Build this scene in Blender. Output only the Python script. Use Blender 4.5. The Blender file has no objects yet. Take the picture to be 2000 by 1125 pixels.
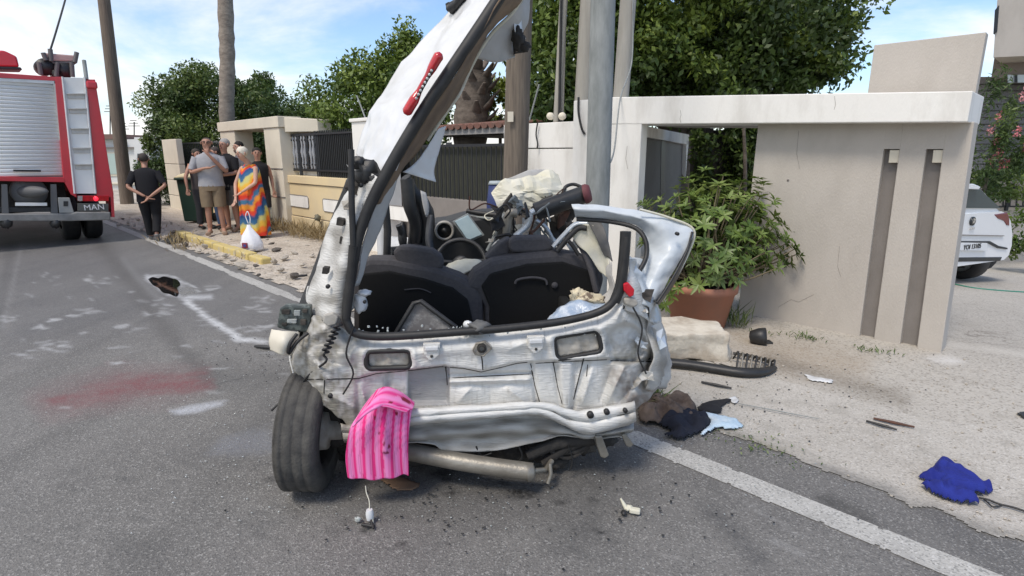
import bpy, bmesh, math, random
import numpy as np
from mathutils import Vector, Matrix, noise

random.seed(7); np.random.seed(7)
SC = bpy.context.scene
COL = SC.collection

# ------------------------------------------------------------------ camera
F, H = 1100.0, 1.65                       # focal length in photo pixels, eye height in metres
PITCH = math.atan(262.0 / F)
CT, ST = math.cos(PITCH), math.sin(PITCH)
cam_d = bpy.data.cameras.new('camera')
cam = bpy.data.objects.new('camera', cam_d); COL.objects.link(cam)
cam.location = (0, 0, H)
cam.rotation_euler = (math.pi / 2 - PITCH, 0, 0)
cam_d.sensor_width = 36.0
cam_d.lens = 36.0 * F / 2000.0
cam_d.clip_start = 0.05
cam_d.clip_end = 3000
SC.camera = cam

# ------------------------------------------------------------------ sky, sun, exposure
SUN_EL, SUN_AZ = math.radians(58), math.radians(215)      # azimuth clockwise from +Y
w = bpy.data.worlds.new('World'); SC.world = w; w.use_nodes = True
nt = w.node_tree; nt.nodes.clear()
def wn(t, **k):
    n = nt.nodes.new(t)
    for a, b in k.items(): setattr(n, a, b)
    return n
sky = wn('ShaderNodeTexSky', sky_type='NISHITA')
sky.sun_disc = False; sky.sun_elevation = SUN_EL; sky.sun_rotation = SUN_AZ
sky.air_density = 1.0; sky.dust_density = 0.6; sky.ozone_density = 2.0
tc = wn('ShaderNodeTexCoord')
sep = wn('ShaderNodeSeparateXYZ'); nt.links.new(tc.outputs['Generated'], sep.inputs[0])
def wmath(op, a, b=None):
    n = wn('ShaderNodeMath', operation=op)
    for i, v in enumerate((a, b)):
        if v is None: continue
        if hasattr(v, 'is_output'): nt.links.new(v, n.inputs[i])
        else: n.inputs[i].default_value = v
    return n.outputs[0]
zz = wmath('ADD', wmath('MAXIMUM', sep.outputs['Z'], 0.0), 0.22)
comb = wn('ShaderNodeCombineXYZ')
nt.links.new(wmath('DIVIDE', sep.outputs['X'], zz), comb.inputs[0])
nt.links.new(wmath('DIVIDE', sep.outputs['Y'], zz), comb.inputs[1])
comb.inputs[2].default_value = 3.7
n1 = wn('ShaderNodeTexNoise'); n1.inputs['Scale'].default_value = 1.15; n1.inputs['Detail'].default_value = 9
n1.inputs['Roughness'].default_value = 0.58; n1.inputs['Distortion'].default_value = 0.25
nt.links.new(comb.outputs[0], n1.inputs['Vector'])
# cloud cover is heavier towards the left of the view, thin to the right
cov = wmath('MULTIPLY', sep.outputs['X'], -0.13)
cl = wmath('ADD', n1.outputs['Fac'], cov)
rmp = wn('ShaderNodeMapRange'); rmp.interpolation_type = 'SMOOTHSTEP'
rmp.inputs['From Min'].default_value = 0.37; rmp.inputs['From Max'].default_value = 0.68
nt.links.new(cl, rmp.inputs['Value'])
tint = wn('ShaderNodeMix', data_type='RGBA', blend_type='MULTIPLY'); tint.inputs['Factor'].default_value = 1
nt.links.new(sky.outputs[0], tint.inputs['A']); tint.inputs['B'].default_value = (0.95, 1.0, 1.07, 1)
mx = wn('ShaderNodeMix', data_type='RGBA')
nt.links.new(wmath('MULTIPLY', rmp.outputs[0], 0.9), mx.inputs['Factor'])
nt.links.new(tint.outputs['Result'], mx.inputs['A'])
mx.inputs['B'].default_value = (6.5, 6.4, 6.25, 1)
bg = wn('ShaderNodeBackground'); bg.inputs['Strength'].default_value = 0.14
nt.links.new(mx.outputs['Result'], bg.inputs['Color'])
wo = wn('ShaderNodeOutputWorld'); nt.links.new(bg.outputs[0], wo.inputs['Surface'])

sl = bpy.data.lights.new('sun', 'SUN'); sl.energy = 2.0; sl.angle = math.radians(16); sl.color = (1.0, 0.91, 0.79)
so = bpy.data.objects.new('sun', sl); COL.objects.link(so)
sd = Vector((math.sin(SUN_AZ) * math.cos(SUN_EL), math.cos(SUN_AZ) * math.cos(SUN_EL), math.sin(SUN_EL)))
so.rotation_euler = sd.to_track_quat('Z', 'Y').to_euler()
so.location = sd * 40
SC.view_settings.view_transform = 'Standard'
SC.view_settings.look = 'None'
SC.view_settings.gamma = 1
SC.view_settings.use_curve_mapping = False
SC.view_settings.exposure = 0.43

# ------------------------------------------------------------------ measuring helpers
# A pixel of the 2000 x 1125 photograph gives a line of sight; the thing's own plane gives the distance.
def ray(x, y):
    u = (x - 1000.0) / F; v = (562.5 - y) / F
    return Vector((u, CT + v * ST, -ST + v * CT))
EYE = Vector((0, 0, H))
def G(x, y, z=0.0):
    r = ray(x, y); return EYE + r * ((z - H) / r.z)
def hit(x, y, pl):
    a, k = pl; r = ray(x, y); return EYE + r * (k / (a.x * r.x + a.y * r.y))
D = Vector((-0.7032, 0.7110, 0)); NN = Vector((0.7110, 0.7032, 0))     # along the road / across it to the right
def R(s, n, z=0.0): return D * s + NN * n + Vector((0, 0, z))
def NP(n): return (NN, n)
def SP(s): return (D, s)
def YP(y): return (Vector((0, 1, 0)), y)
CA = Vector((-0.098, 0.9952, 0)); CR = Vector((0.9952, 0.098, 0)); CK = 2.517
def CP(off): return (CA, CK + off)
def C(x, y, off=0.0): return hit(x, y, CP(off))
def proj(P):
    q = np.asarray(P, float) - np.array([0, 0, H])
    f = q[..., 1] * CT - q[..., 2] * ST; v = q[..., 1] * ST + q[..., 2] * CT
    f = np.where(f < 0.05, 0.05, f)
    return 1000 + F * q[..., 0] / f, 562.5 - F * v / f

# ------------------------------------------------------------------ mesh builder
OFF = {}
class MB:
    def __init__(s): s.v = []; s.f = []; s.mi = []; s.sm = []; s.m = 0; s.smooth = True
    def add(s, vs, fs, smooth=None):
        b = len(s.v); s.v += [tuple(p) for p in vs]
        for f in fs:
            s.f.append([i + b for i in f]); s.mi.append(s.m); s.sm.append(s.smooth if smooth is None else smooth)
    def box(s, c, size, ax=None):
        c = Vector(c); X, Y, Z = ax or (Vector((1, 0, 0)), Vector((0, 1, 0)), Vector((0, 0, 1)))
        vs = [c + X * (size[0] / 2 * i) + Y * (size[1] / 2 * j) + Z * (size[2] / 2 * k) for k in (-1, 1) for j in (-1, 1) for i in (-1, 1)]
        s.add(vs, [(0, 2, 3, 1), (4, 5, 7, 6), (0, 1, 5, 4), (2, 6, 7, 3), (0, 4, 6, 2), (1, 3, 7, 5)], False)
    def prism(s, pts, vec):
        n = len(pts); pts = [Vector(p) for p in pts]; vec = Vector(vec)
        nor = Vector((0, 0, 0))
        for i in range(n): nor += pts[i].cross(pts[(i + 1) % n])
        if nor.dot(vec) > 0: pts = pts[::-1]
        vs = pts + [p + vec for p in pts]
        s.add(vs, [tuple(range(n)), tuple(range(2 * n - 1, n - 1, -1))] + [(i, i + n, (i + 1) % n + n, (i + 1) % n) for i in range(n)], False)
    def taper(s, a, b):                      # two matching outlines joined (a near, b far)
        n = len(a)
        s.add(list(a) + list(b), [tuple(range(n)), tuple(range(2 * n - 1, n - 1, -1))] + [(i, i + n, (i + 1) % n + n, (i + 1) % n) for i in range(n)], False)
    def tube(s, pts, r, seg=8, caps=True, flat=1.0):
        pts = [Vector(p) for p in pts]; n = len(pts)
        rs = r if isinstance(r, (list, tuple)) else [r] * n
        up = Vector((0, 0, 1)); rings = []; pu = None
        for i in range(n):
            t = (pts[min(i + 1, n - 1)] - pts[max(i - 1, 0)])
            t = t.normalized() if t.length > 1e-9 else Vector((0, 0, 1))
            if pu is None:
                ref = up if abs(t.z) < 0.9 else Vector((0, 1, 0))
                a = t.cross(ref).normalized()
            else:
                a = (pu - t * pu.dot(t)); a = a.normalized() if a.length > 1e-6 else t.orthogonal().normalized()
            pu = a; b = t.cross(a)
            rings.append([pts[i] + (a * math.cos(2 * math.pi * k / seg) + b * math.sin(2 * math.pi * k / seg) * flat) * rs[i] for k in range(seg)])
        vs = [p for rg in rings for p in rg]; fs = []
        for i in range(n - 1):
            for k in range(seg):
                k2 = (k + 1) % seg
                fs.append((i * seg + k, i * seg + k2, (i + 1) * seg + k2, (i + 1) * seg + k))
        s.add(vs, fs)
        if caps:
            s.add(rings[0], [tuple(range(seg - 1, -1, -1))], False); s.add(rings[-1], [tuple(range(seg))], False)
    def lathe(s, o, axis, prof, seg=24):     # prof: (radius, height along axis)
        o = Vector(o); ax = Vector(axis).normalized(); a = ax.orthogonal().normalized(); b = ax.cross(a)
        vs = []; fs = []; n = len(prof)
        for r, h in prof:
            for k in range(seg):
                t = 2 * math.pi * k / seg
                vs.append(o + ax * h + (a * math.cos(t) + b * math.sin(t)) * r)
        for i in range(n - 1):
            for k in range(seg):
                k2 = (k + 1) % seg; fs.append((i * seg + k, i * seg + k2, (i + 1) * seg + k2, (i + 1) * seg + k))
        s.add(vs, fs)
    def grid(s, rows, close=False):
        m = len(rows); n = len(rows[0]); vs = [p for r in rows for p in r]; fs = []
        for i in range(m - 1):
            for j in range(n - 1 if not close else n):
                j2 = (j + 1) % n
                fs.append((i * n + j, i * n + j2, (i + 1) * n + j2, (i + 1) * n + j))
        s.add(vs, fs)
    def blob(s, c, r, amp=0.0, sc=3.0, seed=0, nu=16, nv=10, ax=None):
        c = Vector(c); r = (r, r, r) if not isinstance(r, (tuple, list)) else r; rows = []
        X, Y, Z = ax or (Vector((1, 0, 0)), Vector((0, 1, 0)), Vector((0, 0, 1)))
        for i in range(nv + 1):
            th = math.pi * i / nv; row = []
            for j in range(nu):
                ph = 2 * math.pi * j / nu
                d = Vector((math.sin(th) * math.cos(ph), math.sin(th) * math.sin(ph), math.cos(th)))
                k = 1 + amp * noise.noise(d * sc + Vector((seed * 7.1, seed * 3.3, 0)))
                row.append(c + X * (d.x * r[0] * k) + Y * (d.y * r[1] * k) + Z * (d.z * r[2] * k))
            rows.append(row)
        s.grid(rows, True)
    def build(s, name, mats, parent=None, bevel=0, solid=0, sub=0, wn=False):
        me = bpy.data.meshes.new(name)
        off = OFF.get(parent.name, Vector((0, 0, 0))) if parent else Vector((0, 0, 0))
        me.from_pydata([(p[0] - off.x, p[1] - off.y, p[2] - off.z) for p in s.v], [], s.f)
        mats = mats if isinstance(mats, (list, tuple)) else [mats]
        for m in mats: me.materials.append(m)
        me.polygons.foreach_set('material_index', s.mi); me.polygons.foreach_set('use_smooth', s.sm)
        me.update()
        o = bpy.data.objects.new(name, me); COL.objects.link(o)
        if parent: o.parent = parent
        OFF[o.name] = off
        if solid:
            md = o.modifiers.new('solid', 'SOLIDIFY'); md.thickness = abs(solid); md.offset = -1 if solid > 0 else 1
        if bevel:
            md = o.modifiers.new('bevel', 'BEVEL'); md.width = bevel; md.segments = 2; md.limit_method = 'ANGLE'; md.angle_limit = math.radians(35)
        if sub:
            md = o.modifiers.new('sub', 'SUBSURF'); md.levels = sub; md.render_levels = sub
        return o
def thing(name, label, cat, loc, group=None):
    o = bpy.data.objects.new(name, None); COL.objects.link(o)
    o.empty_display_size = 0.2
    o.location = loc; OFF[o.name] = Vector(loc)
    tag(o, label, cat, group); return o
def tag(o, label, cat, group=None):
    o['label'] = label; o['category'] = cat
    if group: o['group'] = group
    return o
def struct(o): o['kind'] = 'structure'; return o
def one(fn, *a, **k):                     # a builder holding one shape
    m = MB(); getattr(m, fn)(*a, **k); return m
def cr(ps, n):                            # Catmull-Rom resample of a list of vectors
    ps = [Vector(p) for p in ps]; out = []
    for i in range(len(ps) - 1):
        p0 = ps[max(i - 1, 0)]; p1 = ps[i]; p2 = ps[i + 1]; p3 = ps[min(i + 2, len(ps) - 1)]
        for k in range(n):
            t = k / n
            out.append(0.5 * ((2 * p1) + (p2 - p0) * t + (2 * p0 - 5 * p1 + 4 * p2 - p3) * t * t + (3 * p1 - p0 - 3 * p2 + p3) * t ** 3))
    out.append(ps[-1]); return out
def patch(ctrl, nu=6, nv=6, amp=0.0, sc=6.0, seed=0):   # smooth sheet through a grid of control points, crumpled along its normal
    rows = [cr(r, nu) for r in ctrl]
    cols = [cr([rows[i][j] for i in range(len(rows))], nv) for j in range(len(rows[0]))]
    g = [[cols[j][i] for j in range(len(cols))] for i in range(len(cols[0]))]
    if amp:
        m, n = len(g), len(g[0]); o = [[None] * n for _ in range(m)]
        for i in range(m):
            for j in range(n):
                a = g[min(i + 1, m - 1)][j] - g[max(i - 1, 0)][j]; b = g[i][min(j + 1, n - 1)] - g[i][max(j - 1, 0)]
                nr = a.cross(b); nr = nr.normalized() if nr.length > 1e-9 else Vector((0, 1, 0))
                q = g[i][j] * sc + Vector((seed * 5.3, seed * 1.7, seed))
                d = noise.noise(q) + 0.5 * (abs(noise.noise(q * 2.1)) - 0.25)
                o[i][j] = g[i][j] + nr * (amp * d)
        g = o
    return g
def sheet(name, ctrl, mat, parent, solid=0.004, **k):
    m = MB(); m.grid(patch(ctrl, **k)); return m.build(name, mat, parent, solid=solid)
def slab(name, pxs, pl, depth, mat, parent=None, bevel=0.0, **k):   # outline seen in the photo, lying in plane pl, of real thickness
    m = MB(); m.prism([hit(x, y, pl) for x, y in pxs], pl[0] * depth); return m.build(name, mat, parent, bevel=bevel, **k)

# ------------------------------------------------------------------ materials
MATS = {}
def mat(name, col, rough=0.6, metal=0.0, col2=None, scale=6.0, lo=0.35, hi=0.7, bump=0.0, bscale=60.0, detail=6, spec=None, coat=0.0, stretch=None, trans=0.0, alpha=1.0, sss=0.0, attr=None, rough2=None):
    if name in MATS: return MATS[name]
    m = bpy.data.materials.new(name); m.use_nodes = True; t = m.node_tree; b = t.nodes['Principled BSDF']
    b.inputs['Base Color'].default_value = (*col, 1); b.inputs['Roughness'].default_value = rough; b.inputs['Metallic'].default_value = metal
    if spec is not None: b.inputs['Specular IOR Level'].default_value = spec
    if coat: b.inputs['Coat Weight'].default_value = coat; b.inputs['Coat Roughness'].default_value = 0.08
    if trans: b.inputs['Transmission Weight'].default_value = trans
    if alpha < 1: b.inputs['Alpha'].default_value = alpha
    tcn = t.nodes.new('ShaderNodeTexCoord'); vec = tcn.outputs['Object']
    if stretch:
        mp = t.nodes.new('ShaderNodeMapping'); mp.inputs['Scale'].default_value = stretch; t.links.new(vec, mp.inputs[0]); vec = mp.outputs[0]
    last = None
    if col2 is not None:
        n = t.nodes.new('ShaderNodeTexNoise'); n.inputs['Scale'].default_value = scale; n.inputs['Detail'].default_value = detail; n.inputs['Roughness'].default_value = 0.62
        t.links.new(vec, n.inputs['Vector'])
        mr = t.nodes.new('ShaderNodeMapRange'); mr.inputs['From Min'].default_value = lo; mr.inputs['From Max'].default_value = hi
        t.links.new(n.outputs['Fac'], mr.inputs['Value'])
        mxn = t.nodes.new('ShaderNodeMix'); mxn.data_type = 'RGBA'
        mxn.inputs['A'].default_value = (*col, 1); mxn.inputs['B'].default_value = (*col2, 1)
        t.links.new(mr.outputs[0], mxn.inputs['Factor']); last = mxn.outputs['Result']
        if rough2 is not None:
            rr = t.nodes.new('ShaderNodeMapRange'); rr.inputs['To Min'].default_value = rough; rr.inputs['To Max'].default_value = rough2
            t.links.new(mr.outputs[0], rr.inputs['Value']); t.links.new(rr.outputs[0], b.inputs['Roughness'])
    if attr:                                # dirt, stains or print stored on the mesh: colour + amount in alpha
        at = t.nodes.new('ShaderNodeAttribute'); at.attribute_name = attr
        mxa = t.nodes.new('ShaderNodeMix'); mxa.data_type = 'RGBA'
        t.links.new(at.outputs['Alpha'], mxa.inputs['Factor'])
        if last: t.links.new(last, mxa.inputs['A'])
        else: mxa.inputs['A'].default_value = (*col, 1)
        t.links.new(at.outputs['Color'], mxa.inputs['B']); last = mxa.outputs['Result']
    if last: t.links.new(last, b.inputs['Base Color'])
    if bump:
        n2 = t.nodes.new('ShaderNodeTexNoise'); n2.inputs['Scale'].default_value = bscale; n2.inputs['Detail'].default_value = 5
        t.links.new(vec, n2.inputs['Vector'])
        bp = t.nodes.new('ShaderNodeBump'); bp.inputs['Strength'].default_value = bump; bp.inputs['Distance'].default_value = 0.01
        t.links.new(n2.outputs['Fac'], bp.inputs['Height']); t.links.new(bp.outputs[0], b.inputs['Normal'])
    MATS[name] = m; return m
M = dict(
    car=mat('silver_paint', (0.64, 0.635, 0.61), 0.45, 0.0, col2=(0.44, 0.425, 0.385), scale=4, lo=0.61, hi=0.82, attr='dirt', rough2=0.8, bump=0.5, bscale=14, stretch=(1.6, 1.6, 9), detail=9),
    white=mat('white_car_paint', (0.66, 0.67, 0.68), 0.30, 0.0, col2=(0.50, 0.50, 0.48), scale=5, lo=0.45, hi=0.8, coat=0.25, bump=0.1, bscale=12),
    steel=mat('bare_bent_steel', (0.58, 0.63, 0.67), 0.36, 0.45, col2=(0.44, 0.46, 0.48), scale=7, bump=0.3, bscale=14),
    dirty=mat('muddy_metal', (0.30, 0.275, 0.235), 0.75, 0.0, col2=(0.46, 0.44, 0.40), scale=12, bump=0.5, bscale=30),
    palepaint=mat('bent_pale_paint', (0.56, 0.60, 0.63), 0.38, 0.0, col2=(0.42, 0.44, 0.46), scale=8, lo=.5, hi=.8, bump=0.3, bscale=18),
    rubber=mat('black_rubber', (0.012, 0.012, 0.013), 0.55, col2=(0.03, 0.029, 0.028), scale=12),
    tyre=mat('worn_tyre_rubber', (0.042, 0.040, 0.038), 0.85, col2=(0.09, 0.085, 0.076), scale=13, bump=0.4, bscale=90),
    blackplastic=mat('black_plastic', (0.018, 0.018, 0.019), 0.45, col2=(0.03, 0.03, 0.03), scale=20, bump=0.15, bscale=200),
    under=mat('grimy_underbody', (0.030, 0.027, 0.024), 0.85, col2=(0.10, 0.085, 0.07), scale=9, lo=0.5, hi=0.75, bump=0.6, bscale=40),
    seat=mat('charcoal_seat_cloth', (0.050, 0.048, 0.053), 0.85, col2=(0.072, 0.068, 0.072), scale=60, bump=0.3, bscale=400),
    seatback=mat('black_seat_back_carpet', (0.0035, 0.0035, 0.004), 1.0, col2=(0.006, 0.006, 0.006), scale=80),
    headliner=mat('dusty_brown_headliner', (0.24, 0.17, 0.11), 0.9, col2=(0.12, 0.085, 0.06), scale=5, bump=0.3, bscale=80),
    liner=mat('pale_grey_liner', (0.46, 0.45, 0.43), 0.8, col2=(0.36, 0.35, 0.33), scale=6, bump=0.2, bscale=60),
    lens=mat('red_lamp_lens', (0.55, 0.012, 0.02), 0.15, col2=(0.34, 0.008, 0.012), scale=30, coat=0.6),
    airbag=mat('cream_airbag_cloth', (0.58, 0.55, 0.42), 0.85, col2=(0.68, 0.66, 0.58), scale=5, bump=0.3, bscale=50),
    screen=mat('pale_screen', (0.42, 0.54, 0.58), 0.2, col2=(0.5, 0.62, 0.64), scale=14),
    exhaust=mat('dull_exhaust_steel', (0.30, 0.28, 0.24), 0.45, 0.5, col2=(0.20, 0.18, 0.15), scale=8, bump=0.2, bscale=60),
    rust=mat('rusty_metal', (0.13, 0.055, 0.035), 0.85, col2=(0.06, 0.04, 0.03), scale=20),
    clear=mat('smashed_clear_plastic', (0.55, 0.6, 0.58), 0.25, trans=0.5, col2=(0.7, 0.72, 0.7), scale=15, bump=0.6, bscale=50),
    wall_w=mat('white_painted_render', (0.80, 0.785, 0.745), 0.85, col2=(0.53, 0.505, 0.46), scale=3.2, lo=0.48, hi=0.82, detail=9, bump=0.25, bscale=70, stretch=(1, 1, 0.3)),
    wall_b=mat('beige_render', (0.475, 0.437, 0.392), 0.88, col2=(0.385, 0.35, 0.31), scale=2.6, lo=.42, hi=.85, detail=9, bump=0.35, bscale=90, stretch=(1, 1, .5)),
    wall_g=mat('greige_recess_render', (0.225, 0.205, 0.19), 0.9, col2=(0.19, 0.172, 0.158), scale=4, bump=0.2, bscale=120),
    wall_y=mat('pale_yellow_render', (0.70, 0.56, 0.33), 0.88, col2=(0.62, 0.51, 0.33), scale=1.5, bump=0.2, bscale=80),
    cream=mat('cream_render', (0.70, 0.64, 0.52), 0.88, col2=(0.60, 0.55, 0.45), scale=1.6, bump=0.2, bscale=70),
    iron=mat('dark_grey_iron', (0.03, 0.032, 0.036), 0.5, 0.3),
    wood=mat('weathered_pole_wood', (0.19, 0.155, 0.12), 0.9, col2=(0.10, 0.082, 0.066), scale=7, stretch=(6, 6, 0.35), bump=0.7, bscale=14),
    galv=mat('galvanised_steel', (0.29, 0.305, 0.30), 0.8, 0.0, col2=(0.19, 0.205, 0.20), scale=6, stretch=(3, 3, 0.8)),
    polepaint=mat('beige_pole_paint_in_shade', (0.37, 0.35, 0.31), 0.8, col2=(0.29, 0.275, 0.24), scale=4, stretch=(3, 3, 0.4)),  # beige paint, albedo lowered for the tree's shade on the posts
    red=mat('fire_engine_red', (0.60, 0.035, 0.05), 0.4, coat=0.3, col2=(0.50, 0.04, 0.05), scale=3),
    shutter=mat('silver_roller_shutter', (0.84, 0.84, 0.81), 0.7, 0.0, col2=(0.78, 0.78, 0.75), scale=2),
    alu=mat('tread_aluminium', (0.58, 0.57, 0.54), 0.6, 0.1, col2=(0.48, 0.47, 0.44), scale=12, bump=0.3, bscale=80),
    bark=mat('palm_bark', (0.17, 0.14, 0.115), 0.95, col2=(0.085, 0.068, 0.055), scale=9, bump=0.9, bscale=18, stretch=(1, 1, 1.8)),
    barkpale=mat('pale_palm_bark', (0.30, 0.265, 0.22), 0.95, col2=(0.17, 0.145, 0.12), scale=7, bump=0.9, bscale=18, stretch=(1, 1, 1.8)),
    terracotta=mat('terracotta', (0.41, 0.18, 0.115), 0.9, col2=(0.34, 0.17, 0.12), scale=5),
    stone=mat('pale_limestone', (0.62, 0.57, 0.48), 0.9, col2=(0.38, 0.32, 0.25), scale=5, lo=0.45, hi=0.72, bump=1.0, bscale=22),
    skin=mat('skin', (0.46, 0.25, 0.17), 0.55, col2=(0.40, 0.20, 0.14), scale=9),
    black_cloth=mat('black_cloth', (0.009, 0.009, 0.012), 0.9, bump=0.4, bscale=25),
    glass=mat('dark_car_glass', (0.05, 0.075, 0.085), 0.06, spec=0.8),
)
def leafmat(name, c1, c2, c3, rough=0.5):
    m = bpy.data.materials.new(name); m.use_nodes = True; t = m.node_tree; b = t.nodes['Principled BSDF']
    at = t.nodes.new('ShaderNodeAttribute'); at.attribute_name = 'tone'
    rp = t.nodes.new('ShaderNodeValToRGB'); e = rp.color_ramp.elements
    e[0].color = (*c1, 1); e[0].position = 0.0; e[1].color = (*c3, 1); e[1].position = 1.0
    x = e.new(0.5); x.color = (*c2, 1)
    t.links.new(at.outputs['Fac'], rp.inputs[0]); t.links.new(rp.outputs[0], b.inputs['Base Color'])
    b.inputs['Roughness'].default_value = rough
    tr = t.nodes.new('ShaderNodeBsdfTranslucent'); t.links.new(rp.outputs[0], tr.inputs['Color'])
    ms = t.nodes.new('ShaderNodeMixShader'); ms.inputs[0].default_value = 0.25
    out = t.nodes['Material Output']
    t.links.new(b.outputs[0], ms.inputs[1]); t.links.new(tr.outputs[0], ms.inputs[2]); t.links.new(ms.outputs[0], out.inputs['Surface'])
    MATS[name] = m; return m
LM = dict(
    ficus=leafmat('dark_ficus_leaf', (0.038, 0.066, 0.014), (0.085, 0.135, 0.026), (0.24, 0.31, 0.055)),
    citrus=leafmat('citrus_leaf', (0.045, 0.085, 0.018), (0.105, 0.165, 0.030), (0.22, 0.29, 0.055)),
    bushy=leafmat('dark_bush_leaf', (0.038, 0.070, 0.018), (0.074, 0.124, 0.030), (0.16, 0.215, 0.05)),
    lime=leafmat('yellow_green_leaf', (0.09, 0.13, 0.02), (0.17, 0.22, 0.03), (0.28, 0.32, 0.05)),
    pot=leafmat('glossy_shrub_leaf', (0.075, 0.13, 0.03), (0.155, 0.225, 0.05), (0.29, 0.35, 0.11), 0.38),
    pink=leafmat('oleander_petal', (0.62, 0.16, 0.19), (0.75, 0.25, 0.28), (0.8, 0.4, 0.42)),
    dry=leafmat('dry_grass', (0.22, 0.16, 0.08), (0.33, 0.25, 0.13), (0.42, 0.34, 0.2)),
    fresh=leafmat('weed_leaf', (0.06, 0.10, 0.03), (0.11, 0.16, 0.05), (0.2, 0.24, 0.08)),
)

# ------------------------------------------------------------------ foliage
def leaves(name, cen, rad, n, size, mat_, parent, clumps=40, seed=1, shell=0.55, elong=2.0, flat=0.0, clump_r=0.33, tone_mu=0.35, lit=0.35, cut=None):
    rg = np.random.default_rng(seed); cen = np.array(cen, float); rad = np.array(rad, float)
    d = rg.normal(size=(clumps, 3)); d /= np.linalg.norm(d, axis=1)[:, None]
    rr = shell + (1 - shell) * rg.random(clumps) ** 0.6
    cc = d * rr[:, None]
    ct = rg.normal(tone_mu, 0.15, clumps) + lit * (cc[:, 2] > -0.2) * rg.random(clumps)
    ci = rg.integers(0, clumps, n)
    e = rg.normal(size=(n, 3)); e /= np.linalg.norm(e, axis=1)[:, None]
    cr_ = clump_r * (0.6 + 0.8 * rg.random(clumps))
    p = cc[ci] + e * (cr_[ci] * rg.random(n) ** 0.45)[:, None]
    p = cen + p * rad
    if cut is not None:
        k = cut(p); p, ci, e = p[k], ci[k], e[k]; n = len(p)
    t = np.clip(ct[ci] + rg.normal(0, 0.13, n), 0, 1)
    a = rg.normal(size=(n, 3)); a[:, 2] -= 0.35; a /= np.linalg.norm(a, axis=1)[:, None]
    nrm = e + 0.9 * rg.normal(size=(n, 3)) + np.array([0, 0, 0.5]); b = np.cross(nrm, a); b /= np.linalg.norm(b, axis=1)[:, None] + 1e-9
    L = size * (0.6 + 0.8 * rg.random(n)); W = L / elong
    up = np.cross(a, b)
    q = np.empty((n, 4, 3))
    q[:, 0] = p; q[:, 1] = p + a * (L * .45)[:, None] + b * (W * .5)[:, None] + up * (L * .08)[:, None]
    q[:, 2] = p + a * L[:, None]; q[:, 3] = p + a * (L * .45)[:, None] - b * (W * .5)[:, None] + up * (L * .08)[:, None]
    return quads(name, q, t, mat_, parent)
def quads(name, q, t, mat_, parent=None):
    n = len(q); off = OFF.get(parent.name, Vector((0, 0, 0))) if parent else Vector((0, 0, 0))
    me = bpy.data.meshes.new(name)
    me.vertices.add(n * 4); me.vertices.foreach_set('co', (q.reshape(-1, 3) - np.array(off)).ravel())
    me.loops.add(n * 4); me.loops.foreach_set('vertex_index', np.arange(n * 4))
    me.polygons.add(n); me.polygons.foreach_set('loop_start', np.arange(n) * 4)
    me.update(calc_edges=True)
    at = me.attributes.new('tone', 'FLOAT', 'POINT'); at.data.foreach_set('value', np.repeat(t, 4).astype(np.float32))
    me.materials.append(mat_)
    o = bpy.data.objects.new(name, me); COL.objects.link(o)
    if parent: o.parent = parent
    OFF[o.name] = off
    return o
def trunk(name, pts, radii, mat_, parent, limbs=(), seg=10):
    m = MB(); pp = cr(pts, 5); rs = np.interp(np.linspace(0, 1, len(pp)), np.linspace(0, 1, len(radii)), radii)
    m.tube(pp, [float(r) for r in rs], seg)
    for l, r in limbs: 
        lp = cr(l, 4); m.tube(lp, [r * (1 - 0.75 * i / (len(lp) - 1)) for i in range(len(lp))], 7)
    return m.build(name, mat_, parent)
def scatter_blades(q, c, h, n, spread, rg, lean=0.5, wd=0.012):
    for _ in range(n):
        b = np.array(c) + np.array([rg.normal(0, spread), rg.normal(0, spread), 0]); th = rg.random() * 6.283
        L = h * (0.5 + 0.8 * rg.random()); dirv = np.array([math.cos(th) * lean * rg.random(), math.sin(th) * lean * rg.random(), 1.0]); dirv /= np.linalg.norm(dirv)
        sdv = np.array([-math.sin(th), math.cos(th), 0]) * wd
        tip = b + dirv * L; mid = b + dirv * L * .5 - np.array([0, 0, .0])
        tip = tip + np.array([dirv[0], dirv[1], -0.15]) * L * .35
        q.append([b - sdv * .6, mid - sdv, tip, mid + sdv])

# ================================================================== GROUND, ROAD, VERGES
def ground_h(n): return -0.07 * np.clip(np.asarray(n, float) - 6.3, 0, 9)
def GH(x, y, lift=0.0):                    # sight line down to the sloping forecourt
    z = 0.0
    for _ in range(12):
        p = G(x, y, z); z = float(ground_h(p.dot(NN))) + lift
    return G(x, y, z)
def vnoise(P, sc, seed=0):
    return np.array([noise.noise(Vector((p[0] * sc + seed * 3.1, p[1] * sc - seed * 1.7, seed))) for p in P])
def inpoly(x, y, poly):
    poly = np.array(poly, float); c = np.zeros(x.shape, bool); j = len(poly) - 1
    for i in range(len(poly)):
        xi, yi = poly[i]; xj, yj = poly[j]
        k = ((yi > y) != (yj > y)) & (x < (xj - xi) * (y - yi) / (yj - yi + 1e-12) + xi)
        c ^= k; j = i
    return c
def polydist(x, y, poly, closed=True):
    poly = np.array(poly, float); d = np.full(x.shape, 1e9); n = len(poly)
    for i in range(n if closed else n - 1):
        a = poly[i]; b = poly[(i + 1) % n]; ab = b - a
        t = np.clip(((x - a[0]) * ab[0] + (y - a[1]) * ab[1]) / (ab @ ab + 1e-12), 0, 1)
        d = np.minimum(d, np.hypot(x - a[0] - t * ab[0], y - a[1] - t * ab[1]))
    return d
def set_attr(o, name, rgba):
    at = o.data.color_attributes.new(name, 'FLOAT_COLOR', 'POINT')
    at.data.foreach_set('color', np.asarray(rgba, np.float32).ravel())
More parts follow.
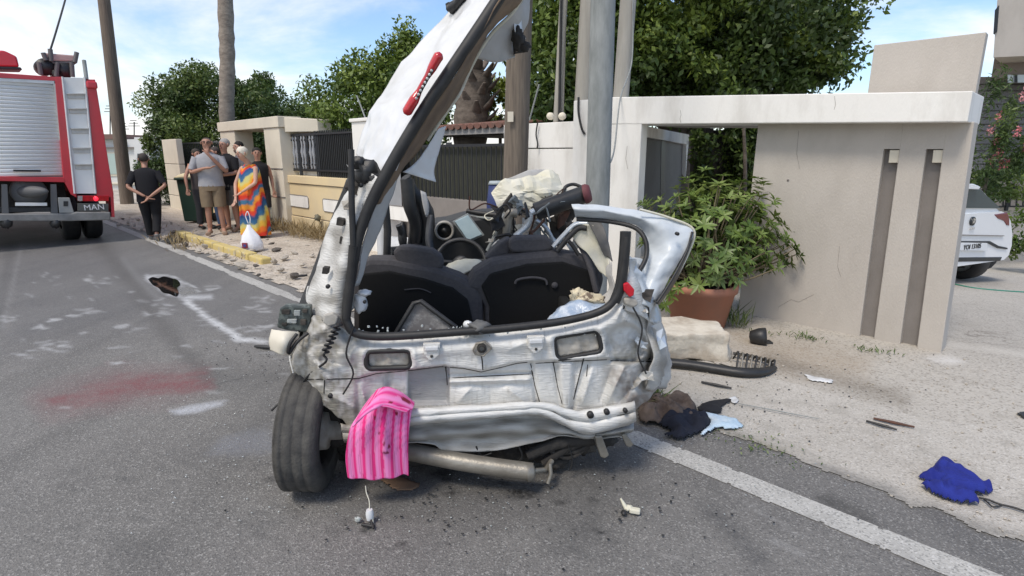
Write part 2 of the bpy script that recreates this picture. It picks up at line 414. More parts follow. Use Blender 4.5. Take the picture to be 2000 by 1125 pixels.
def over(buf, col, a):
    a = a[:, None]; ca = buf[:, 3:4]; na = a + ca * (1 - a)
    buf[:, :3] = np.where(na > 1e-6, (np.array(col) * a + buf[:, :3] * ca * (1 - a)) / np.maximum(na, 1e-6), 0); buf[:, 3:4] = na

def ground_mat(name, c1, c2, c3, sp, rough=0.9, speck=140.0, bump=0.5, wet=False):
    m = bpy.data.materials.new(name); m.use_nodes = True; t = m.node_tree; b = t.nodes['Principled BSDF']; L = t.links.new
    tcn = t.nodes.new('ShaderNodeTexCoord')
    def nz(s, d=5, r=0.6):
        n = t.nodes.new('ShaderNodeTexNoise'); n.inputs['Scale'].default_value = s; n.inputs['Detail'].default_value = d; n.inputs['Roughness'].default_value = r
        L(tcn.outputs['Object'], n.inputs['Vector']); return n.outputs['Fac']
    def mr(v, a, c, x=0., y=1.):
        n = t.nodes.new('ShaderNodeMapRange'); n.inputs['From Min'].default_value = a; n.inputs['From Max'].default_value = c
        n.inputs['To Min'].default_value = x; n.inputs['To Max'].default_value = y; L(v, n.inputs['Value']); return n.outputs[0]
    def mix(f, A, B):
        n = t.nodes.new('ShaderNodeMix'); n.data_type = 'RGBA'
        for s, v in (('Factor', f), ('A', A), ('B', B)):
            if hasattr(v, 'is_output'): L(v, n.inputs[s])
            else: n.inputs[s].default_value = v if s == 'Factor' else (*v, 1)
        return n.outputs['Result']
    big = mix(mr(nz(0.55, 6), 0.35, 0.68), c1, c2)
    mid = mix(mr(nz(5.5, 6), 0.5, 0.8, 0, 0.55), big, c3)
    mp = t.nodes.new('ShaderNodeMapping'); mp.inputs['Rotation'].default_value = (0, 0, math.radians(45)); mp.inputs['Scale'].default_value = (2.6, .16, 1)   # wheel polish along the road
    L(tcn.outputs['Object'], mp.inputs[0]); sn = t.nodes.new('ShaderNodeTexNoise'); sn.inputs['Scale'].default_value = 1.0; sn.inputs['Detail'].default_value = 7; L(mp.outputs[0], sn.inputs['Vector'])
    if wet: mid = mix(mr(sn.outputs['Fac'], 0.48, 0.72, 0, 0.5), mid, tuple(.62 * q for q in c3))
    cr_ = t.nodes.new('ShaderNodeTexVoronoi'); cr_.feature = 'DISTANCE_TO_EDGE'; cr_.inputs['Scale'].default_value = .55
    wv = t.nodes.new('ShaderNodeVectorMath'); wv.operation = 'ADD'; nv = t.nodes.new('ShaderNodeTexNoise'); nv.inputs['Scale'].default_value = 1.6; nv.inputs['Detail'].default_value = 6
    L(tcn.outputs['Object'], nv.inputs['Vector']); L(tcn.outputs['Object'], wv.inputs[0]); L(nv.outputs['Color'], wv.inputs[1]); L(wv.outputs[0], cr_.inputs['Vector'])
    crk = mr(cr_.outputs['Distance'], 0.0, 0.010, .65, 0.)
    gate_ = mr(nz(.8, 3), .52, .6); mm = t.nodes.new('ShaderNodeMath'); mm.operation = 'MULTIPLY'; L(crk, mm.inputs[0]); L(gate_, mm.inputs[1])
    mid = mix(mm.outputs[0], mid, sp[1])
    vo = t.nodes.new('ShaderNodeTexVoronoi'); vo.inputs['Scale'].default_value = speck; L(tcn.outputs['Object'], vo.inputs['Vector'])
    sx = t.nodes.new('ShaderNodeSeparateColor'); L(vo.outputs['Color'], sx.inputs[0])
    lightp = mix(mr(sx.outputs[0], 0.74, 0.99, 0, 0.62), mid, sp[0])
    darkp = mix(mr(sx.outputs[1], 0.70, 0.99, 0, 0.62), lightp, sp[1])
    at = t.nodes.new('ShaderNodeAttribute'); at.attribute_name = 'stain'
    brk = mr(nz(38, 4), 0.3, 0.6, 0.55, 1.0)
    mu = t.nodes.new('ShaderNodeMath'); mu.operation = 'MULTIPLY'; L(at.outputs['Alpha'], mu.inputs[0]); L(brk, mu.inputs[1])
    L(mix(mu.outputs[0], darkp, at.outputs['Color']), b.inputs['Base Color'])
    if wet:
        aw = t.nodes.new('ShaderNodeAttribute'); aw.attribute_name = 'wet'
        L(mr(aw.outputs['Fac'], 0, 1, rough, 0.12), b.inputs['Roughness'])
    else: b.inputs['Roughness'].default_value = rough
    bp = t.nodes.new('ShaderNodeBump'); bp.inputs['Strength'].default_value = bump; bp.inputs['Distance'].default_value = 0.006
    ad = t.nodes.new('ShaderNodeMath'); ad.operation = 'ADD'; L(vo.outputs['Distance'], ad.inputs[0]); L(nz(speck * .5, 3), ad.inputs[1])
    L(ad.outputs[0], bp.inputs['Height']); L(bp.outputs[0], b.inputs['Normal'])
    MATS[name] = m; return m
ASPH = ground_mat('worn_asphalt', (0.142, 0.136, 0.128), (0.195, 0.187, 0.175), (0.108, 0.104, 0.10), ((0.37, 0.36, 0.34), (0.06, 0.06, 0.06)), 0.7, 150, 0.45, wet=True)
CONC = ground_mat('pale_rough_concrete', (0.43, 0.40, 0.355), (0.52, 0.49, 0.44), (0.33, 0.30, 0.255), ((0.60, 0.575, 0.53), (0.22, 0.205, 0.18)), 0.95, 110, 0.5)
DIRT = ground_mat('sandy_dirt', (0.44, 0.38, 0.31), (0.54, 0.48, 0.40), (0.28, 0.235, 0.185), ((0.66, 0.62, 0.55), (0.16, 0.13, 0.10)), 0.95, 45, 0.9)
DRIVE = ground_mat('tan_forecourt', (0.41, 0.38, 0.335), (0.48, 0.45, 0.40), (0.32, 0.29, 0.245), ((0.52, 0.49, 0.44), (0.17, 0.15, 0.125)), 0.95, 75, 0.7)
EARTH = mat('dry_earth', (0.30, 0.26, 0.20), 0.95, col2=(0.20, 0.19, 0.12), scale=0.8)
PAINT = ground_mat('worn_white_road_paint', (0.46, 0.45, 0.42), (0.36, 0.35, 0.33), (0.20, 0.195, 0.185), ((0.60, 0.59, 0.56), (0.13, 0.13, 0.125)), 0.85, 120, 0.4)

def lines(*seg):                           # graded grid lines
    out = []
    for a, b, st in seg: out += list(np.arange(a, b - 1e-6, st))
    return np.array(out + [seg[-1][1]])
def gridsheet(name, ss, ns, hfun, m, keep=None):
    S, N_ = np.meshgrid(ss, ns, indexing='ij')
    P = S[..., None] * np.array(D) + N_[..., None] * np.array(NN); P[..., 2] = hfun(S, N_)
    a, b = S.shape; idx = np.arange(a * b).reshape(a, b)
    q = np.stack([idx[:-1, :-1], idx[1:, :-1], idx[1:, 1:], idx[:-1, 1:]], -1).reshape(-1, 4)[:, ::-1]
    if keep is not None:
        cc = P.reshape(-1, 3)[q].mean(1); px, py = proj(cc); q = q[keep(cc, px, py)]
        used = np.unique(q); mp = np.full(a * b, -1); mp[used] = np.arange(len(used)); q = mp[q]; PV = P.reshape(-1, 3)[used]
    else: PV = P.reshape(-1, 3)
    me = bpy.data.meshes.new(name); me.vertices.add(len(PV)); me.vertices.foreach_set('co', PV.ravel())
    me.loops.add(q.size); me.loops.foreach_set('vertex_index', q.ravel()); me.polygons.add(len(q))
    me.polygons.foreach_set('loop_start', np.arange(len(q)) * 4); me.polygons.foreach_set('use_smooth', np.ones(len(q), bool))
    me.update(calc_edges=True); me.materials.append(m)
    o = bpy.data.objects.new(name, me); COL.objects.link(o); struct(o); OFF[o.name] = Vector((0, 0, 0)); return o, PV

gs = lines((-900, -40, 215), (-40, 60, 5), (60, 900, 210)); gn = lines((-900, -40, 215), (-40, 0, 5), (0, 18, .5), (18, 60, 6), (60, 900, 210))
ground, _ = gridsheet('ground', gs, gn, lambda s, n: ground_h(n) - 0.03, EARTH)

rs = lines((-60, -3, 3), (-3, 1.2, .06), (1.2, 7.6, .027), (7.6, 10, .045), (10, 16, .09), (16, 60, 1.0), (60, 240, 20))
rn = lines((-4.2, -3.2, .12), (-3.2, 3.4, .034))
road, RV = gridsheet('road', rs, rn, lambda s, n: 0 * s, ASPH)
px, py = proj(RV); front = (RV[:, 1] > 0.6)
nzl = vnoise(RV, 2.2, 1) * 0.6 + vnoise(RV, 7, 2) * 0.4; nzs = vnoise(RV, 14, 3)
st = np.zeros((len(RV), 4)); wet = np.zeros(len(RV))
def soft(poly, edge, rough_=0.0, closed=True):   # stain shape laid on the asphalt, soft edged and ragged
    ins = inpoly(px, py, poly); d = polydist(px, py, poly); sdv = np.where(ins, d, -d) + rough_ * (nzl + 0.6 * nzs)
    return np.clip(0.5 + sdv / (2 * edge), 0, 1) * front
def stroke(line, width, edge, rough_=0.0):
    d = polydist(px, py, line, False) + rough_ * (nzl + 0.6 * nzs); wl = width
    return np.clip(0.5 + (wl - d) / (2 * edge), 0, 1) * front
# damp darker lane behind the fire engine and round the wreck, old tyre tracks, skid trail
over(st, (0.085, 0.088, 0.098), 0.45 * soft([(0, 470), (230, 470), (420, 520), (600, 600), (560, 660), (300, 640), (0, 690)], 40, 22))
over(st, (0.065, 0.062, 0.060), 0.55 * stroke([(200, 480), (262, 560), (310, 625), (352, 680), (402, 735)], 15, 12, 10))
over(st, (0.060, 0.060, 0.060), 0.55 * stroke([(402, 735), (470, 740), (550, 735)], 26, 30, 14))
over(st, (0.07, 0.07, 0.072), 0.5 * stroke([(22, 480), (8, 560), (-6, 640)], 9, 8, 4))
over(st, (0.22, 0.22, 0.22), 0.5 * stroke([(42, 480), (24, 560), (5, 640)], 3, 3, 2))
over(st, (0.20, 0.20, 0.20), 0.55 * stroke([(240, 505), (268, 540), (295, 570), (320, 590)], 4, 5, 3))
rb = random.Random(3)
for _k in range(46):
    t_ = rb.random(); xx = 95 + 280 * t_; yy = 785 - 42 * t_ ** .6 + rb.gauss(0, 11); L_ = rb.uniform(15, 70); over(st, (0.165, 0.055, 0.06), rb.uniform(.15, .42) * stroke([(xx, yy), (xx + L_ * .5, yy - L_ * .07), (xx + L_, yy - L_ * .12)], rb.uniform(1, 6), 3, 6))
over(st, (0.18, 0.065, 0.068), 0.30 * soft([(88, 785), (150, 765), (235, 735), (300, 738), (380, 738), (392, 752), (300, 760), (210, 785), (140, 808)], 9, 20))
over(st, (0.20, 0.04, 0.05), 0.30 * soft([(60, 775), (240, 720), (400, 730), (390, 765), (200, 800), (90, 815)], 26, 14))
for poly in ([(405, 560), (440, 555), (450, 568), (420, 572)], [(135, 612), (188, 602), (196, 615), (150, 622)], [(165, 548), (205, 543), (212, 550), (180, 555)],
             [(225, 648), (275, 634), (293, 640), (240, 652)], [(75, 672), (130, 668), (120, 682), (82, 682)], [(0, 617), (30, 615), (28, 626), (0, 628)], [(95, 622), (118, 620), (116, 628), (97, 628)],
             [(465, 640), (525, 636), (530, 642), (480, 646)], [(490, 583), (535, 582), (530, 590), (495, 590)], [(20, 690), (70, 682), (72, 688), (28, 695)],
             [(310, 608), (340, 602), (345, 607), (318, 613)], [(215, 708), (240, 706), (238, 710), (217, 712)], [(70, 640), (95, 637), (93, 642), (72, 644)], [(470, 600), (500, 604), (520, 612), (480, 608)]):
    x0_, x1_, y0_, y1_ = min(p[0] for p in poly), max(p[0] for p in poly), min(p[1] for p in poly), max(p[1] for p in poly)
    for _k in range(6):
        xa = random.uniform(x0_ - 6, x1_ - 8); xb = min(x1_ + 8, xa + (x1_ - x0_) * random.uniform(.2, .6)); yy = random.uniform(y0_, y1_)
        over(st, (0.42, 0.425, 0.43), random.uniform(.25, .7) * stroke([(xa, yy), ((xa + xb) / 2, yy + random.uniform(-2, 2)), (xb, yy + random.uniform(-4, 4))], random.uniform(.6, 2.4), 1.5, 3.5))
rf = random.Random(11)
for _ in range(55):                        # dried foam flecks and scuffs
    x, y = rf.uniform(0, 560), rf.uniform(535, 700) if rf.random() < .8 else rf.uniform(700, 800); L = rf.uniform(4, 26) * (y - 400) / 250; over(st, (0.38, 0.385, 0.39), rf.uniform(.25, .7) * stroke([(x, y), (x + L * .5, y + rf.uniform(-3, 3)), (x + L, y + rf.uniform(-5, 5))], rf.uniform(.5, 2.2), 1.6, 3))
for _ in range(60):                        # pale scratches and dark scuffs of the near lane
    x, y = rf.uniform(0, 1500), rf.uniform(900, 1120); L = rf.uniform(8, 50); dk = rf.random() < .55; over(st, (0.06, 0.06, 0.06) if dk else (0.30, 0.29, 0.275), rf.uniform(.15, .5) * stroke([(x, y), (x + L, y + L * rf.uniform(-.1, .5))], rf.uniform(1, 6) if dk else rf.uniform(.5, 1.5), 4, 5))
over(st, (0.48, 0.50, 0.54), 0.8 * soft([(330, 803), (372, 792), (440, 782), (436, 790), (390, 804), (345, 810)], 5, 4))
over(st, (0.56, 0.57, 0.58), 0.95 * stroke([(366, 590), (385, 604), (405, 622), (430, 636), (452, 650), (463, 658)], 5, 4, 7))
over(st, (0.56, 0.57, 0.58), 0.95 * stroke([(460, 664), (495, 665), (520, 668)], 4, 4, 4))
over(st, (0.52, 0.53, 0.55), 0.9 * stroke([(288, 541), (300, 553), (330, 572), (360, 581), (412, 580)], 4, 4, 3))
over(st, (0.52, 0.53, 0.55), 0.6 * stroke([(295, 541), (330, 546), (352, 556), (365, 570)], 3, 3, 3))

over(st, (0.46, 0.47, 0.48), 0.85 * stroke([(286, 545), (300, 538), (322, 537), (342, 541), (356, 551), (380, 560), (390, 571)], 1.6, 1.5, 2.5))
over(st, (0.20, 0.205, 0.21), 0.8 * soft([(350, 556), (372, 560), (386, 572), (360, 580), (348, 578)], 4, 3)); wet = np.maximum(wet, 0.9 * soft([(350, 556), (372, 560), (386, 572), (360, 580), (348, 578)], 4, 3))
over(st, (0.30, 0.315, 0.36), 0.6 * soft([(418, 880), (440, 855), (520, 838), (535, 882), (470, 885)], 12, 12)); wet = np.maximum(wet, 0.8 * soft([(418, 880), (440, 855), (520, 838), (535, 882), (470, 885)], 12, 12))
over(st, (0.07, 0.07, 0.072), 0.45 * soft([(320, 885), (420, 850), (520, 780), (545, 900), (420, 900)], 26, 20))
# soft darker patch under the wreck, oil spots
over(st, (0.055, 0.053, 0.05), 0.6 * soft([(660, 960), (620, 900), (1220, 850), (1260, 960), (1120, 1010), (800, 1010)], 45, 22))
for x, y, a, b in ((1020, 964, 36, 12), (1098, 982, 14, 6), (880, 963, 14, 6), (985, 945, 10, 4), (1068, 949, 9, 5), (872, 936, 14, 5), (1226, 917, 6, 4), (1172, 1039, 11, 6), (1162, 976, 10, 4), (715, 1034, 12, 5), (790, 1062, 12, 4), (865, 925, 30, 10), (528, 936, 6, 4)):
    over(st, (0.010, 0.010, 0.010), 0.93 * np.clip(1.6 - 1.3 * np.hypot((px - x) / a, (py - y) / b) + 0.5 * nzs, 0, 1) * front)
    if a > 99: wet = np.maximum(wet, 0.5 * np.clip(1.6 - 1.3 * np.hypot((px - x) / a, (py - y) / b), 0, 1) * front)
over(st, (0.06, 0.06, 0.062), 0.6 * stroke([(1375, 990), (1420, 1025), (1460, 1070), (1490, 1100)], 13, 12, 7))
over(st, (0.045, 0.043, 0.04), 0.75 * stroke([(1610, 975), (1665, 1000), (1705, 1028)], 12, 10, 5))
over(st, (0.05, 0.05, 0.05), 0.4 * soft([(210, 1050), (330, 1050), (300, 1100), (225, 1100)], 25, 20))
over(st, (0.055, 0.055, 0.055), 0.4 * soft([(1060, 1040), (1160, 1000), (1190, 1060), (1100, 1080)], 26, 20))
over(st, (0.36, 0.355, 0.345), 0.5 * stroke([(1455, 982), (1510, 1015), (1570, 1048)], 3, 4, 3))
over(st, (0.36, 0.355, 0.345), 0.4 * stroke([(1505, 1052), (1535, 1068), (1565, 1083)], 6, 6, 4))
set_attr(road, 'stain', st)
wa = road.data.attributes.new('wet', 'FLOAT', 'POINT'); wa.data.foreach_set('value', wet.astype(np.float32))

WATER = mat('dark_oily_water', (0.010, 0.0095, 0.009), 0.03, bump=0.03, bscale=12)
pud = [(289, 545), (298, 541), (309, 543), (320, 540), (334, 543), (347, 547), (352, 556), (346, 562), (349, 572), (344, 579), (331, 574), (318, 571), (309, 562), (298, 556)]
m = MB(); pp_ = cr([G(x, y, .0045) for x, y in pud + pud[:1]], 5)[:-1]; m.add(pp_, [tuple(range(len(pp_)))], False); o = m.build('puddle', WATER); struct(o)
# white edge line: two worn stretches of paint laid on the asphalt (hidden by the wreck between)
ls = lines((-40, 0, 4), (0, 6, .04), (6, 14, .12), (14, 60, 4))
def line_h(s, n): return 0 * s + 0.004
ls = lines((-40, 0, 4), (0, 4, .02), (4, 14, .10), (14, 60, 4)); ln_ = np.linspace(2.585, 2.77, 15)
edge_line, LV = gridsheet('edge_line', ls, ln_, line_h, PAINT, lambda cc, qx, qy: np.abs(cc @ np.array(NN) - 2.6775) < .0775 + .010 * vnoise(cc, 9, 3) + .010 * vnoise(cc, 40, 4) - .03 * (vnoise(cc, 1.3, 8) > .35))
set_attr(edge_line, 'stain', np.zeros((len(LV), 4)))
far_line, LV = gridsheet('left_edge_line', lines((-40, 90, 4)), np.linspace(-3.5, -3.35, 3), line_h, PAINT)
set_attr(far_line, 'stain', np.zeros((len(LV), 4)))

# pale concrete apron, ragged towards the road
APB = [(1180, 790), (1255, 792), (1330, 812), (1410, 847), (1470, 862), (1522, 881), (1578, 907), (1651, 933), (1737, 963), (1776, 985), (1824, 994), (1910, 1032), (2000, 1054), (2300, 1150), (2900, 1400)]
APT = [(3000, 900), (2400, 862), (2000, 832), (1880, 812), (1770, 790), (1640, 758), (1500, 737), (1400, 712), (1290, 690), (1150, 660)]
as_ = lines((-6, -1, .12), (-1, 3.6, .016)); an_ = lines((2.55, 4.2, .016), (4.2, 6.2, .03))
def rag(cc, qx, qy): 
    n_ = 8 * vnoise(cc, 5, 5) + 3 * vnoise(cc, 16, 6)
    return inpoly(qx, qy + n_ * (cc[:, 1] < 6), APB + APT) & (cc[:, 1] > 0.3)
apron, AV = gridsheet('concrete_apron', as_, an_, lambda s, n: 0.0055 + 0 * s, CONC, rag)
px, py = proj(AV); front = AV[:, 1] > 0.5; nzl = vnoise(AV, 2.2, 1) * 0.6 + vnoise(AV, 7, 2) * 0.4; nzs = vnoise(AV, 14, 3)
st = np.zeros((len(AV), 4))
de = polydist(px, py, APB, False); over(st, (0.17, 0.163, 0.15), np.clip(1.0 - (de + 16 * nzl) / 22, 0, 1) * .85 * front); over(st, (0.30, 0.28, 0.245), np.clip((nzl - .12) * 3, 0, .5) * front)
over(st, (0.16, 0.15, 0.07), 0.55 * stroke([(1410, 858), (1470, 868), (1530, 890)], 9, 9, 6))
over(st, (0.24, 0.215, 0.17), 0.35 * soft([(1290, 700), (1500, 745), (1450, 800), (1300, 780)], 30, 24))
over(st, (0.20, 0.19, 0.175), 0.6 * stroke([(1590, 905), (1640, 925), (1740, 962)], 6, 6, 6))
set_attr(apron, 'stain', st)

# tan forecourt and driveway, sloping gently down behind the gate wall
ds = lines((-14, -3, .35), (-3, 3.6, .06), (3.6, 9, .35)); dn = lines((4.2, 8, .06), (8, 18, .4))
DRB = [(1100, 640), (1290, 680), (1400, 700), (1500, 730), (1640, 750), (1770, 780), (1880, 802), (2000, 822), (2400, 850), (3200, 880)]
def drk(cc, qx, qy):
    lim = np.interp(qx, [p[0] for p in DRB], [p[1] for p in DRB]) + 6 * vnoise(cc, 5, 8)
    return (qy < lim + 26) & (cc[:, 1] > 0.3)
drive, DV = gridsheet('forecourt', ds, dn, lambda s, n: 0.006 + ground_h(n), DRIVE, drk)
px, py = proj(DV); front = DV[:, 1] > 0.5; nzl = vnoise(DV, 2.2, 1) * 0.6 + vnoise(DV, 7, 2) * 0.4; nzs = vnoise(DV, 14, 3)
st = np.zeros((len(DV), 4))
over(st, (0.30, 0.23, 0.155), 0.55 * soft([(1420, 640), (1560, 660), (1700, 700), (1690, 735), (1540, 735), (1440, 700)], 24, 20))
over(st, (0.13, 0.105, 0.075), 0.65 * stroke([(1500, 700), (1580, 728), (1680, 755), (1760, 775)], 13, 12, 9))
over(st, (0.52, 0.49, 0.44), 0.8 * stroke([(1850, 672), (1930, 682), (2010, 694)], 6, 4, 3))
over(st, (0.60, 0.58, 0.55), 0.8 * soft([(1800, 698), (1860, 694), (1890, 708), (1840, 712)], 5, 6))
over(st, (0.55, 0.53, 0.5), 0.8 * soft([(1565, 730), (1600, 738), (1625, 745), (1610, 748), (1580, 744)], 4, 4))
over(st, (0.09, 0.085, 0.08), 0.35 * soft([(1830, 535), (1960, 545), (1950, 560), (1840, 555)], 10, 6))
set_attr(drive, 'stain', st)

# sandy verge on the far stretch between road and garden wall
vs_ = lines((3.6, 15, .07), (15, 34, .5)); vn = lines((2.85, 5.5, .06))
verge, VV = gridsheet('sandy_verge', vs_, vn, lambda s, n: 0.010 + 0.05 * np.clip((n - 3.4) / .5, 0, 1) * np.clip((s - 8) / 2, 0, 1) + 0 * s, DIRT,
                      lambda cc, qx, qy: (cc @ np.array(NN)) > 2.87 + 0.12 * (vnoise(cc, 3, 9) + .5 * vnoise(cc, 9, 4)))
st = np.zeros((len(VV), 4)); nn_ = vnoise(VV, 1.6, 11); n3 = vnoise(VV, 5, 12)
over(st, (0.11, 0.095, 0.075), np.clip((nn_ + n3 * .6) * 1.6 - .3, 0, .7)); over(st, (0.60, 0.56, 0.50), np.clip((-nn_ + n3) * 1.3 - .35, 0, .6))
set_attr(verge, 'stain', st)
verge_far, VF = gridsheet('left_verge', lines((-40, 120, 8)), lines((-9, -4.2, 1.2)), lambda s, n: 0 * s - 0.01, DIRT)
set_attr(verge_far, 'stain', np.zeros((len(VF), 4)))

# yellow kerb in short worn stones
KERB = mat('worn_yellow_kerb_paint', (0.55, 0.43, 0.16), 0.85, col2=(0.46, 0.41, 0.32), scale=8, lo=0.5, hi=0.7, bump=0.5, bscale=40)
k0, k1 = G(350, 452, .12), G(522, 512, .04)
kerb = bpy.data.objects.new('yellow_kerb', None); COL.objects.link(kerb); kerb['kind'] = 'structure'; OFF[kerb.name] = Vector((0, 0, 0))
for i in range(8):
    a = k0.lerp(k1, i / 8 + .004); b = k0.lerp(k1, (i + 1) / 8 - .004); c = (a + b) / 2; c.z = 0.05 + random.uniform(-.008, .008) - .004 * i
    X = (b - a); L = X.length; X = X.normalized(); X.z = 0; X.normalize()
    one('box', c, (L, 0.17, 0.17), (X, Vector((-X.y, X.x, 0)), Vector((0, 0, 1)))).build('kerb_stone', KERB, kerb, bevel=.025)

# loose stones and rubble lying on the verge
RUB = mat('rubble_stone', (0.50, 0.45, 0.38), 0.9, col2=(0.34, 0.30, 0.25), scale=9, bump=0.5)
RUBD = mat('dark_rubble', (0.07, 0.062, 0.055), 0.9, col2=(0.14, 0.12, 0.1), scale=9, bump=0.5)
protos = []
for k in range(4):
    m = MB(); m.smooth = False; m.blob((0, 0, 0), (1, .75, .5), .5, 1.6, k + 3, 8, 5)
    o = m.build('stone', RUB if k < 3 else RUBD, verge); protos.append(o)
spots = [(560, 455), (600, 480), (575, 495), (530, 478), (610, 500), (548, 528), (590, 518), (625, 520), (500, 470), (560, 472), (470, 520), (505, 538), (440, 500), (400, 482), (378, 470), (340, 455),
         (270, 430), (250, 436), (262, 442), (240, 428), (285, 437), (300, 432), (555, 505), (540, 490), (520, 470), (490, 492), (455, 510), (575, 540), (612, 540), (420, 496), (388, 490), (362, 478), (595, 466), (620, 465), (535, 512), (500, 520), (232, 440), (276, 448)]
for i, (x, y) in enumerate(spots):
    p = G(x, y, .05); k = i % 4; o = protos[k] if i < 4 else protos[k].copy()
    if i >= 4: COL.objects.link(o); o.parent = verge
    s_ = random.uniform(.035, .085); o.location = p + Vector((0, 0, s_ * .2)); o.rotation_euler = (random.uniform(-.4, .4), random.uniform(-.4, .4), random.uniform(0, 6.28)); o.scale = (s_, s_, s_)
gm = MB(); gm.smooth = False
for i in range(650):
    s_ = random.uniform(3.8, 18); n_ = random.choice((random.uniform(2.9, 3.35), random.uniform(3.5, 5.0), random.gauss(4.9, .15)))
    if n_ > 5.05: continue
    r = random.uniform(.008, .03); gm.blob(R(s_, n_, .05 if n_ > 3.5 and s_ > 9 else .015), (r, r * .8, r * .6), .4, 1.5, i, 6, 4)
for i in range(420):
    x, y = random.uniform(1290, 2150), random.uniform(700, 1100)
    if y > np.interp(x, [p[0] for p in APB], [p[1] for p in APB]) + 8: continue
    p = G(x, y, .012); r = random.uniform(.002, .009) * (1 if y > 760 else 1.4); gm.blob(p, (r, r * .8, r * .6), .4, 1.5, i, 5, 4)
o = gm.build('loose_gravel', RUB); o['kind'] = 'stuff'
# blackish puff of small broken plastic around the wreck
gf = MB(); gf.smooth = False
for i in range(520):
    x, y = random.choice(((random.gauss(950, 330), random.gauss(975, 60)), (random.gauss(1330, 160), random.gauss(800, 60)), (random.gauss(480, 90), random.gauss(690, 50)), (random.gauss(450, 120), random.gauss(860, 90))))
    p = G(x, y, .010); r = random.uniform(.002, .0055); gf.blob(p, (r, r * .8, r * .5), .6, 1.5, i, 5, 3)
gf = gf.build('glass_fragments', M['clear']); gf['kind'] = 'stuff'
bm_ = MB(); bm_.smooth = False
for i in range(420):
    x, y = random.choice(((random.gauss(1000, 260), random.gauss(985, 45)), (random.gauss(1450, 200), random.gauss(760, 40)), (random.gauss(520, 60), random.gauss(680, 30))))
    p = G(x, y, .014); r = random.uniform(.003, .009); bm_.blob(p, (r, r * .7, r * .4), .6, 1.5, i, 5, 3)
o = bm_.build('broken_plastic_fragments', M['blackplastic']); o['kind'] = 'stuff'

# ================================================================== GATE PORCH ON THE RIGHT
pt = hit(1835, 692, NP(5.78))
gate = thing('gate_porch', 'white flat-roofed gate porch with long beige wall and two tall lit slots beside the driveway', 'gate porch', R(0.7, 5.78, 0))
WN = 5.78
# long wall: bands between the two recessed slots, a recess panel behind, all real depth
wl_top = 232
def wpl(pxs, n=WN): return [hit(x, y, NP(n)) for x, y in pxs]
def wall_band(x0t, x0b, x1t, x1b, yt=238):
    m = MB(); yb0, yb1 = 610 + (x0b - 1445) * .222 + 14, 610 + (x1b - 1445) * .222 + 14
    m.prism(wpl([(x0t, yt), (x1t, yt), (x1b, yb1), (x0b, yb0)]), NN * 0.22); return m
wb = wall_band(1481, 1440, 1733, 1676).build('wall', M['wall_b'], gate, bevel=.006)
wall_band(1764, 1704, 1816, 1755).build('wall', M['wall_b'], gate, bevel=.006)
wall_band(1849, 1788, 1903, 1835).build('wall', M['wall_b'], gate, bevel=.006)
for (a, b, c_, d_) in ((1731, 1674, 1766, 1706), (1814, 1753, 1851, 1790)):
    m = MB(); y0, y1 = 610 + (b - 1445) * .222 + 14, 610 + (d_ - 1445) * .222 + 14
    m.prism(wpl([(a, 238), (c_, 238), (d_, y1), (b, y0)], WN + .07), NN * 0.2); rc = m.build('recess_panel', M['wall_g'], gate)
for (a, c_, am, cm) in ((1733, 1764, 1724, 1757), (1816, 1849, 1807, 1841)):       # wall above each slot
    m = MB(); m.prism(wpl([(a - 1, 236), (c_ + 1, 236), (c_ - 4.8, 291), (a - 8, 291)], WN + .002), NN * .1); m.build('wall', M['wall_b'], gate)
for x in (1747, 1832):                                  # square lamp heads at the top of the slots
    m = MB(); m.prism(wpl([(x - 9, 293), (x + 13, 293), (x + 10, 318), (x - 12, 318)], WN + .015), NN * .05)
    lm = m.build('wall_lamp', M['cream'], gate, bevel=.004)
m = MB(); m.prism([hit(x, y, NP(5.80)) for x, y in ((1262, 262), (1264, 262), (1264, 263), (1262, 263))], NN * .01)
# roof slab
FN = 5.58
s_r = hit(1895, 208, NP(FN)).dot(D); s_l = hit(1191, 215, NP(FN)).dot(D); zt = hit(1895, 178, NP(FN)).z; zb = hit(1895, 238, NP(FN)).z
zt2 = hit(1191, 190, NP(FN)).z; zb2 = hit(1250, 240, NP(FN)).z
m = MB(); m.prism([R(s_l, FN, zt2), R(s_r, FN, zt), R(s_r, FN, zb), R(s_l, FN, zb2)], NN * .62)
m.build('roof_slab', M['wall_w'], gate, bevel=.008)
m = MB(); m.prism([R(s_l, FN + .62, zt2 - .02), R(s_r + .35, FN + .62, zt - .02), R(s_r + .35, FN + .62, zb + .012), R(s_l, FN + .62, zb2 + .012)], NN * 1.1)
m.build('soffit', M['wall_b'], gate)
# left pier and its return
pL, pR_ = hit(1187, 300, NP(FN + .004)), hit(1250, 300, NP(FN + .004)); sL, sR = pL.dot(D), pR_.dot(D)
m = MB(); m.prism([R(sL, FN + .004, -.1), R(sR, FN + .004, -.1), R(sR, FN + .004, zb2 - .002), R(sL, FN + .004, zb2 - .002)], NN * .13)
m.build('pier', M['wall_w'], gate, bevel=.008)
pA = hit(1118, 300, NP(FN + .20)); sA = pA.dot(D)
m = MB(); zA = hit(1118, 197, NP(FN + .2)).z
m.prism([R(sA, FN + .2, -.1), R(sL + .01, FN + .2, -.1), R(sL + .01, FN + .2, zA), R(sA, FN + .2, zA)], NN * .35); m.build('pier', M['wall_w'], gate, bevel=.008)
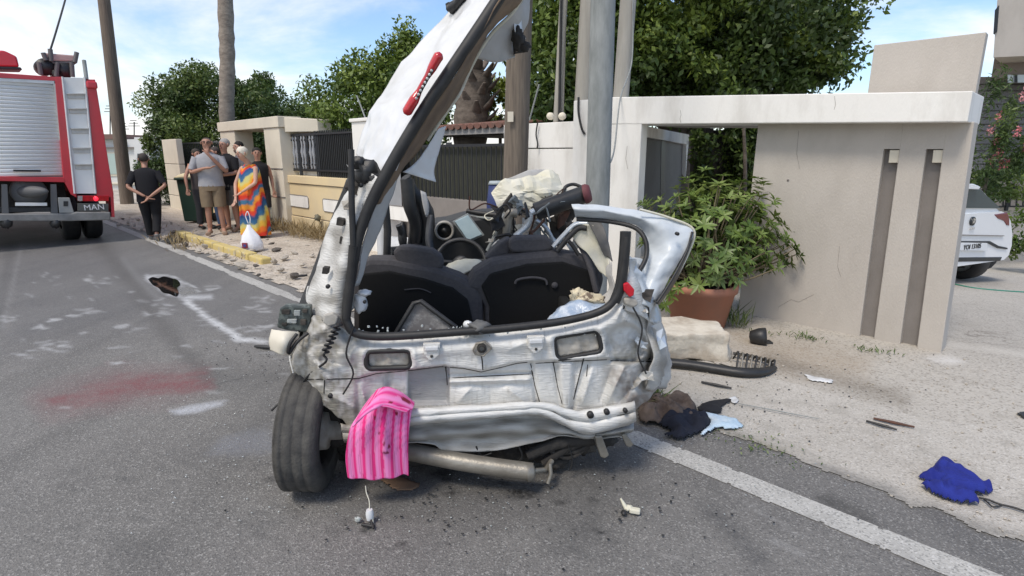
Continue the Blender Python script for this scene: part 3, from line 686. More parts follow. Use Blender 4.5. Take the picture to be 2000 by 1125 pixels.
# inner porch wall with dark door pair, seen obliquely
A0 = hit(1247, 300, NP(FN + .15)); dv = Vector((math.sin(math.radians(24.7)), math.cos(math.radians(24.7)), 0)); pn = Vector((-dv.y, dv.x, 0))
ipl = (pn.normalized(), A0.dot(pn))
slab('inner_wall', [(1246, 243), (1356, 265), (1356, 276), (1342, 282), (1256, 266), (1250, 268)], ipl, .15, M['wall_w'], gate)
slab('door_post', [(1341, 276), (1356, 270), (1352, 470), (1336, 470)], ipl, .10, M['wall_w'], gate)
door = slab('door_leaf', [(1256, 268), (1296, 275), (1292, 470), (1246, 470)], (ipl[0], ipl[1] + .05), .04, mat('dark_grey_door', (0.085, 0.08, 0.08), .6, col2=(.12, .11, .11), scale=3), gate)
slab('door_leaf', [(1298, 276), (1341, 283), (1336, 470), (1294, 470)], (ipl[0], ipl[1] + .065), .04, MATS['dark_grey_door'], gate)
slab('door_frame', [(1292, 274), (1300, 276), (1296, 470), (1288, 470)], (ipl[0], ipl[1] + .045), .05, M['iron'], gate)
m = MB(); p = hit(1384, 253, NP(FN + .9)); m.box(p + Vector((0, 0, -.01)), (.09, .09, .05)); m.build('ceiling_lamp', M['iron'], gate)
# tall beige panel standing up behind the slab
pn_ = FN + .75
q = [hit(x, y, NP(pn_)) for x, y in ((1708, 85), (1926, 66), (1908, 200), (1696, 200))]
zc = (q[0].z + q[1].z) / 2; q[0].z = q[1].z = zc; q[2] = Vector((q[1].x, q[1].y, zt - .1)); q[3] = Vector((q[0].x, q[0].y, zt - .1))
m = MB(); m.prism(q, NN * .13); m.build('parapet_panel', M['wall_b'], gate, bevel=.005)

for pl__, r_ in ((NP(FN - .001), [[(1329, 215), (1330, 224), (1328, 232), (1330, 240)], [(1225, 285), (1222, 310), (1226, 330)], [(1630, 188), (1632, 205), (1629, 214)]]), (NP(WN - .001), [[(1560, 255), (1556, 300), (1562, 330)], [(1520, 600), (1545, 585), (1560, 590), (1590, 575)], [(1640, 480), (1636, 520), (1642, 540)], [(1800, 420), (1796, 450)]])):
    for c_ in r_: m = MB(); m.tube([hit(x, y, pl__) for x, y in c_], .0016, 4); m.build('crack', mat('crack_grey', (.26, .235, .21), .9), gate)  # thin grey tubes drawn as hairline cracks
m = MB(); m.lathe(hit(1539, 352, NP(WN - .003)), NN, [(0, 0), (.012, 0), (.012, .006)], 8); m.build('wall_plug', M['wall_g'], gate)
# low white boundary wall left of the porch
lw = thing('low_wall', 'low white rendered boundary wall with a grooved cap between wooden pole and porch', 'wall', R(3.4, 5.95, 0))
s0, s1 = hit(985, 300, NP(5.95)).dot(D), hit(1122, 300, NP(5.95)).dot(D); z1 = hit(1060, 240, NP(5.95)).z; z2 = hit(1060, 290, NP(5.95)).z
m = MB(); m.prism([R(s0, 5.95, -.1), R(s1, 5.95, -.1), R(s1, 5.95, z2 - .006), R(s0, 5.95, z2 - .006)], NN * .25); m.build('wall', M['wall_w'], lw, bevel=.006)
m = MB(); m.prism([R(s0, 5.94, z2 + .006), R(s1, 5.94, z2 + .006), R(s1, 5.94, z1), R(s0, 5.94, z1)], NN * .27); m.build('wall_cap', M['wall_w'], lw, bevel=.008)
# white flood-lamp like fittings on top
for x in (1075, 1098):
    p = hit(x, 227, NP(6.05)); o = one('blob', p, (.055, .05, .05), .1, 2, x).build('round_lamp', M['cream'], None); 
    tag(o, 'small round white lamp lying on the low wall ' + ('beside the conduit pipe' if x == 1075 else 'right of the conduit pipe'), 'lamp', 'round lamps on the low wall')
p = hit(1034, 235, NP(6.0)); q_ = hit(1053, 165, NP(6.0))
o = one('tube', [p, q_], .012, 6).build('thin_rod', M['galv']); tag(o, 'thin grey metal rod leaning up from the low wall right of the wooden pole', 'rod')
p = hit(716, 237, NP(5.2)); q_ = hit(697, 187, NP(5.2))
o = one('tube', [p, q_], .014, 6).build('thin_rod', M['galv']); tag(o, 'thin pale rod leaning up from the white pillar behind the torn car roof', 'rod')

# ================================================================== MIDDLE: DARK FENCE, PERGOLA, PALM STUMP
mf = thing('mesh_fence', 'dark green mesh fence on a low grey wall seen through the wrecked car', 'fence', R(4.6, 5.4, 0))
n_ = 5.5; sa, sb = hit(735, 400, NP(n_)).dot(D), hit(992, 400, NP(n_)).dot(D); zl = hit(870, 388, NP(n_)).z; zh = hit(900, 284, NP(n_)).z
m = MB(); m.prism([R(sa, n_, -.1), R(sb, n_, -.1), R(sb, n_, zl), R(sa, n_, zl)], NN * .2); m.build('low_wall', M['wall_g'], mf, bevel=.006)
m = MB(); m.prism([R(sa, n_ + .14, zl), R(sb, n_ + .14, zl), R(sb, n_ + .14, zh), R(sa, n_ + .14, zh)], NN * .02); m.build('screen_mesh', mat('dark_screen_mesh', (.030, .034, .026), .9, col2=(.06, .06, .045), scale=14, stretch=(4, 4, .6)), mf)
k = 0; s = sb
while s < sa:
    m = MB(); m.tube([R(s, n_ + .08, zl), R(s, n_ + .08, zh)], .011, 5); m.build('bar', M['iron'], mf); s += .105
m = MB(); m.box(R((sa + sb) / 2, n_ + .08, zh), (abs(sa - sb), .035, .04), (D, NN, Vector((0, 0, 1)))); m.build('rail', M['iron'], mf)
pg = thing('pergola', 'small tiled pergola roof with pale beam above the dark mesh fence', 'pergola', hit(900, 400, YP(9.5)) * Vector((1, 1, 0)) if False else Vector((hit(900, 400, YP(9.5)).x, 9.5, 0)))
n2 = 6.35; b0, b1 = hit(852, 258, NP(n2)), hit(992, 258, NP(n2)); zb_ = hit(930, 262, NP(n2)).z; zt_ = hit(930, 249, NP(n2)).z
m = MB(); m.prism([R(b0.dot(D), n2, zb_), R(b1.dot(D) - .4, n2, zb_), R(b1.dot(D) - .4, n2, zt_), R(b0.dot(D), n2, zt_)], NN * .12); m.build('beam', mat('weathered_beam', (.30, .29, .28), .8), pg)
m = MB(); m.prism([R(b0.dot(D), n2 + .12, zb_ - .02), R(b1.dot(D) - .4, n2 + .12, zb_ - .02), R(b1.dot(D) - .4, n2 + .12, zt_ - .04), R(b0.dot(D), n2 + .12, zt_ - .04)], NN * 1.8); m.build('roof_board', mat('dark_roof_board', (.06, .055, .05), .9), pg)
TILE = mat('red_brown_roof_tile', (.22, .10, .075), .85, col2=(.16, .10, .08), scale=8)
ns = int(abs(b0.dot(D) - b1.dot(D) + .4) / .17); 
for i in range(ns):
    s = b1.dot(D) - .35 + i * .17; m = MB(); m.tube([R(s, n2 - .05, zt_ + .02), R(s, n2 + 1.8, zt_ + .20)], .075, 8, flat=.6); m.build('roof_tile', TILE, pg)
for s in (b0.dot(D) - .1, b1.dot(D) - .2):
    m = MB(); m.box(R(s, n2 + .2, .9), (.1, .1, 1.9)); m.build('post', MATS['weathered_beam'], pg)
# palm with a broken crown, standing between fence and pergola
st_ = thing('palm_stump', 'thick brown palm trunk with ragged cut fronds just left of the wooden pole', 'palm', Vector((hit(920, 420, YP(10.7)).x, 10.7, 0)))
SY = 10.7; bx = hit(920, 400, YP(SY)); tx = hit(928, 140, YP(SY))
m = MB(); pts = cr([Vector((bx.x - .02, SY, -.6)), Vector((bx.x, SY, 1.0)), Vector((bx.x, SY, 1.9)), Vector((tx.x, SY, tx.z))], 12)
m.tube(pts, [.31 * (1 + .06 * math.sin(i * 2.1)) for i in range(len(pts))], 14); m.build('trunk', M['bark'], st_)
for i in range(26):
    t = i / 26; z = tx.z - .95 + 1.0 * t; a = i * 2.4; c_ = Vector((tx.x, SY, z)); dr = Vector((math.cos(a), math.sin(a), .55)).normalized()
    m = MB(); m.tube([c_ + dr * .2, c_ + dr * .36 + Vector((0, 0, .03)), c_ + dr * (.46 + .1 * random.random()) + Vector((0, 0, .1))], [.11, .09, .03], 6, flat=.4); m.build('frond_stub', M['bark'], st_)
bs = thing('blue_barrel', 'blue plastic drum standing behind the wreck next to the mesh fence', 'drum', hit(968, 440, YP(7.1)) * 1.0)
p = hit(972, 384, YP(7.1)); m = MB(); m.lathe(Vector((p.x, 7.1, .2)), (0, 0, 1), [(0, 0), (.13, 0), (.14, .3), (.13, .5), (.14, .55), (.14, p.z - .3), (.11, p.z - .05), (0, p.z - .05)], 18)
m.build('drum', mat('blue_drum_plastic', (.015, .03, .12), .5), bs); m = MB(); m.lathe(Vector((p.x, 7.1, p.z + .151)), (0, 0, 1), [(0, .045), (.10, .04), (.12, 0), (0, 0)], 18); m.build('lid', mat('drum_lid', (.35, .40, .42), .5), bs)

# ================================================================== LEFT: YELLOW GARDEN WALL, FENCE, PORTICO
yw = thing('garden_wall', 'pale yellow garden wall with white oblong inset panels behind the dry weeds', 'wall', R(11.5, 5.1, 0))
n_ = 5.12; s0 = hit(546, 400, NP(n_)).dot(D); s1 = hit(740, 400, NP(n_)).dot(D); zt1 = hit(560, 342, NP(n_)).z; zc_ = hit(560, 357, NP(n_)).z
zg = hit(600, 425, NP(n_)).z
def yq(za, zb, n, d, name, mt, sa=s0, sb=s1, bev=.008):
    m = MB(); m.prism([R(sa, n, za), R(sb, n, za), R(sb, n, zb), R(sa, n, zb)], NN * d); return m.build(name, mt, yw, bevel=bev)
yq(-.1, zg - .01, n_ - .02, .25, 'plinth', M['wall_y']); yq(zg + .01, zc_ - .008, n_, .22, 'wall', M['wall_y']); yq(zc_ + .008, zt1, n_ - .03, .3, 'wall_cap', M['wall_y'])
yq(zg - .011, zg + .011, n_ + .012, .2, 'groove', M['wall_g'], bev=0); yq(zc_ - .009, zc_ + .009, n_ + .012, .2, 'groove', M['wall_g'], bev=0)
for x0, x1, ya, yb in ((556, 603, 378, 400), (632, 700, 388, 412), (740, 800, 398, 425)):
    pts = []; P0, P1 = hit(x0, (ya + yb) / 2, NP(n_)), hit(x1, (ya + yb) / 2, NP(n_)); sa_, sb_ = P0.dot(D), P1.dot(D); za, zb = hit(x0, ya, NP(n_)).z, hit(x0, yb, NP(n_)).z
    r = .05
    for cs, cz, a0 in ((sa_ - r, za - r, 0), (sb_ + r, za - r, 90), (sb_ + r, zb + r, 180), (sa_ - r, zb + r, 270)):
        for k in range(5):
            t = math.radians(a0 + 22.5 * k); pts.append(R(cs + r * math.cos(t) * (1), n_ - .012, cz + r * math.sin(t)))
    m = MB(); m.prism(pts, NN * .02); m.build('inset_panel', M['wall_w'], yw, bevel=.004)
    m = MB(); m.tube(pts + [pts[0]], .008, 5); m.build('inset_rim', M['wall_g'], yw)
# ornate iron fence with grey balusters
of = thing('iron_fence', 'ornate dark iron fence with paired grey balusters on top of the yellow wall', 'fence', R(12, 5.2, 0))
nf = 5.25; f0, f1 = hit(553, 300, NP(nf)).dot(D), hit(622, 300, NP(nf)).dot(D); zf1 = hit(556, 263, NP(nf)).z; zf0 = hit(556, 331, NP(nf)).z
for z, h in ((zf1 - .02, .05), (zf1 - .12, .03), (zf0 + .12, .03), (zf0 + .01, .05)):
    m = MB(); m.box(R((f0 + f1) / 2, nf, z), (abs(f0 - f1), .04, h), (D, NN, Vector((0, 0, 1)))); m.build('rail', M['iron'], of)
GB = mat('grey_painted_baluster', (.30, .31, .33), .6)
nb = 13
for i in range(nb):
    s = f1 + (f0 - f1) * (i + .5) / nb; zz0, zz1 = zf0 + .03, zf1 - .04; h = zz1 - zz0
    m = MB(); m.tube([R(s, nf, zz0 + h * t) for t in (0, .12, .3, .5, .7, .88, 1)], [.018, .03, .02, .045, .02, .03, .018], 6); m.build('baluster', GB if i % 3 else M['iron'], of)
for s in (f0, (f0 + f1) / 2, f1):
    m = MB(); m.box(R(s, nf, (zf0 + zf1) / 2 - .1), (.05, .05, zf1 - zf0 + .2)); m.build('post', M['iron'], of)
m = MB(); m.prism([R(f0, nf + .1, zt1 - .05), R(f1, nf + .1, zt1 - .05), R(f1, nf + .1, zf0 + .02), R(f0, nf + .1, zf0 + .02)], NN * .1); m.build('base_wall', M['wall_w'], of)
dm = thing('screened_fence', 'black mesh-screened fence panel above the yellow wall beside the white pillar', 'fence', R(9.6, 5.2, 0))
g0, g1 = hit(619, 300, NP(nf)).dot(D), hit(694, 300, NP(nf)).dot(D); zq1 = hit(650, 258, NP(nf)).z
m = MB(); m.prism([R(g0, nf, zt1 + .01), R(g1, nf, zt1 + .01), R(g1, nf, zq1), R(g0, nf, zq1)], NN * .03); m.build('screen_mesh', MATS['dark_screen_mesh'], dm)
for i in range(22):
    s = g0 + (g1 - g0) * i / 21; m = MB(); m.tube([R(s, nf - .02, zt1), R(s, nf - .02, zq1 + .04)], .012, 5); m.build('bar', M['iron'], dm)
for z in (zq1 - .02, zt1 + .12): 
    m = MB(); m.box(R((g0 + g1) / 2, nf - .03, z), (abs(g0 - g1), .03, .035), (D, NN, Vector((0, 0, 1)))); m.build('rail', M['iron'], dm)
wp = thing('white_pillar', 'plain white pillar at the right end of the yellow wall, half behind the torn car roof', 'pillar', R(8.2, 5.2, 0))
h0, h1 = hit(690, 300, NP(5.05)).dot(D), hit(745, 300, NP(5.05)).dot(D); zp = hit(700, 238, NP(5.05)).z
m = MB(); m.prism([R(h0, 5.05, -.05), R(h1, 5.05, -.05), R(h1, 5.05, zp), R(h0, 5.05, zp)], NN * .35); m.build('shaft', M['wall_w'], wp, bevel=.01)
m = MB(); m.box(R((h0 + h1) / 2, 5.225, zp + .03), (abs(h0 - h1) + .06, .41, .055), (D, NN, Vector((0, 0, 1)))); m.build('cap', M['wall_w'], wp, bevel=.01)
# entrance portico
po = thing('entrance_portico', 'cream garden portico with a shaded doorway behind the standing group', 'portico', R(14.5, 5.2, 0))
n_ = 5.0; e = [hit(x, 300, NP(n_)).dot(D) for x in (434, 462, 519, 549)]; zt_ = hit(548, 226, NP(n_)).z; zl_ = hit(530, 250, NP(n_)).z
for a, b in ((e[0], e[1]), (e[2], e[3])):
    m = MB(); m.prism([R(a, n_, -.05), R(b, n_, -.05), R(b, n_, zl_ + .002), R(a, n_, zl_ + .002)], NN * .42); m.build('column', M['cream'], po, bevel=.012)
m = MB(); m.prism([R(e[0] + .05, n_ - .03, zl_ + .004), R(e[3] - .05, n_ - .03, zl_ + .004), R(e[3] - .05, n_ - .03, zt_), R(e[0] + .05, n_ - .03, zt_)], NN * .5); m.build('lintel', M['cream'], po, bevel=.012)
xb = hit(620, 240, NP(n_ + .5)).dot(D)
m = MB(); m.prism([R(e[3] - .04, n_ + .10, zf1 + .04), R(xb, n_ + .5, zf1 + .04), R(xb, n_ + .5, hit(615, 233, NP(n_ + .5)).z), R(e[3] - .04, n_ + .10, zt_ - .02)], NN * .3); m.build('side_wall', M['cream'], po, bevel=.012)
m = MB(); m.prism([R(e[0], n_ + 1.1, -.05), R(e[3], n_ + 1.1, -.05), R(e[3], n_ + 1.1, zl_ + .1), R(e[0], n_ + 1.1, zl_ + .1)], NN * .1); m.build('back_wall', M['wall_b'], po)
m = MB(); m.prism([R(e[0], n_ + .48, zl_ + .02), R(e[3], n_ + .48, zl_ + .02), R(e[3], n_ + .48, zl_ + .12), R(e[0], n_ + .48, zl_ + .12)], NN * .62); m.build('roof_slab', M['cream'], po)
for f_ in (.35, .62): 
    z = zl_ * f_; m = MB(); m.box(R((e[2] + e[3]) / 2, n_ - .004, z), (abs(e[2] - e[3]) + .004, .02, .02), (D, NN, Vector((0, 0, 1)))); m.build('groove', M['wall_g'], po)
fp = thing('gate_pillar', 'slim cream gate pillar with grooves standing left of the green wheelie bin', 'pillar', R(17, 4.75, 0))
n_ = 4.75; h0, h1 = hit(326, 350, NP(n_)).dot(D), hit(353, 350, NP(n_)).dot(D); zp = hit(338, 271, NP(n_)).z
zs = [-.05, zp * .22, zp * .44, zp * .66, zp]
for i in range(4):
    m = MB(); m.prism([R(h0, n_, zs[i] + .008), R(h1, n_, zs[i] + .008), R(h1, n_, zs[i + 1] - .008), R(h0, n_, zs[i + 1] - .008)], NN * .16); m.build('block', M['cream'], fp, bevel=.012)
m = MB(); m.prism([R(h0 - .02, n_ + .015, 0), R(h1 + .02, n_ + .015, 0), R(h1 + .02, n_ + .015, zp - .02), R(h0 - .02, n_ + .015, zp - .02)], NN * .13); m.build('core', M['wall_g'], fp)
lf = thing('garden_fence', 'dark vertical-bar garden fence between the slim pillar and the portico', 'fence', R(15.5, 5.0, 0))
n_ = 5.05; g0, g1 = hit(350, 300, NP(n_)).dot(D), hit(436, 300, NP(n_)).dot(D); za, zb = hit(370, 278, NP(n_)).z, hit(370, 345, NP(n_)).z
m = MB(); m.prism([R(g0, n_, -.05), R(g1, n_, -.05), R(g1, n_, zb), R(g0, n_, zb)], NN * .2); m.build('base_wall', M['wall_y'], lf)
for i in range(26):
    s = g0 + (g1 - g0) * i / 25; m = MB(); m.tube([R(s, n_ + .05, zb), R(s, n_ + .05, za)], .014, 5); m.build('bar', M['iron'], lf)
for z in (za - .02, zb + .08):
    m = MB(); m.box(R((g0 + g1) / 2, n_ + .05, z), (abs(g0 - g1), .035, .04), (D, NN, Vector((0, 0, 1)))); m.build('rail', M['iron'], lf)

# far white house and long wall at the end of the road
fh = thing('white_house', 'far white house with a low flat roof and pale green shutter beyond the fire engine', 'house', hit(255, 330, YP(34)) * Vector((1, 1, 0)))
WHT = mat('far_white_wall', (.72, .72, .70), .9, col2=(.62, .62, .60), scale=.4)
FY = YP(34)
slab('wall', [(120, 272), (290, 272), (290, 420), (120, 420)], FY, 7, WHT, fh)
slab('roof', [(110, 262), (232, 262), (232, 271.5), (110, 271.5)], YP(33.6), 8, mat('far_roof_edge', (.20, .12, .10), .9), fh)
wnd = slab('shutter', [(206, 300), (240, 300), (242, 340), (208, 340)], YP(33.93), .1, mat('pale_green_shutter', (.42, .52, .48), .7), fh)
slab('frame', [(202, 296), (244, 296), (246, 344), (204, 344)], YP(33.95), .1, M['cream'], fh)
slab('bay_wall', [(262, 268), (292, 268), (292, 400), (262, 400)], YP(32.5), 1.4, WHT, fh)
slab('ledge', [(120, 287), (262, 287), (262, 290), (120, 290)], YP(33.8), .25, M['wall_g'], fh)
slab('window', [(268, 300), (282, 300), (282, 325), (268, 325)], YP(32.47), .1, M['glass'], fh)
fw = thing('far_wall', 'long low white garden wall at the foot of the leaning wooden pole', 'wall', hit(250, 380, YP(26)) * Vector((1, 1, 0)))
slab('wall', [(190, 360), (300, 362), (300, 420), (190, 420)], YP(26), .3, WHT, fw); slab('wall_cap', [(188, 356), (302, 358), (302, 361.5), (188, 359.5)], YP(25.9), .4, M['cream'], fw)
for x, y0, y1 in ((215, 265, 210), (262, 266, 238), (241, 262, 244)):
    o = one('tube', [hit(x, y0, YP(35)), hit(x, y1, YP(35))], .035, 5); a = hit(x, y1 + 8, YP(35))
    for k in range(3): o.tube([a + Vector((-.35 + .08 * k, 0, .16 * k)), a + Vector((.35 - .08 * k, 0, .16 * k))], .02, 4)
    ob = o.build('roof_antenna', M['iron']); tag(ob, {215: 'tall thin roof aerial nearest the fire engine', 262: 'roof aerial on the far house right of the leaning pole', 241: 'short roof aerial beside the leaning wooden pole'}[x], 'aerial', 'roof aerials')

# house behind the parked car
hb = thing('modern_house', 'modern beige house with overhanging upper floor and grey boarded wall behind the white car', 'house', hit(1975, 420, YP(15)) * Vector((1, 1, 0)))
def slabv(name, pxs, pl, depth, mt, parent=None):
    m = MB(); m.prism([hit(x, y, pl) for x, y in pxs], Vector((1.05, 1, 0)) * depth); return m.build(name, mt, parent)
HY = YP(14.5)
slabv('upper_floor', [(1952, -60), (2300, -60), (2300, 96), (1940, 112)], HY, 5, M['wall_b'], hb)
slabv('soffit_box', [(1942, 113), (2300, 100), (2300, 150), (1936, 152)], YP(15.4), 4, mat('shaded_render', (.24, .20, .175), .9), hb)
slabv('balcony_post', [(1943, 20), (1951, 10), (1947, 62), (1940, 66)], YP(14.45), .1, M['iron'], hb)
BRD = mat('grey_cladding_board', (.17, .165, .17), .7, col2=(.13, .125, .13), scale=3)
for i in range(15):
    y = 152 + i * 13
    slabv('board', [(1900, y + 1), (2300, y + 1), (2300, y + 11.5), (1900, y + 11.5)], YP(16), .08, BRD, hb)
slabv('wall', [(1900, 150), (2300, 150), (2300, 430), (1900, 430)], YP(16.06), .2, M['wall_g'], hb)
slabv('window', [(1968, 146), (2200, 146), (2200, 161), (1968, 161)], YP(15.35), .1, mat('bright_window_glass', (.55, .62, .66), .1), hb)
slabv('window_frame', [(1982, 146), (1987, 146), (1987, 161), (1982, 161)], YP(15.32), .05, M['iron'], hb)
slabv('door', [(1942, 284), (1960, 284), (1960, 330), (1942, 330)], YP(15.9), .06, M['iron'], hb)
rl = thing('railing', 'black metal railing on a low beige wall to the right of the white car', 'railing', hit(1985, 420, YP(12)) * Vector((1, 1, 0)))
for y in (366, 402): slab('rail', [(1950, y), (2300, y - 2), (2300, y + 1), (1950, y + 3)], YP(12), .04, M['iron'], rl)
for i in range(24): slab('bar', [(1960 + 13 * i, 366), (1962.4 + 13 * i, 366), (1961 + 13 * i, 402), (1958.6 + 13 * i, 402)], YP(12.01), .02, M['iron'], rl)
slab('post', [(1972, 358), (1977, 358), (1969, 412), (1964, 412)], YP(11.98), .05, M['iron'], rl)
slab('base_wall', [(1900, 404), (2300, 404), (2300, 520), (1900, 520)], YP(12.1), .3, M['wall_b'], rl)

# ================================================================== TREES
def tree(name, label, cen, rad, n, size, lm, seed, tr=None, tm=None, cat='tree', group=None, **k):
    t = thing(name, label, cat, Vector((cen[0], cen[1], 0)), group)
    leaves('crown', cen, rad, n, size, LM[lm], t, seed=seed, **k)['kind'] = 'stuff'
    if tr: trunk('trunk', [(tr[0][0][0], tr[0][0][1], tr[0][0][2] - .75)] + list(tr[0][1:]), tr[1], M[tm or 'bark'], t, tr[2] if len(tr) > 2 else ())
    return t
YT = 10.5
c0 = hit(1400, 20, YP(YT)); x0 = hit(1330, 100, YP(YT)).x
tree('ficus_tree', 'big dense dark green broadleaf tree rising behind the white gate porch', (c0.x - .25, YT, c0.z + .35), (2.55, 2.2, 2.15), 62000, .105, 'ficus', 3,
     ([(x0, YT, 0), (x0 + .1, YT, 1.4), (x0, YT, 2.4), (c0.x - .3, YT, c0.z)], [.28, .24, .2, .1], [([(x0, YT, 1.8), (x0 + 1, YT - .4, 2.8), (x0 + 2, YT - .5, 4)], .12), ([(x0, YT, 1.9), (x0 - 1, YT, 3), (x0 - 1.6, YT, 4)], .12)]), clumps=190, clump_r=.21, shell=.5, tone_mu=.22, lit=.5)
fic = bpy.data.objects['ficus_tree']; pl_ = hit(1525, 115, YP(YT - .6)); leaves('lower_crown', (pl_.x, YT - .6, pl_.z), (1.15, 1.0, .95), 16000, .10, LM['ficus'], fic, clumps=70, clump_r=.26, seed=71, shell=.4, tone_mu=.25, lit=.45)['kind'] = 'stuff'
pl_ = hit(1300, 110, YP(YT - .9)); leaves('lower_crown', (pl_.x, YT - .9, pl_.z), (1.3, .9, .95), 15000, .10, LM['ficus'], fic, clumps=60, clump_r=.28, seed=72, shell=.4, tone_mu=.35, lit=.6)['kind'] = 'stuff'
c1 = hit(1120, 150, YP(9.6))
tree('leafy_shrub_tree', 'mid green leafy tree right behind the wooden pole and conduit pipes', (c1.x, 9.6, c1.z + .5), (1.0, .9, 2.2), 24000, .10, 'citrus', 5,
     ([(c1.x, 9.6, 0), (c1.x, 9.6, 1.5), (c1.x + .1, 9.6, 3)], [.12, .1, .05]), clumps=60, clump_r=.3, tone_mu=.25, lit=.4)
c2 = hit(940, 205, YP(9.3))
tree('lime_shrub', 'bright yellow-green shrub behind the broken palm and above the tiled pergola', (c2.x + .25, 11.6, c2.z + .15), (.85, .5, .55), 3200, .10, 'lime', 6,
     ([(c2.x + .25, 11.6, 0), (c2.x + .25, 11.6, c2.z)], [.05, .03]), clumps=26, clump_r=.34, tone_mu=.4)
c3 = hit(720, 215, YP(13))
tree('citrus_tree', 'loose citrus-like tree behind the screened fence, just left of the torn car roof', (c3.x + .1, 13, c3.z - .1), (1.4, 1.2, 1.25), 22000, .095, 'citrus', 8,
     ([(c3.x, 13, 0), (c3.x, 13, 1.4), (c3.x + .1, 13, c3.z)], [.12, .1, .06], [([(c3.x, 13, 1.5), (c3.x - .7, 13, 2.6)], .05)]), clumps=46, clump_r=.3, tone_mu=.3, lit=.4)
c3b = hit(775, 150, YP(12.6))
tree('citrus_tree', 'upright citrus-like treetop half hidden by the white torn car roof', (c3b.x + .35, 12.6, c3b.z - .5), (.8, .8, 1.3), 11000, .095, 'citrus', 9,
     ([(c3b.x + .3, 12.6, 0), (c3b.x + .35, 12.6, c3b.z - .6)], [.09, .05]), clumps=26, clump_r=.32, tone_mu=.3, lit=.4)
c4 = hit(440, 240, YP(19))
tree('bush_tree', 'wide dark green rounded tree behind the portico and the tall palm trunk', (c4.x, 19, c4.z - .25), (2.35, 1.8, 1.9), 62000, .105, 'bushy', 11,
     ([(c4.x, 19, 0), (c4.x, 19, 1.6), (c4.x, 19, c4.z)], [.2, .16, .1]), clumps=70, clump_r=.26, tone_mu=.3, lit=.3)
c5 = hit(330, 290, YP(18.5))
tree('bush_tree', 'lower dark green bush hanging over the wall left of the gate pillar', (c5.x + .1, 18.5, c5.z - .5), (1.05, .9, 1.6), 24000, .10, 'bushy', 12, None, clumps=36, clump_r=.3, tone_mu=.3, lit=.35)
c6 = hit(570, 232, YP(17))
tree('bush_tree', 'small rounded green treetop showing above the right end of the portico', (c6.x - .2, 17, c6.z - .5), (1.0, .8, .95), 15000, .10, 'bushy', 13, ([(c6.x, 17, 0), (c6.x - .2, 17, c6.z)], [.1, .06]), clumps=24, clump_r=.34, tone_mu=.34)
c7 = hit(1425, 315, YP(8.3))
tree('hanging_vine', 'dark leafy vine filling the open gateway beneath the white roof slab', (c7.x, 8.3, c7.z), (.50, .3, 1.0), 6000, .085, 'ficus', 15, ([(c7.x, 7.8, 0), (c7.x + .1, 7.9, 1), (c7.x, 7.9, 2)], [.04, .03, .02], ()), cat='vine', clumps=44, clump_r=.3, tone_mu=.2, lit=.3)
o = slab('gateway_shade_sheet', [(1352, 255), (1500, 252), (1480, 470), (1346, 470)], YP(8.6), .06, mat('gateway_shade_black', (.02, .02, .018), .9)); tag(o, 'dark sheet standing for the shade deep inside the gateway behind the leafy vine', 'panel')  # near-black sheet puts the gateway's deep shade into its colour
c8 = hit(1945, 255, YP(11))
t = tree('oleander', 'pink flowering oleander standing behind the right end of the porch', (c8.x + .05, 11, c8.z - .1), (.5, .5, 1.0), 3200, .10, 'bushy', 17, ([(c8.x, 11, -.3), (c8.x, 11, 1.2)], [.05, .03]), cat='shrub', clumps=26, clump_r=.36, elong=4, tone_mu=.3)
leaves('blossom', (c8.x + .1, 10.75, c8.z + .05), (.42, .35, .75), 520, .045, LM['pink'], t, clumps=15, clump_r=.16, seed=19, shell=.7, elong=1.2)['kind'] = 'stuff'
c9 = hit(1965, 348, YP(11.4))
tree('clipped_hedge', 'mid green hedge above the black railing behind the white car', (c9.x + .4, 11.5, c9.z - .1), (1.3, .4, .36), 4200, .075, 'citrus', 21, None, cat='hedge', clumps=40, clump_r=.3, tone_mu=.38)
c10 = hit(1995, 460, YP(10.5))
tree('garden_shrub', 'yellowish green shrub on the kerb just right of the white car', (c10.x + .15, 10.5, c10.z), (.38, .35, .5), 1500, .08, 'citrus', 23, None, cat='shrub', clumps=16, clump_r=.4, tone_mu=.4)

# tall palm trunk on the left
pb = hit(441, 240, YP(16)); tp = thing('palm_tree', 'tall bare grey palm trunk rising behind the portico out of the picture', 'palm', Vector((pb.x, 16, 0)))
pq = [hit(444, y, YP(16)) for y in (240, 120)] + [hit(440, 0, YP(16))]
pts = cr([Vector((pq[0].x, 16, -.1)), pq[0], pq[1], pq[2], pq[2] + (pq[2] - pq[1]) * 2.6], 14)
m = MB(); m.tube(pts, [.185 * (1 + .05 * math.sin(i * 1.3) + .04 * random.random()) for i in range(len(pts))], 14); m.build('trunk', M['barkpale'], tp)
tpz = pts[-1]
for i in range(18):
    a = i * 2.399; dr = Vector((math.cos(a), math.sin(a), 0)); up = .9 - .09 * i
    sp = [tpz, tpz + dr * .8 + Vector((0, 0, .6 * up + .3)), tpz + dr * 1.7 + Vector((0, 0, .5 * up)), tpz + dr * 2.3 + Vector((0, 0, up * .2 - .8))]
    sp = cr(sp, 6); qd = []
    for k in range(1, len(sp) - 1):
        tdir = (sp[k + 1] - sp[k - 1]).normalized(); sdv = tdir.cross(Vector((0, 0, 1))).normalized()
        for sg in (-1, 1):
            for j in range(2):
                b0_ = sp[k] + tdir * .05 * j; tip = b0_ + sdv * sg * .5 + tdir * .25 - Vector((0, 0, .15)); 
                qd.append([b0_, b0_ + tdir * .03 + sdv * sg * .2, tip, b0_ - tdir * .03 + sdv * sg * .2])
    fr = quads('frond', np.array([[list(p) for p in q] for q in qd]), np.random.rand(len(qd)), LM['bushy'], tp)

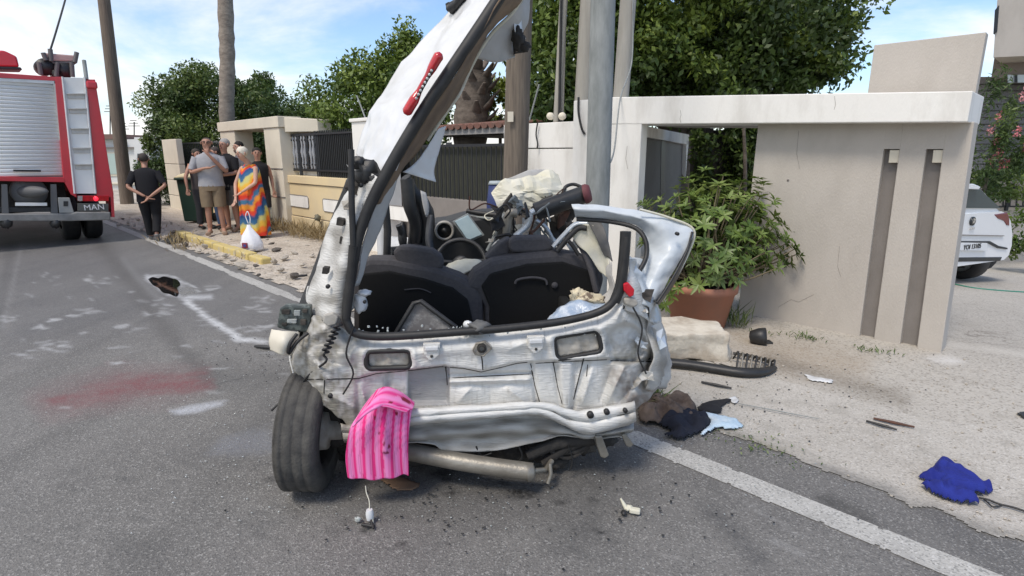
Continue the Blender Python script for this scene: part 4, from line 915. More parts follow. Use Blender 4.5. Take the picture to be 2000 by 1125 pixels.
# ================================================================== POLES AND CABLES
def pole(name, label, pts, r, mt, cat='pole', seg=16):
    t = thing(name, label, cat, Vector((pts[0].x, pts[0].y, 0))); m = MB(); m.tube(pts, r, seg); m.build('shaft', M[mt], t); return t
P_ = lambda x, y, d: hit(x, y, YP(d))
b = P_(1168, 390, 5.0)
def vert(xa, ya, xb, yb, d, zt=7.5, zb=-.1):
    a, b = P_(xa, ya, d), P_(xb, yb, d); u = (b - a) / (b.z - a.z); return [a + u * (zb - a.z), a + u * (zt - a.z)]
mp = pole('lamp_post', 'thick galvanised steel post just behind the wreck, in front of the porch pier', vert(1167, 390, 1178, 0, 4.85), [.107, .085], 'galv')
m = MB(); pp = vert(1167, 390, 1178, 0, 4.85); m.lathe(pp[0] + Vector((0, 0, .1)), (0, 0, 1), [(.2, 0), (.2, .02), (.12, .03), (.11, .12)], 16); m.build('base_plate', M['galv'], mp)
wpole = pole('utility_pole', 'thick brown wooden utility pole right behind the torn car roof', vert(1007, 330, 1016, 0, 6.2), [.135, .115], 'wood')
m = MB(); p = P_(997, 228, 6.05); m.box(p, (.06, .02, .1)); m.build('paper_tag', M['cream'], wpole)
pole('utility_pole', 'thinner dark wooden pole leaning beside the fire engine', vert(249, 400, 203, 0, 18.6, 9.5), [.20, .15], 'wood')
pole('concrete_post', 'beige painted post directly left of the galvanised steel post', vert(1140, 215, 1153, 0, 8.2, 8.5), [.14, .125], 'polepaint')
pole('thin_post', 'slim beige post to the right of the galvanised steel post', vert(1212, 200, 1227, 0, 7.4, 8.2), [.10, .095], 'polepaint')
cd = pole('conduit_pipe', 'pale conduit pipe with a black cable strapped to it, above the low wall', vert(1088, 236, 1101, 0, 8.3, 8.5, 1.0), [.055, .055], 'polepaint')
a_ = vert(1092, 236, 1096, 0, 8.22, 8.4, 1.6); m = MB(); m.tube(a_, .018, 6); m.build('cable', M['rubber'], cd)
a_ = vert(1098, 236, 1104, 0, 8.3, 8.4, 1.0); m = MB(); m.tube(a_, .022, 8); m.build('pipe', M['polepaint'], cd)
def cable(name, label, pts, r, mt='rubber', n=8):
    o = one('tube', cr(pts, n), r, 6).build(name, M[mt]); return tag(o, label, 'cable')
cable('hanging_cable', 'dark cable hanging in a curve beside the galvanised post', [hit(1130, 190, NP(FN + .185)), hit(1130, 220, NP(FN + .17)), hit(1136, 250, NP(FN + .17)), hit(1142, 262, NP(FN + .19))], .014)
cable('hanging_cable', 'thin grey cable looping down between the steel post and the slim beige post', [P_(1236, 0, 7.3), P_(1234, 120, 7.2), hit(1212, 190, NP(FN - .03)), P_(1200, 290, 5.6), P_(1188, 325, 4.95)], .008, 'galv')
cable('hanging_cable', 'thin dark cable dropping down the low wall face right of the wooden pole', [hit(1050, 240, NP(5.9)), hit(1047, 262, NP(5.9)), hit(1050, 280, NP(5.9)), hit(1049, 289, NP(5.9))], .01)
cable('overhead_wire', 'thin overhead wire rising from the fire engine roof gear into the sky', [P_(95, 108, 11.6), P_(110, 60, 12.2), P_(130, -10, 13.5), P_(150, -90, 15)], .02)

# ================================================================== FIRE ENGINE
ZV = Vector((0, 0, 1))
S0 = hit(213, 473, SP(13.05)).dot(D); S0 = 13.05
ft = thing('fire_engine', 'red fire engine seen from behind, with silver roller shutter and a rear ladder panel', 'fire engine', R(S0, .8, 0))
def T(x, y, ds=0.0): return hit(x, y, SP(S0 + ds))
def tn(x, y, ds=0.0): p = T(x, y, ds); return p.dot(NN), p.z
NCEN = .80
zt = tn(150, 150)[1]; nR = tn(222, 420)[0]; nRt = tn(187, 155)[0]; zbot = tn(222, 386)[1]
def fpl(pts, ds, depth, name, mt, bev=.0, parent=ft):      # pts in (across, height)
    m = MB(); m.prism([R(S0 + ds, n, z) for n, z in pts], D * depth); return m.build(name, mt, parent, bevel=bev)
def fpx(pts, ds, depth, name, mt, bev=.0, parent=ft): return fpl([tn(x, y, ds) for x, y in pts], ds, depth, name, mt, bev, parent)
mir = lambda n: 2 * NCEN - n
# main body box behind the rear face
zsh = tn(100, 350)[1]
fpl([(mir(nRt), zt - .02), (nRt, zt - .02), (nR, zsh), (mir(nR), zsh)], .06, 4.6, 'body', M['red'], .02)
fpl([(mir(nR) + .05, zsh - .02), (nR - .05, zsh - .02), (nR - .05, .75), (mir(nR) + .05, .75)], .9, 3.6, 'lower_body', M['red'], .02)
fpl([(mir(nR) + .05, 2.75), (nR - .05, 2.75), (nR, 2.2), (nR, .6), (mir(nR), .6), (mir(nR), 2.2)], 4.8, 2.0, 'cab', M['red'], .06)
# rear frame: red top strip, posts, sill
fpx([(-80, 138), (107, 150), (109, 158), (-80, 147)], -.01, .1, 'top_rail', M['red'])
fpx([(107, 150), (121, 150), (150, 386), (139, 380), (124, 352)], -.012, .1, 'post', M['red'], .006)
fpx([(169, 155), (186, 155), (222, 378), (222, 386), (190, 386)], -.012, .1, 'corner_post', M['red'], .01)
fpx([(-80, 344), (124, 346), (130, 356), (-80, 352)], -.012, .1, 'sill', M['red'], .006)
fpx([(104, 163), (108, 163), (131, 346), (126, 346)], -.004, .03, 'shutter_guide', M['alu'])
fpx([(-80, 148), (106, 158), (106, 164), (-80, 155)], -.004, .06, 'shutter_head', M['white'])
# roller shutter: every slat
y0, y1 = 164.5, 343; ns = 25
for i in range(ns):
    a, b = y0 + (y1 - y0) * i / ns, y0 + (y1 - y0) * (i + 1) / ns
    xr = lambda y: 104 + (y - 163) * (126 - 104) / 183
    lean = lambda y: y - 6 * max(0, (300 - y) / 140)
    m = MB(); za, zb = tn(105, a)[1], tn(105, b)[1]; n1, n2 = tn(xr(a), a)[0], tn(xr(b), b)[0]; nl = mir(n1) + .0
    h = za - zb; g_ = h * .015
    rows = []
    for k in range(5):
        t = k / 4; z = zb + g_ + (h - 2 * g_) * t; bulge = -.003 * math.sin(math.pi * t); rows.append([R(S0 + .02 + bulge, mir(nRt) + .5, z), R(S0 + .02 + bulge, n1 + (n2 - n1) * (1 - t), z)])
    m.grid(rows); m.build('shutter_slat', M['shutter'], ft, solid=.006)
fpl([(mir(nRt) + .45, zt - .1), (n1, zt - .1), (n2, zsh), (mir(nRt) + .45, zsh)], .035, .02, 'shutter_back', M['wall_g'])
fpx([(26, 331), (80, 332), (80, 335.5), (26, 334.5)], -.03, .03, 'shutter_handle', M['iron'])
# ladder panel
lad = fpx([(122, 151), (168, 152), (190, 378), (147, 378)], .01, .05, 'ladder_panel', M['shutter'])
for i, y in enumerate((184, 213, 252, 290, 322)):
    f_ = (y - 151) / 227; xa, xb = 124 + f_ * 25 + 4, 167 + f_ * 22 - 4
    fpx([(xa, y), (xb, y), (xb + 1, y + 9), (xa + 1, y + 9)], -.006, .02, 'rung_recess', M['alu'], .004, ft)
    fpx([(xa - 1, y - 2), (xb + 1, y - 2), (xb + 1, y + .5), (xa - 1, y + .5)], -.035, .04, 'rung', M['alu'], .004, ft)
for (xa, xb) in ((122, 146), (165, 187)):
    m = MB(); m.tube([T(xa, 150, -.02), T(xb, 378, -.02)], .018, 6); m.build('ladder_rail', M['white'], ft)
m = MB(); m.tube([T(164, 118, .1), T(169, 155, .0)], .035, 6); m.build('grab_handle', M['galv'], ft)
m = MB(); m.box(T(179, 166, -.02), (.17, .08, .13), (NN, D, ZV)); m.build('marker_lamp', M['red'], ft, bevel=.03)
# lamps, bumper, plate lettering
lp = fpx([(152, 382), (213, 382), (213, 393), (152, 393)], -.03, .08, 'tail_lamp', M['lens'], .006)
fpx([(152, 382.5), (161, 382.5), (161, 392.5), (152, 392.5)], -.034, .02, 'reflector', M['clear'], 0, lp)
m = MB(); m.blob(T(186, 388, -.03), (.06, .02, .045)); m.build('lit_bulb', mat('lit_red_lamp', (.9, .02, .05), .3), lp)
MATS['lit_red_lamp'].node_tree.nodes['Principled BSDF'].inputs['Emission Color'].default_value = (1, .03, .06, 1)
MATS['lit_red_lamp'].node_tree.nodes['Principled BSDF'].inputs['Emission Strength'].default_value = .8
pl_ = fpx([(152, 397), (212, 398), (212, 413), (152, 412)], -.03, .06, 'name_plate', mat('dark_plate', (.10, .10, .09), .5), .004)
def text(name, s, size, loc, X, Z, m_, parent, ex=.003):
    cu = bpy.data.curves.new('tmp', 'FONT'); cu.body = s; cu.size = size; cu.extrude = ex; cu.align_x = 'CENTER'; cu.align_y = 'CENTER'; cu.resolution_u = 3
    ob = bpy.data.objects.new('tmp', cu); COL.objects.link(ob); dg = bpy.context.evaluated_depsgraph_get()
    me = bpy.data.meshes.new_from_object(ob.evaluated_get(dg)); bpy.data.objects.remove(ob)
    Y = Z; N3 = Vector(X).cross(Vector(Z)); loc = Vector(loc); off = OFF.get(parent.name, Vector((0, 0, 0)))
    for v in me.vertices:
        c = v.co; v.co = loc + Vector(X) * c.x + Vector(Z) * c.y + N3 * c.z - off
    me.name = name; me.materials.clear(); me.materials.append(m_); o = bpy.data.objects.new(name, me); COL.objects.link(o); o.parent = parent; OFF[o.name] = off; return o
LET = mat('white_lettering', (.75, .75, .75), .5)
text('lettering', 'MAN', .145, T(184, 405.2, -.04), NN, ZV, LET, pl_)
fpx([(150, 414), (216, 414), (216, 430), (135, 432), (-80, 432), (-80, 418), (140, 417)], -.06, .14, 'bumper', mat('grimy_bumper_steel', (.27, .265, .25), .7, col2=(.18, .175, .165), scale=6), .02)
fpx([(216, 380), (222, 385), (224, 424), (218, 424)], -.01, .5, 'mud_flap', M['red'], .0)
# undercarriage seen below the shutter
fpl([(mir(nR) + .3, 1.30), (nR - .62, 1.30), (nR - .62, .62), (mir(nR) + .3, .62)], .35, 3.6, 'chassis', M['under'], .02)
fpx([(113, 386), (136, 386), (145, 416), (116, 416)], -.02, .1, 'tow_plate', mat('grey_painted_steel', (.33, .33, .31), .6), .01)
fpx([(124, 393), (133, 393), (133, 403), (124, 403)], -.026, .02, 'tow_socket', M['blackplastic'])
fpx([(30, 396), (92, 396), (92, 402), (30, 402)], -.02, .06, 'cross_bar', M['shutter'])
fpx([(-20, 405), (108, 405), (108, 414), (-20, 414)], .02, .1, 'cross_beam', M['blackplastic'])
for xa in (8, 104):
    fpx([(xa - 5, 360), (xa + 6, 360), (xa + 10, 432), (xa - 4, 432)], -.01, .08, 'hanger', mat('dark_grey_steel', (.12, .12, .12), .6))
    m = MB(); m.blob(T(xa + 4, 436, 0), (.09, .07, .09), .3, 3, xa); m.build('tow_eye', M['blackplastic'], ft)
m = MB(); m.lathe(T(58, 375, .1), D, [(0, 0), (.24, 0), (.26, .05), (.26, .5), (0, .5)], 20); m.build('air_tank', MATS['dark_grey_steel'], ft)
m = MB(); m.blob(T(58, 374, .05), (.33, .1, .1)); m.build('tank_end', mat('grey_tank', (.11, .11, .11), .6), ft)
# wheels: twin rear, single front
def wheel(n, s, r=.48, wdt=.27):
    wroot = bpy.data.objects.new('wheel', None); COL.objects.link(wroot); wroot.parent = ft; OFF[wroot.name] = OFF[ft.name]
    prof = [(r * .55, 0), (r * .92, 0), (r, .04), (r, wdt - .04), (r * .92, wdt), (r * .55, wdt)]
    m = MB(); m.lathe(R(s, n, r), NN, prof, 28); m.build('tyre', M['rubber'], wroot)
    m = MB(); m.lathe(R(s, n, r), NN, [(0, .06), (r * .56, .03), (r * .56, wdt - .03), (0, wdt - .06)], 20); m.build('rim', M['galv'], wroot)
na, nb_ = tn(130, 460, .5)[0], tn(171, 460, .5)[0]
for n in (nb_ + .02, nb_ - .33): wheel(n, S0 + 1.0)
for n in (mir(nb_ + .02) - .27, mir(nb_ - .33) - .27): wheel(n, S0 + 1.0)
for n in (nR - .35, mir(nR) + .05): wheel(n, S0 + 5.6)
# roof equipment
mt_ = bpy.data.objects.new('roof_monitor', None); COL.objects.link(mt_); mt_.parent = ft; OFF[mt_.name] = OFF[ft.name]
PK = mat('faded_pink_cover', (.50, .34, .31), .7)
fpx([(85, 103), (148, 108), (146, 120), (98, 119)], .5, .4, 'cover', PK, .02, mt_)
for (xa, ya, xb, yb) in ((98, 96, 100, 120), (150, 102, 146, 122), (84, 103, 90, 118), (76, 122, 80, 146), (140, 122, 142, 150), (112, 122, 110, 150)):
    m = MB(); m.tube([T(xa, ya, .5), T(xb, yb, .5)], .04, 6); m.build('strut', MATS['dark_grey_steel'], mt_)
for x, y, r in ((128, 137, .13), (88, 130, .14), (112, 144, .08)):
    m = MB(); m.lathe(T(x, y, .5), D, [(0, 0), (r, 0), (r, .3), (0, .3)], 16); m.build('reel', M['blackplastic'], mt_)
fpx([(78, 120), (150, 120), (150, 124), (78, 124)], .5, .3, 'frame', MATS['dark_grey_steel'], .01, mt_)
fpx([(100, 124), (125, 124), (122, 150), (104, 150)], .6, .2, 'pedestal', PK, .01, mt_)
rb = fpx([(-70, 100), (8, 98), (33, 110), (38, 131), (-70, 128)], .8, .6, 'roof_box', M['red'], .03)
fpx([(-70, 128), (40, 131), (44, 136), (-70, 134)], .8, .5, 'roof_rack', M['blackplastic'], .01)

# ================================================================== PARKED WHITE CAR
psi = math.radians(25); va = Vector((-math.sin(psi), math.cos(psi), 0)); vr = Vector((math.cos(psi), math.sin(psi), 0))
V0 = GH(1900, 536) ; V0 = Vector((6.95, 8.45, float(ground_h(Vector((6.95, 8.45, 0)).dot(NN)))))
VZ = hit(1905, 537, (va, V0.dot(va) + .42)).z; print('VZ', VZ, ground_h((V0 + va * .5).dot(NN)))
vc = thing('parked_car', 'white compact hatchback parked nose-in behind the end of the beige wall', 'car', Vector((V0.x, V0.y, VZ)))
vk = V0.dot(va)
def VP(x, y, o=0.0): return hit(x, y, (va, vk + o))
def vsl(pxs, o, depth, name, mt, bev=0.0, parent=vc):
    m = MB(); m.prism([VP(x, y, o) for x, y in pxs], va * depth); return m.build(name, mt, parent, bevel=bev)
cxx = VP(1899, 450).dot(vr)
def half(pxs, o=0.0):                   # mirror a right-hand outline about the car's centre plane
    r = [VP(x, y, o) for x, y in pxs]; l = [p + vr * (2 * (cxx - p.dot(vr))) for p in r[::-1]]; return r + l
def loft(sections, name, mt, bev=0.0, parent=vc, sub=0):
    m = MB(); n = len(sections[0]); m.grid([list(s) for s in sections], True)
    m.add(sections[0], [tuple(range(n - 1, -1, -1))]); m.add(sections[-1], [tuple(range(n))]); return m.build(name, mt, parent, bevel=bev)
CW = mat('clean_white_paint', (.80, .81, .82), .25, coat=.5, col2=(.77, .78, .79), scale=2)
low = [(1952, 412), (1962, 416), (1971, 430), (1975, 455), (1974, 478), (1968, 497), (1958, 506)]
sec0 = half(low, 0.06); sec00 = [p + (Vector((vr * (cxx - p.dot(vr)) * .06)) + va * -.05) for p in sec0]
secs = [sec00, sec0, [p + va * 1.2 for p in sec0], [p + va * 3.1 + Vector((0, 0, -.06)) for p in sec0], [p + va * 3.75 + vr * (cxx - p.dot(vr)) * .18 + Vector((0, 0, -.16 if p.z > VZ + .6 else 0)) for p in sec0]]
body = loft(secs, 'body', CW)
gh0 = half([(1952, 414), (1937, 392), (1914, 368), (1904, 361)], 0.06)
gh = [gh0, [p + va * (.5 if p.z > VZ + 1.05 else .02) for p in gh0], [p + va * (1.9 if p.z > VZ + 1.05 else 2.7) for p in gh0]]
loft(gh, 'cabin', CW)
vsl([(1858, 406), (1955, 407), (1934, 388), (1914, 370), (1866, 369)], .035, .02, 'rear_window', M['glass'])
vsl([(1846, 358), (1902, 359), (1916, 365), (1912, 370), (1850, 368)], -.03, .3, 'roof_spoiler', CW, .01)
tl = vsl([(1943, 419), (1968, 415), (1972, 428), (1972, 441), (1967, 440), (1962, 432), (1950, 427)], .0, .1, 'tail_lamp', mat('dark_red_lamp', (.16, .02, .025), .2, coat=.5), .01)
m = MB(); c_ = VP(1899.5, 432, .0); m.lathe(c_ - va * .012, va, [(.052, 0), (.066, 0), (.066, .03), (.052, .03)], 24); m.lathe(c_ - va * .01, va, [(0, 0), (.05, 0), (.05, .02), (0, .02)], 24); em = m.build('emblem', mat('emblem_dark', (.05, .055, .06), .3, .5), vc)
for pts in ([(-.035, .03), (-.014, -.038), (0, -.005), (.014, -.038), (.035, .03)], [(-.016, .042), (0, .008), (.016, .042)]):
    m = MB(); m.tube([c_ - va * .016 + vr * a + ZV * b for a, b in pts], .005, 5); m.build('emblem_letter', M['alu'], em)
plt = vsl([(1871, 474), (1929, 475), (1928, 490), (1870, 489)], -.03, .03, 'number_plate', mat('plate_white', (.72, .73, .74), .5), .003)
text('plate_number', 'YOI 13105', .105, VP(1899.5, 482, -.036), vr, ZV, M['iron'], plt)
vsl([(1862, 471), (1934, 471), (1950, 480), (1968, 484), (1968, 487), (1950, 485), (1933, 476), (1862, 473.5)], -.008, .05, 'bumper_crease', M['iron'])
vsl([(1856, 458), (1962, 460), (1962, 461.3), (1856, 459.5)], -.012, .04, 'tailgate_gap', M['wall_g'])
vsl([(1850, 503), (1958, 502), (1954, 510), (1850, 512)], .0, .5, 'lower_bumper', M['blackplastic'], .01)
text('model_lettering', 'POLO', .05, VP(1899, 446.5, -.008), vr, ZV, M['alu'], body)
vsl([(1868, 505), (1950, 504), (1945, 514), (1936, 523), (1920, 529), (1900, 530), (1884, 524), (1874, 514)], .30, .25, 'axle_shadow_slab', M['under'])  # dark slab for tyre, rear axle and the shadow under the bumper
for o_, xs in ((.35, (1880, 1941)),):
    for side in (1, -1):
        wr = bpy.data.objects.new('wheel', None); COL.objects.link(wr); wr.parent = vc; OFF[wr.name] = OFF[vc.name]
        for f_ in ((.55, ) if False else (.55,)):
            c_ = V0 + va * .36 + vr * ((cxx - V0.dot(vr)) + side * .70); c_.z = VZ + .31
            m = MB(); m.lathe(c_ - vr * .13, vr, [(.18, 0), (.29, 0), (.31, .03), (.31, .23), (.29, .26), (.18, .26)], 26); m.build('tyre', M['rubber'], wr)
            m = MB(); m.lathe(c_ - vr * .09, vr, [(0, 0), (.19, .0), (.19, .18), (0, .18)], 20); m.build('rim', M['galv'], wr)
for side in (1, -1):
    c_ = V0 + va * 3.0 + vr * ((cxx - V0.dot(vr)) + side * .52); c_.z = VZ + .31
    wr = bpy.data.objects.new('wheel', None); COL.objects.link(wr); wr.parent = vc; OFF[wr.name] = OFF[vc.name]
    m = MB(); m.lathe(c_ - vr * .1, vr, [(.18, 0), (.29, 0), (.31, .03), (.31, .18), (.29, .2), (.18, .2)], 26); m.build('tyre', M['rubber'], wr)
hs = [GH(1856, 553, .012), GH(1900, 562, .012), GH(1960, 568, .012), GH(2060, 574, .012)]
o = one('tube', cr(hs, 6), .012, 6).build('garden_hose', mat('green_hose', (.04, .22, .16), .5)); tag(o, 'thin green hose lying across the forecourt behind the white car', 'hose')

# ================================================================== WRECKED CAR
wc = thing('wrecked_car', 'wrecked silver hatchback seen from behind, tailgate gone and roof torn upward', 'car', Vector((-.1, 2.9, 0)))
def ip(x, tab): return float(np.interp(x, [t[0] for t in tab], [t[1] for t in tab]))
TOP = [(565, 690), (578, 664), (592, 640), (612, 616), (640, 618), (664, 632), (680, 650), (700, 658), (760, 660), (900, 650), (1000, 642), (1100, 630), (1170, 612), (1205, 588), (1220, 556), (1232, 535), (1250, 545), (1268, 578), (1285, 640), (1300, 690), (1306, 715)]
BOT = [(565, 700), (570, 745), (578, 775), (600, 790), (640, 796), (668, 822), (690, 840), (740, 826), (800, 806), (900, 800), (1040, 794), (1090, 800), (1150, 812), (1230, 806), (1255, 790), (1280, 765), (1300, 740), (1306, 722)]
def sst(a, b, x): t = min(max((x - a) / (b - a), 0), 1); return t * t * (3 - 2 * t)
def seg_y(x, line): return ip(x, line)
STEP = [(560, 740), (700, 738), (735, 728), (800, 722), (868, 714), (876, 716), (940, 724), (1010, 708), (1190, 700), (1310, 700)]
def rrect(x, y, cx, cy, hx, hy, rot, r=10):
    dx, dy = x - cx, y - cy; c, s = math.cos(rot), math.sin(rot); u, v = abs(dx * c + dy * s) - hx + r, abs(-dx * s + dy * c) - hy + r
    return math.hypot(max(u, 0), max(v, 0)) + min(max(u, v), 0) - r
VENTS = [(759, 702, 44, 17, -.03), (1128, 673, 45, 22, -.17)]
CREASE = [(588, 665, 640, 750, -.03, 9), (610, 700, 700, 720, .025, 8), (640, 770, 700, 800, -.02, 8), (655, 690, 690, 700, -.02, 9), (580, 720, 620, 790, .03, 8), (700, 745, 720, 800, -.015, 6),
          (1200, 590, 1232, 640, -.03, 8), (1245, 600, 1262, 690, .04, 7), (1185, 790, 1225, 705, -.04, 9), (1205, 790, 1262, 720, .035, 8), (1262, 640, 1290, 720, -.04, 7), (1225, 720, 1250, 790, -.03, 8), (1180, 640, 1200, 690, .02, 7), (1275, 680, 1255, 770, .04, 7),
          (1160, 712, 1135, 795, -.03, 9), (1170, 790, 1195, 715, .025, 6), (890, 790, 925, 752, -.018, 8), (1030, 790, 985, 752, -.018, 8), (800, 690, 830, 720, -.012, 9), (980, 690, 1030, 668, -.012, 10)]
def relief(x, y):
    o = 0.0
    if x < 650: o += .20 * ((650 - x) / 85) ** 2
    if x > 1195: o += .26 * ((x - 1195) / 100) ** 2
    t = (y - ip(x, TOP)); o += .05 * (1 - sst(0, 26, t)) - .012 * math.exp(-((t - 34) / 10) ** 2)
    sy = y - seg_y(x, STEP); lower = sst(-3, 3, sy); mid = sst(690, 730, x) * (1 - sst(1185, 1230, x))
    o += .030 * lower * mid
    o += .022 * lower * mid * sst(794, 800, x) * (1 - sst(872, 880, x)) * (1 - sst(780, 792, y))       # deep grey recess
    if 876 < x < 1040:
        o -= .028 * math.exp(-((y - (746 - (x - 876) * .03)) / 5) ** 2) * (1 - sst(1030, 1042, x)); o += .022 * math.exp(-((y - (733 - (x - 876) * .03)) / 4) ** 2)
        o -= .018 * abs(math.sin((x - 880) / 155 * math.pi * 2)) * sst(748, 765, y)
    for gx, sl in ((1038, .13), (1082, .16), (1126, -.1), (1150, -.35)):
        if y > 705: o += .016 * math.exp(-((x - gx - (y - 705) * sl) / 5) ** 2)
    o -= .02 * sst(1086, 1100, x) * (1 - sst(1112, 1126, x)) * sst(706, 712, y)
    o += .022 * math.exp(-((x - 760 + (y - 740) * .1) / 6) ** 2) * lower
    o += .012 * math.exp(-((x - 700) / 6) ** 2) * sst(735, 745, y)
    for cx, cy, hx, hy, rot in VENTS:
        d = rrect(x, y, cx, cy, hx, hy, rot); o += .045 * (1 - sst(-8, 2, d)); o -= .008 * math.exp(-((d - 7) / 5) ** 2)
    d = math.hypot((x - 1222) / 40, (y - 672) / 42); o += .06 * (1 - sst(.8, 1.05, d)) * (1 if y < 700 else 1 - sst(700, 730, y))
    d = math.hypot((x - 655), (y - 668) * .8); o += .03 * (1 - sst(16, 44, d)) if x < 700 else 0
    o += .03 * math.exp(-((y - 704) / 4) ** 2) * sst(1188, 1200, x)
    am = .004 + .020 * sst(1170, 1260, x) + .012 * (1 - sst(590, 700, x))
    q = Vector((x / 60, y / 60, 1.3)); o += am * (noise.noise(q) + .9 * abs(noise.noise(q * 1.7)) + .6 * abs(noise.noise(q * 3.9 + Vector((4, 1, 0)))) + .3 * abs(noise.noise(q * 9)))
    o += .004 * noise.noise(Vector((x / 150, y / 90, 7)))
    for (ax_, ay_, bx_, by_, dp, wd_) in CREASE:          # sharp folds where the sheet buckled
        abx, aby = bx_ - ax_, by_ - ay_; L2 = abx * abx + aby * aby; tt = min(1, max(0, ((x - ax_) * abx + (y - ay_) * aby) / L2)); dd = math.hypot(x - ax_ - tt * abx, y - ay_ - tt * aby)
        if dd < wd_ * 4: o += dp * math.exp(-dd / wd_) * (1 - abs(2 * tt - 1) ** 3)
    return o
def rp(x, y, d=0.0): return C(x, y, relief(x, y) + d)
nx, ny = 300, 92; pts = []; dirt = []
for j in range(ny):
    row = []
    for i in range(nx):
        x = 565 + (1306 - 565) * i / (nx - 1); v = j / (ny - 1); y = ip(x, TOP) * (1 - v) + (ip(x, BOT) + 5 * noise.noise(Vector((x / 13, 3, 1))) + 4 * noise.noise(Vector((x / 40, 1, 1)))) * v; row.append(rp(x, y))
        n1, n2 = noise.noise(Vector((x / 45, y / 45, 3))), noise.noise(Vector((x / 14, y / 14, 5)))
        a = .95 * (1 - sst(620, 770, x + 60 * n1)) + .75 * sst(1150, 1225, x + 30 * n1) * sst(640, 690, y + 20 * n1) + .35 * sst(765, 800, y) * (.5 + n1)
        n3 = noise.noise(Vector((x / 5, y / 22, 8))); n4 = noise.noise(Vector((x / 7, y / 7, 2))); a = max(0, min(.95, a * (.75 + .6 * n2 + .35 * n4) + .18 * max(0, n1 - .1) + .7 * max(0, n3 - .25) + .3 * max(0, n4 - .4) + .25 * sst(150, 30, abs(y - ip(x, BOT)) * 3)))
        if 797 < x < 878 and y > seg_y(x, STEP) and y < 792: dirt.append((.17, .172, .18, .75))  # even darker grey over the sunken recess
        elif x > 1180 and a > .3 and y > 715 and n1 > -.15: dirt.append((.195, .16, .135, a))
        else: dirt.append((.205 + .07 * n2, .188 + .07 * n2, .155 + .05 * n2, a))
    pts.append(row)
m = MB(); m.grid(pts); rear = m.build('rear_panel', M['car'], wc, solid=-.012); set_attr(rear, 'dirt', dirt)
# dark joints and weld lines of the panel
for pts_ in ([(600, 741), (660, 740), (700, 739), (735, 729), (800, 723), (866, 715)], [(879, 717), (905, 719), (940, 726), (975, 718), (1010, 709), (1030, 707)], [(1046, 709), (1100, 706), (1185, 702)], [(1192, 705), (1240, 706), (1288, 706)],
             [(877, 739), (950, 735), (1034, 731)], [(1036, 710), (1044, 750), (1056, 792)], [(1080, 708), (1088, 750), (1098, 788)], [(1148, 712), (1146, 735)], [(634, 742), (633, 768)], [(940, 692), (942, 706), (943, 722)], [(870, 716), (873, 735), (874, 752)], [(1140, 700), (1120, 780)]):
    q_ = []
    for i_ in range(len(pts_) - 1):
        for k_ in range(6): 
            t_ = k_ / 6; q_.append((pts_[i_][0] * (1 - t_) + pts_[i_ + 1][0] * t_, pts_[i_][1] * (1 - t_) + pts_[i_ + 1][1] * t_))
    q_.append(pts_[-1]); m = MB(); m.tube([rp(x, y, .001) for x, y in q_], .0036, 5); m.build('seam', M['under'], rear)
# gasketed vent openings
for cx, cy, hx, hy, rot in VENTS:
    loop = []; c, s = math.cos(rot), math.sin(rot); r = 11
    for qx, qy, a0 in ((hx - r, hy - r, 0), (-hx + r, hy - r, 90), (-hx + r, -hy + r, 180), (hx - r, -hy + r, 270)):
        for k in range(5):
            t = math.radians(a0 + 22.5 * k); u, v = qx + r * math.cos(t), qy + r * math.sin(t); loop.append((cx + u * c - v * s, cy + u * s + v * c))
    r0 = sum(relief(cx + 1.22 * (x - cx), cy + 1.45 * (y - cy)) for x, y in loop) / len(loop); base = [C(x, y, r0 + .004) for x, y in loop]; m = MB(); m.tube(base + [base[0]], .013, 8); fr = m.build('vent_gasket', M['rubber'], wc)
    grd = []
    for j in range(9):
        row = []
        for i in range(17):
            u, v = (i / 8 - 1) * (hx - 4), (j / 4 - 1) * (hy - 4); x, y = cx + u * c - v * s, cy + u * s + v * c
            row.append(C(x, y, r0 + .022 - .010 * math.exp(-((i - 8) / 1.2) ** 2) + .012 * noise.noise(Vector((x / 9, y / 9, 2)))))
        grd.append(row)
    m = MB(); m.grid(grd); m.build('vent_flap', M['dirty'], fr, solid=.004)
# strikers and latch on the sill
for cx, cy in ((843, 686), (1047, 672)):
    br = slab('bump_bracket', [(cx - 17, cy - 14), (cx + 17, cy - 15), (cx + 14, cy + 8), (cx + 3, cy + 18), (cx - 5, cy + 18), (cx - 15, cy + 8)], CP(relief(cx, cy) - .022), .03, M['car'], wc, .004)
    slab('bracket_pad', [(cx - 13, cy - 8), (cx + 13, cy - 9), (cx + 13, cy - 1), (cx - 13, cy + 0)], CP(relief(cx, cy) - .034), .03, M['white'], br, .004)
    m = MB(); m.blob(C(cx, cy + 10, relief(cx, cy) - .024), (.007, .006, .007)); m.build('bracket_bolt', M['rubber'], br)
LR = relief(941, 681)
lt = slab('latch_plate', [(922, 683), (930, 672), (948, 668), (960, 676), (962, 682), (952, 691), (940, 697), (930, 692)], CP(LR - .014), .03, M['dirty'], wc, .004)
m = MB(); m.lathe(C(941, 681, LR - .03), CA, [(.010, 0), (.022, .0), (.022, .02), (.010, .02)], 14); m.build('latch', M['under'], lt)
m = MB(); m.tube([C(924, 684, LR - .022), C(930, 672, LR - .026), C(948, 668, LR - .026), C(960, 680, LR - .022), C(945, 695, LR - .024), C(928, 692, LR - .022), C(924, 684, LR - .022)], .004, 6); m.build('latch_loop', M['exhaust'], lt)
for x, y, r in ((645, 774, .012), (1104, 688, .006), (1216, 600, .012), (712, 590, .008), (640, 560, .01), (1268, 700, .008), (705, 362, .01)):
    p = C(x, y, relief(x, y) - .006 if y > 600 else .0); m = MB(); m.lathe(p, CA, [(0, 0), (r, .0), (r, .012), (0, .012)], 10); m.build('plug_hole', M['rubber'], wc)
